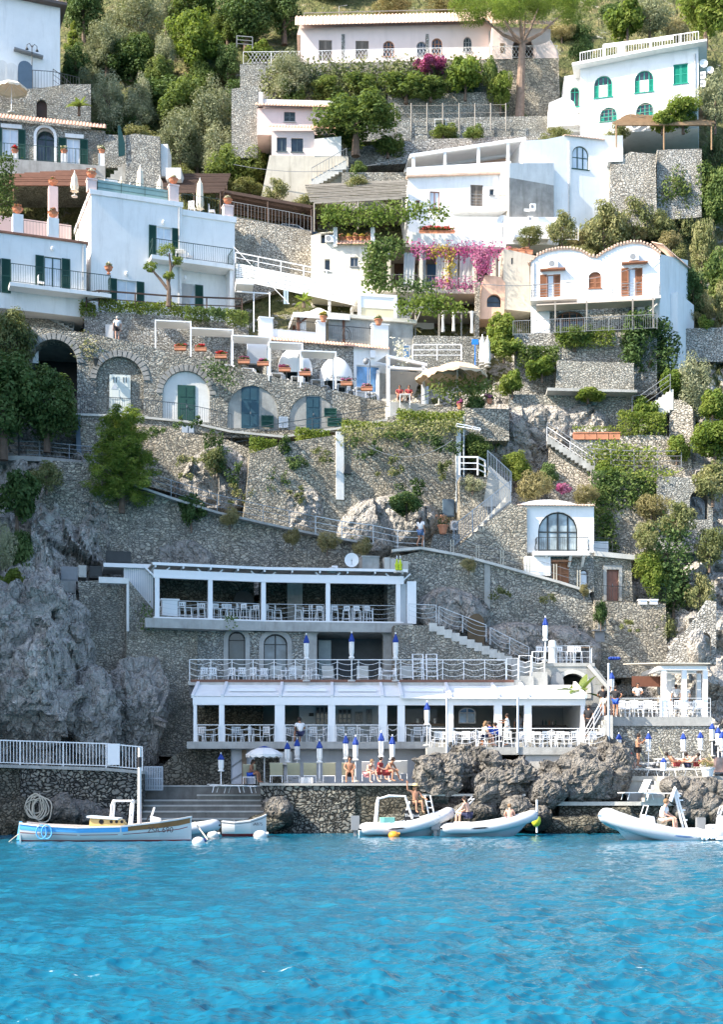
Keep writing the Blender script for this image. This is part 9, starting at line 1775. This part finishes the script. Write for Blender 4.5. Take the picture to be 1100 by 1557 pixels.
m=MB();f=Fr(1092,1170,73.4,2);q=f.R(1084,1152,1108,1174);vs=[f.p(lerp(q[0],q[2],i/8),.5*(1-j/4)+.05*math.sin(i),lerp(q[3],q[1],j/4)) for j in range(5) for i in range(9)];m.add(vs,[(j*9+i,j*9+i+1,(j+1)*9+i+1,(j+1)*9+i) for j in range(4) for i in range(8)]);m.top('beach_towel',plain('coral_towel',(.62,.40,.34),.9,.3,3),'coral towel over the lounger at the right edge','towel')
for x,z,lb in((160,fB_,'left'),(172,fB_,'second'),(202,fB_,'third'),(226,fB_,'fourth')):put(CH,fB_.p(fB_.h(x,300,-.9)[0],-.9,zt0+.4),1+x,lb+' chair on the roof terrace of the white house','roof terrace chairs',1.3)
for x,lb in((292,'left'),(322,'right')):put(CH,fB_.p(fB_.h(x,330,-1.4)[0],-1.4,zt1+.6),x,lb+' chair on the lower wing roof terrace')
put(CH,fL.p(fL.h(62,440,.5)[0],.5,zb3),2,'white chair on the left balcony of the white house');put(CH,fB_.p(fB_.h(288,400,.4)[0],.4,zq),1.2,'white chair on the right balcony of the white house');put(TB,fB_.p(fB_.h(275,400,.4)[0],.4,zq),0,'small table on the right balcony of the white house')
for i,x in enumerate((250,283,315,345,375,420,450,480,520,548)):
 f=fJ;u=f.h(x,570,1.2)[0];y=548+.165*(x-235);z=f.h(x,y+4,1.2)[1];q=put(TB,f.p(u,1.2,z-.15),.2,'%s white clothed table from the left on the restaurant terrace'%ORD[i],'tables on the restaurant terrace');put(CH,f.p(u+.75,1.1,z-.15),1.2,'%s white chair from the left on the restaurant terrace'%ORD[i],'chairs on the restaurant terrace')
F=dict(female=True)
person(P(640,832,84.3),150,'person in white shirt and denim shorts walking on the curved wall path','walk',0,top='white',bottom='denim',hair='long',s=1.06)
person(P(178,519,95),200,'person in white with a dark bag walking below the garden wall','stand',1,top='white',bottom='black',hairmat=HAIRG)
person(P(381,1190,73),70,'woman with dark hair sitting on the beige lounger under the open parasol','sit',2,hair='long',bottom='blue',**F)
person(P(457,1128,75.2),200,'diner in a striped white top sitting at the restaurant railing','sit',0,top='white',bottom='navy',s=1.1)
person(P(532,1190,71.9),0,'front facing bather sitting with hands together on the beach edge','sit',0,bottom='black',s=1.12);person(P(559,1190,71.9),40,'fair haired bather sitting sideways on the beach edge','sitlean',1,hairmat=HAIRL,bottom='pink',s=1.08,**F);person(P(588,1188,72),60,'bather leaning forward on the rightmost beach lounger','sitlean',0,bottom='red',s=1.12);person(P(576,1186,73),60,'bather in red half hidden behind the leaning bather','sit',1,top='red',bottom='red',**F)
person(P(632,1248,67.4),20,'woman in a straw hat raising an arm on the grey inflatable boat','sitwave',0,hat='straw',hairmat=HAIRL,bottom='black',hair='long',s=1.1,over=dict(dz=-.1),**F)
person(P(712,1254,66.6),235,'dark haired passenger sitting on the tube of the inflatable boat','sit',1,hair='long',bottom='navy',s=1.15,**F);person(P(776,1256,67.2),180,'fair passenger with the back turned in the inflatable boat','sit',1,hairmat=HAIRL,bottom='pink',s=1.0,over=dict(dz=-.6),**F)
person(P(772,1134,74.4),270,'waiter in a white shirt reaching over a table on the dining terrace','reach',2,top='white',bottom='long_white',s=1.02);person(P(790,1130,78.5),0,'person in grey standing inside behind the waiter','stand',0,top='grey',bottom='long_grey');person(P(735,1134,74.3),110,'blonde diner sitting left of the waiter','sit',1,top='cream',hairmat=HAIRL,hair='long',s=1.1,**F);person(P(749,1134,74.8),250,'diner in royal blue at the waiter\'s table','sit',0,top='blue',s=1.1);person(P(758,1134,75.2),250,'second diner in blue beside the waiter','sit',0,top='blue',s=1.05)
person(P(896,1122,75.3),160,'person in black on the steps beside the right platform','walk',0,top='black',bottom='long_black',s=1.05);person(P(918,1090,76.6),180,'man in a black shirt with folded arms on the right platform','lean',0,top='black',bottom='cream',s=1.02);person(P(937,1090,76.5),150,'man in a black shirt and royal blue shorts on the right platform','hips',0,top='black',bottom='blue');person(P(928,1090,76.9),20,'fair haired person between the two men in black','stand',1,hairmat=HAIRL,top='cream',bottom='cream',**F)
person(P(970,1086,79.2),0,'barkeeper in white behind the grey bar counter','lean',0,top='white',bottom='black',s=1.05);person(P(1029,1087,79),190,'waiter in white standing in the middle of the white pergola','stand',0,top='white',bottom='long_black',s=1.02);person(P(1043,1087,78.6),170,'person in white behind the second pergola post','stand',1,top='white',bottom='long_white',hairmat=HAIRG)
person(P(971,1166,73.8),60,'bather standing upright on the right beach with a hand at the face','phone',0,bottom='black',s=1.04)
for x,y,lb,pz,a in((1030,1172,'reclining sunbather left of the lying group','recline',90),(1047,1173,'sunbather with raised knees in the middle of the lying group','recline',250),(1060,1172,'sunbather beside the white planter box','recline',80),(957,1170,'child with a red cap sitting at the left of the right beach','sit',40)):person(P(x,y,73.6),a,lb,pz,1 if x!=1030 else 0,hat='red' if x==957 else None,bottom='red' if x!=1047 else 'navy',s=.7 if x==957 else 1.05,**F)
person(P(608,614,92.4),0,'diner in red on the left in the glass veranda','sit',0,top='red');person(P(622,614,92.4),0,'diner in red on the right in the glass veranda','sit',0,top='red')
put(TB,P(616,618,91.9),0,'white table in the glass veranda')
def hullband(fr,st,f0,f1,s0,s1,off=0.0,both=True):
 """a strip of hull between height fractions f0..f1 and length fractions s0..s1; stations: (u, half beam, keel z, sheer z)"""
 mb=MB();N=24
 for sg in((1,-1) if both else(1,)):
  vs=[]
  for i in range(N+1):
   s=lerp(s0,s1,i/N);u,b,zk,zs=[interp(s,[(k/(len(st)-1),v[c]) for k,v in enumerate(st)]) for c in range(4)]
   for j in range(7):
    f=lerp(*[(g-20-zk)/(zs-zk) if g>10 else g for g in(f0,f1)],j/6);w=b*(math.sin(f*PI/2)**.62) if f>0 else 0;vs.append(fr.p(u,sg*(w+off),lerp(zk,zs,f)))
  mb.add(vs,[(i*7+j,(i+1)*7+j,(i+1)*7+j+1,i*7+j+1) for i in range(N) for j in range(6)])
 return mb
HW=plain('white_hull_paint',(.60,.60,.59),.3,.03);HB=plain('sky_blue_hull_paint',(.10,.38,.72),.35,.06);HR=plain('red_antifouling',(.26,.03,.03),.6,.15);VAR=plain('varnished_wood',(.26,.12,.04),.4,.2);YELP=plain('pale_yellow_paint',(.66,.50,.20),.5,.05);TUBE=plain('pale_grey_hypalon',(.52,.54,.56),.45,.03);BLK=plain('black_paint',(.012,.012,.015),.5,.1)
fw_=Fr(35,1279,61.5,2);L=fw_.h(291,1279)[0]
wbt=thing('wooden_boat','long white wooden boat with a blue stripe and yellow cabin','boat',fw_.p(L/2,0,0))
st=[(0,.78,-.35,.82),(L*.12,1.0,-.35,.72),(L*.35,1.15,-.35,.64),(L*.6,1.1,-.35,.68),(L*.82,.7,-.35,.86),(L*.93,.32,-.3,.98),(L,.02,-.1,1.08)]
hullband(fw_,st,0,20.07,0,.985).build('red_bottom',HR,wbt);hb=hullband(fw_,st,20.07,1,0,1).build('hull',HW,wbt)
hullband(fw_,st,.76,.96,.0,.53,.008).build('blue_stripe',HB,wbt);hullband(fw_,st,.78,.97,.53,.985,.008).build('wooden_stripe',VAR,wbt);hullband(fw_,st,.64,.665,0,.95,.008).build('red_line',HR,wbt)
m=MB();N=30
def stn(s):return[interp(s,[(k/(len(st)-1),v[c]) for k,v in enumerate(st)]) for c in range(4)]
for sg in(1,-1):
 for i in range(N):a,b=stn(i/N),stn((i+1)/N);m.bar(fw_.p(a[0],sg*a[1],a[3]),fw_.p(b[0],sg*b[1],b[3]),.1,.07)
m.build('gunwale',HW,wbt)
m=MB();vs=[]
for i in range(N+1):a=stn(i/N);vs+=[fw_.p(a[0],a[1]*.95,a[3]-.12),fw_.p(a[0],-a[1]*.95,a[3]-.12)]
m.add(vs,[(2*i,2*i+1,2*i+3,2*i+2) for i in range(N)]);m.build('deck',VAR,wbt)
m=MB();a=stn(0);m.slab(fw_.sub(0,0,0,90),[(-a[1],.8),(-a[1]*.8,0),(0,-.3),(a[1]*.8,0),(a[1],.8)],(),.03,-.03);m.build('transom',HW,wbt)
q=fw_.R(138,1243,198,1258);m=MB();m.slab(fw_,[(q[0],.45),(q[2],.45),(q[2]-.35,q[3]-.1),(q[0]+.05,q[3])],(),.62,-.62);cb=m.build('cabin',YELP,wbt)
m=MB();m.slab(fw_,[(q[0]-.08,q[3]+.002),(q[2]-.45,q[3]-.09),(q[2]-.45,q[3]-.02),(q[0]-.08,q[3]+.09)],(),.72,-.72);m.build('cabin_roof',plain('pale_blue_white_paint',(.60,.70,.76),.4,.05),cb)
for k,x in enumerate((157,172,180,188)):u=fw_.h(x,1250)[0];m=MB();r=.11 if k==0 else .07;m.slab(fw_,[(u+r*math.cos(i*PI/6),.88+r*math.sin(i*PI/6)) for i in range(12)],(),.635,.6);m.build('porthole',BLK,cb)
m=MB();u=fw_.h(212,1250)[0];m.tube([fw_.p(u,0,.4),fw_.p(u,0,fw_.h(211,1137)[1])],[.1,.075],9);ms=m.build('mast',HW,wbt);m=MB();m.tube([fw_.p(u,0,3.3),fw_.p(u,0,3.75)],.1,8);m.build('mast_collar',BLK,ms)
m=MB();q=fw_.R(25,1249,35,1277);m.slab(fw_,[(q[0],q[1]),(q[2]-.03,q[1]),(q[2]-.05,q[3]),(q[0]+.12,q[3])],(),.05,-.05);m.build('rudder',plain('light_blue_paint',(.14,.45,.72),.4,.05),wbt)
text('2SA 690',.34,BLK,fw_.p(fw_.h(244,1266,.95)[0],1.02,.42),fw_.deg-6,hb)
for k,x in enumerate((70,78)):
 m=MB();u=fw_.h(x,1262)[0];m.tube([fw_.p(u+.22*math.cos(i*PI/8),1.13,.45+.3*math.sin(i*PI/8)) for i in range(17)],.03,5);m.build('rope_coil',HB,wbt)
def rib(name,label,x0,x1,yw,Y,deg,rise,rt=.27,beam=.75,arch=None,console=None,stripe=BLK,sign=None,ztub=.32,motor=True,screen=False,flip=1,dip=0.0):
 f=Fr(min(x0,x1),yw,Y,deg);L=abs(f.h(max(x0,x1),yw)[0]);X=(lambda s:s*L) if flip>0 else(lambda s:(1-s)*L)
 t=thing(name,label,'inflatable boat',f.p(L/2,0,0));Z=lambda s:ztub+rise*max(0,(s-.3)/.7)**1.7-dip*(1-s)
 B=lambda s:beam*(1 if s<.55 else math.sqrt(max(0,1-((s-.55)/.43)**2))) if s<.98 else 0
 pts=[f.p(X(s),B(s),Z(s)) for s in[.0,.04]+[.04+.9*i/18 for i in range(1,19)]];p2=[f.p(X(s),-B(s),Z(s)) for s in[.0,.04]+[.04+.9*i/18 for i in range(1,19)]]
 nose=[f.p(X(.985),beam*.2,Z(1)),f.p(X(1.0),0,Z(1)),f.p(X(.985),-beam*.2,Z(1))]
 allp=pts+nose+p2[::-1];rr=[rt*.25,rt*.8]+[rt]*(len(allp)-4)+[rt*.8,rt*.25]
 m=MB();m.tube(allp,rr,14);tb=m.build('tube',TUBE,t,True)
 m=MB()
 for dz in(-.02,.02):m.tube([p+(p-f.p(X(.4),0,p.z-f.o.z)).normalized()*(rt*.98)+Vector((0,0,dz)) for p in allp[1:-1]],.022,5)
 m.build('rubbing_strake',stripe,tb)
 m=MB();N=20;vs=[]
 for sg in(1,-1):
  base=len(vs)
  for i in range(N+1):
   s=i/N*.96;zk=-.35+(Z(1)-.1+.35)*max(0,(s-.55)/.42)**2.6;b=max(B(s)-.02,.02)
   for j in range(5):w=j/4;vs.append(f.p(X(s),sg*b*w,lerp(zk,Z(s)-rt*.2,w**1.3)))
 q=(N+1)*5;m.add(vs,[(o+i*5+j,o+(i+1)*5+j,o+(i+1)*5+j+1,o+i*5+j+1) for o in(0,q) for i in range(N) for j in range(4)]);m.build('hull',plain('pale_blue_white_gelcoat',(.42,.56,.62),.25,.04),t,True)
 m=MB();m.hexa([f.p(X(.05),B(.05)-.1,ztub-.15),f.p(X(.75),B(.75)-.1,Z(.75)-.2),f.p(X(.75),-B(.75)+.1,Z(.75)-.2),f.p(X(.05),-B(.05)+.1,ztub-.15),f.p(X(.05),B(.05)-.1,ztub-.05),f.p(X(.75),B(.75)-.1,Z(.75)-.1),f.p(X(.75),-B(.75)+.1,Z(.75)-.1),f.p(X(.05),-B(.05)+.1,ztub-.05)]);m.build('floor',CONCL,t)
 if arch:
  for k,s in enumerate(arch):
   m=MB();m.tube([f.p(X(s),.6,Z(s)),f.p(X(s)+.1*flip,.55,Z(s)+1.3),f.p(X(s)+.15*flip,.3,Z(s)+1.5),f.p(X(s)+.15*flip,-.3,Z(s)+1.5),f.p(X(s)+.1*flip,-.55,Z(s)+1.3),f.p(X(s),-.6,Z(s))],.05,7);m.build('roll_bar',WMET,t)
  m=MB();s=arch[0];m.tube([f.p(X(arch[0])+.15*flip,.45,Z(s)+1.48),f.p(X(arch[-1])+.15*flip,.45,Z(s)+1.48)],.05,6);m.build('roll_bar',WMET,t)
 if console is not None:
  s=console;u=X(s);m=MB();z=Z(s)-.1;m.hexa([f.p(u-.32,.33,z),f.p(u+.32,.33,z),f.p(u+.32,-.33,z),f.p(u-.32,-.33,z),f.p(u-.26,.3,z+.85),f.p(u+.18,.3,z+.75),f.p(u+.18,-.3,z+.75),f.p(u-.26,-.3,z+.85)]);co=m.build('console',WMET,t)
  m=MB();m.tube([f.p(u-.25,.3,z+.8),f.p(u-.1,.28,z+1.25),f.p(u-.1,-.28,z+1.25),f.p(u-.25,-.3,z+.8)],.025,5);m.build('grab_rail',WMET,co);m=MB();m.tube([f.p(u-.4*flip+.2*math.cos(i*PI/6)*.4,.2*math.sin(i*PI/6),z+.75+.16*math.cos(i*PI/6)) for i in range(13)],.02,5);m.build('steering_wheel',BLK,co)
  if screen:m=MB();m.add([f.p(u-.25,.3,z+.82),f.p(u-.25,-.3,z+.82),f.p(u+.05,-.24,z+1.3),f.p(u+.05,.24,z+1.3)],[(0,1,2,3)]);m.build('windscreen',glassmat('smoky_glass',(.10,.14,.2)),co)
  if sign:m=MB();m.fbox(f,u-.36,u+.36,.37,.34,z+.15,z+.85);sb=m.build('sign',BLK,co);text('The Boat',.2,WMET,f.p(u,.385,z+.53),f.deg,sb);m=MB();[m.fbox(f,u-.27+.06*k,u-.235+.06*k,.38,.37,z+.27,z+.36) for k in range(10)];m.build('small_lettering',WMET,sb)
 m=MB();s=.25;m.fbox(f,X(s)-.4,X(s)+.4,.45,-.45,Z(s)-.1,Z(s)+.3);m.build('seat',WCANV,t)
 if motor:m=MB();u=X(0)-.18*flip;m.fbox(f,u-.2,u+.2,.17,-.17,.25,.95);m.fbox(f,u-.08,u+.08,.08,-.08,-.4,.25);m.build('outboard_motor',GMET,t)
 return t,f,L,Z,X
rib('inflatable_boat','grey inflatable boat half hidden behind the wooden boat',165,327,1277,63.8,4,.35,arch=(.02,.2),console=.45,beam=.7)
rb,f,L,Z,X=rib('inflatable_boat','grey inflatable boat with a roll bar and a dark name sign',546,684,1270,67.2,3,.75,arch=(.2,.55) if False else(.18,),console=.58,sign=True,rt=.29)
m=MB();m.tube([f.p(X(.18)-.1,.5,Z(.2)),f.p(X(.2),.5,Z(.2)+1.45),f.p(X(.32),.5,Z(.2)+1.6),f.p(X(.5),.5,Z(.2)+1.58),f.p(X(.58),.5,Z(.2)+.5)],.06,7);m.build('roll_bar',WMET,rb)
m=MB();
for u in(.78,.84):m.bar(f.p(X(u),.1,Z(.8)),f.p(X(u)-.25,.1,Z(.8)+1.2),.06)
for k in range(4):m.bar(f.p(X(.78)-.06*k,.1,Z(.8)+.3*k),f.p(X(.84)-.06*k,.1,Z(.8)+.3*k),.05)
m.build('ladder',WMET,rb);m=MB();q=f.R(578,1243,600,1252);m.fbox(f,q[0],q[2],.3,-.3,q[1]-.2,q[3]);m.build('cushion',plain('mint_green_vinyl',(.25,.6,.5),.5,.05),rb)
rib('inflatable_boat','white inflatable boat carrying two bathers',668,812,1269,66.8,3,.6,rt=.26,motor=True)
rb,f,L,Z,X=rib('inflatable_boat','large white inflatable boat with a blue stripe speeding left',922,1090,1279,62.5,10,.95,rt=.36,beam=.95,stripe=plain('slate_blue_strake',(.12,.2,.38),.4,.05),console=.62,flip=-1,ztub=.2,motor=False)
m=MB()
for s in(0,.2):m.bar(f.p(X(.3)+s,.2,.2),f.p(X(.3)-.55+s*.4,.2,2.3),.08)
for k in range(4):m.bar(f.p(X(.3)-.1*k,.2,.5+.45*k),f.p(X(.3)-.1*k+.2,.2,.5+.45*k),.06)
m.tube([f.p(X(.3)-.75,.3,1.8),f.p(X(.3)-.5,.25,2.4),f.p(X(.3)-.3,.2,2.0)],.09,6);m.build('folding_ladder',WMET,rb)
person(f.p(X(.5),.1,.25),60,'boat driver in white seated at the wheel of the large inflatable boat','sit',1,top='white',bottom='cream',hairmat=HAIRL,s=1.25,over=dict(dz=-.35))
rib('inflatable_boat','white motor inflatable cut by the right picture edge',1072,1220,1274,64.5,0,.4,rt=.3,console=.2,screen=True,motor=True)
fs2=Fr(338,1271,66.5,2);L=fs2.h(405,1271)[0];st=[(0,.5,-.2,.72),(L*.3,.68,-.2,.66),(L*.65,.6,-.2,.74),(L*.9,.25,-.15,.92),(L,.02,-.05,1.02)]
t=thing('rowing_boat','small white rowing boat moored left of the beach terrace','boat',fs2.p(L/2,0,0));hullband(fs2,st,0,20.12,0,.98).build('red_bottom',HR,t);hb=hullband(fs2,st,20.12,1,0,1).build('hull',HW,t);hullband(fs2,st,.9,.95,0,1,.01).build('dark_line',GMET,t)
m=MB()
for sg in(1,-1):
 for i in range(12):a,b=[[interp(s,[(k/4,v[c]) for k,v in enumerate(st)]) for c in range(4)] for s in(i/12,(i+1)/12)];m.bar(fs2.p(a[0],sg*a[1],a[3]),fs2.p(b[0],sg*b[1],b[3]),.07,.06)
m.build('gunwale',HW,t)
for u in(.28,.48):m=MB();m.bar(fs2.p(L*u,.6,.66),fs2.p(L*u,.6,.85),.04);m.build('rowlock',GMET,t)
m=MB();m.fbox(fs2,L*.4,L*.5,.55,-.55,.42,.47);m.build('thwart',VAR,t);text('2 SA875',.2,BLK,fs2.p(L*.77,.52,.52),fs2.deg-14,hb)
def buoy(x,y,Y,r,mt,lb,top=None):
 t=thing('mooring_buoy',lb,'buoy',P(x,y,Y));c=P(x,y,Y);c.z=.08;m=MB();m.ball(c,r*1.3,r,r,12,8);m.build('float',mt,t,True);m=MB();m.tube([c,c+Vector((r*1.5,0,r*.4))],[r*.55,r*.3],8);m.build('cap',top or mt,t);return t
buoy(302,1283,58.3,.22,HW,'white mooring buoy with a dark blue end',plain('dark_blue_plastic',(.01,.02,.12),.4,.1));buoy(324,1271,66,.22,HW,'pale round buoy at the bow of the half hidden inflatable');buoy(599,1272,66,.2,plain('orange_plastic',(.75,.3,.03),.45,.05),'orange buoy beside the boat with the name sign');buoy(396,1273,65.5,.26,HW,'white block buoy at the bow of the rowing boat')
t=thing('hanging_fender','yellow fender on a white post right of the boat with bathers','fender',P(817,1262,69));m=MB();m.tube([P(817,1266,69),P(817,1216,69)],.05,6);m.build('post',WMET,t);m=MB();m.ball(P(816,1248,68.8),.24,.24,.3,10,8);m.build('float',plain('yellow_plastic',(.6,.62,.04),.5,.05),t,True)
m=MB();a,b=P(28,1268,61),P(12,1281,60.5);m.tube([a,b],.02,4);m.top('mooring_rope',plain('pale_rope',(.5,.45,.36),.9,.2),'thin mooring rope at the stern of the wooden boat','rope');m=MB();m.tube([P(296,1250,62.5),P(316,1277,60.5)],.03,5);m.top('mooring_rope',MATS['pale_rope'],'white mooring rope at the bow of the half hidden inflatable','rope')
m=MB();pts=[(1092+rnd.uniform(-25,60),1279+rnd.uniform(-3,3)) for _ in range(160)]
for x,y in pts:c=P(x,y,62.5+rnd.uniform(-1.2,1.2));m.ball((c.x,c.y,.05+rnd.random()*.12),rnd.uniform(.06,.22),.12,rnd.uniform(.04,.1),6,4)
m.top('wake_foam',plain('white_foam',(.8,.82,.83),.7,.03),'white wake foam behind the speeding inflatable boat','foam',kind='stuff')
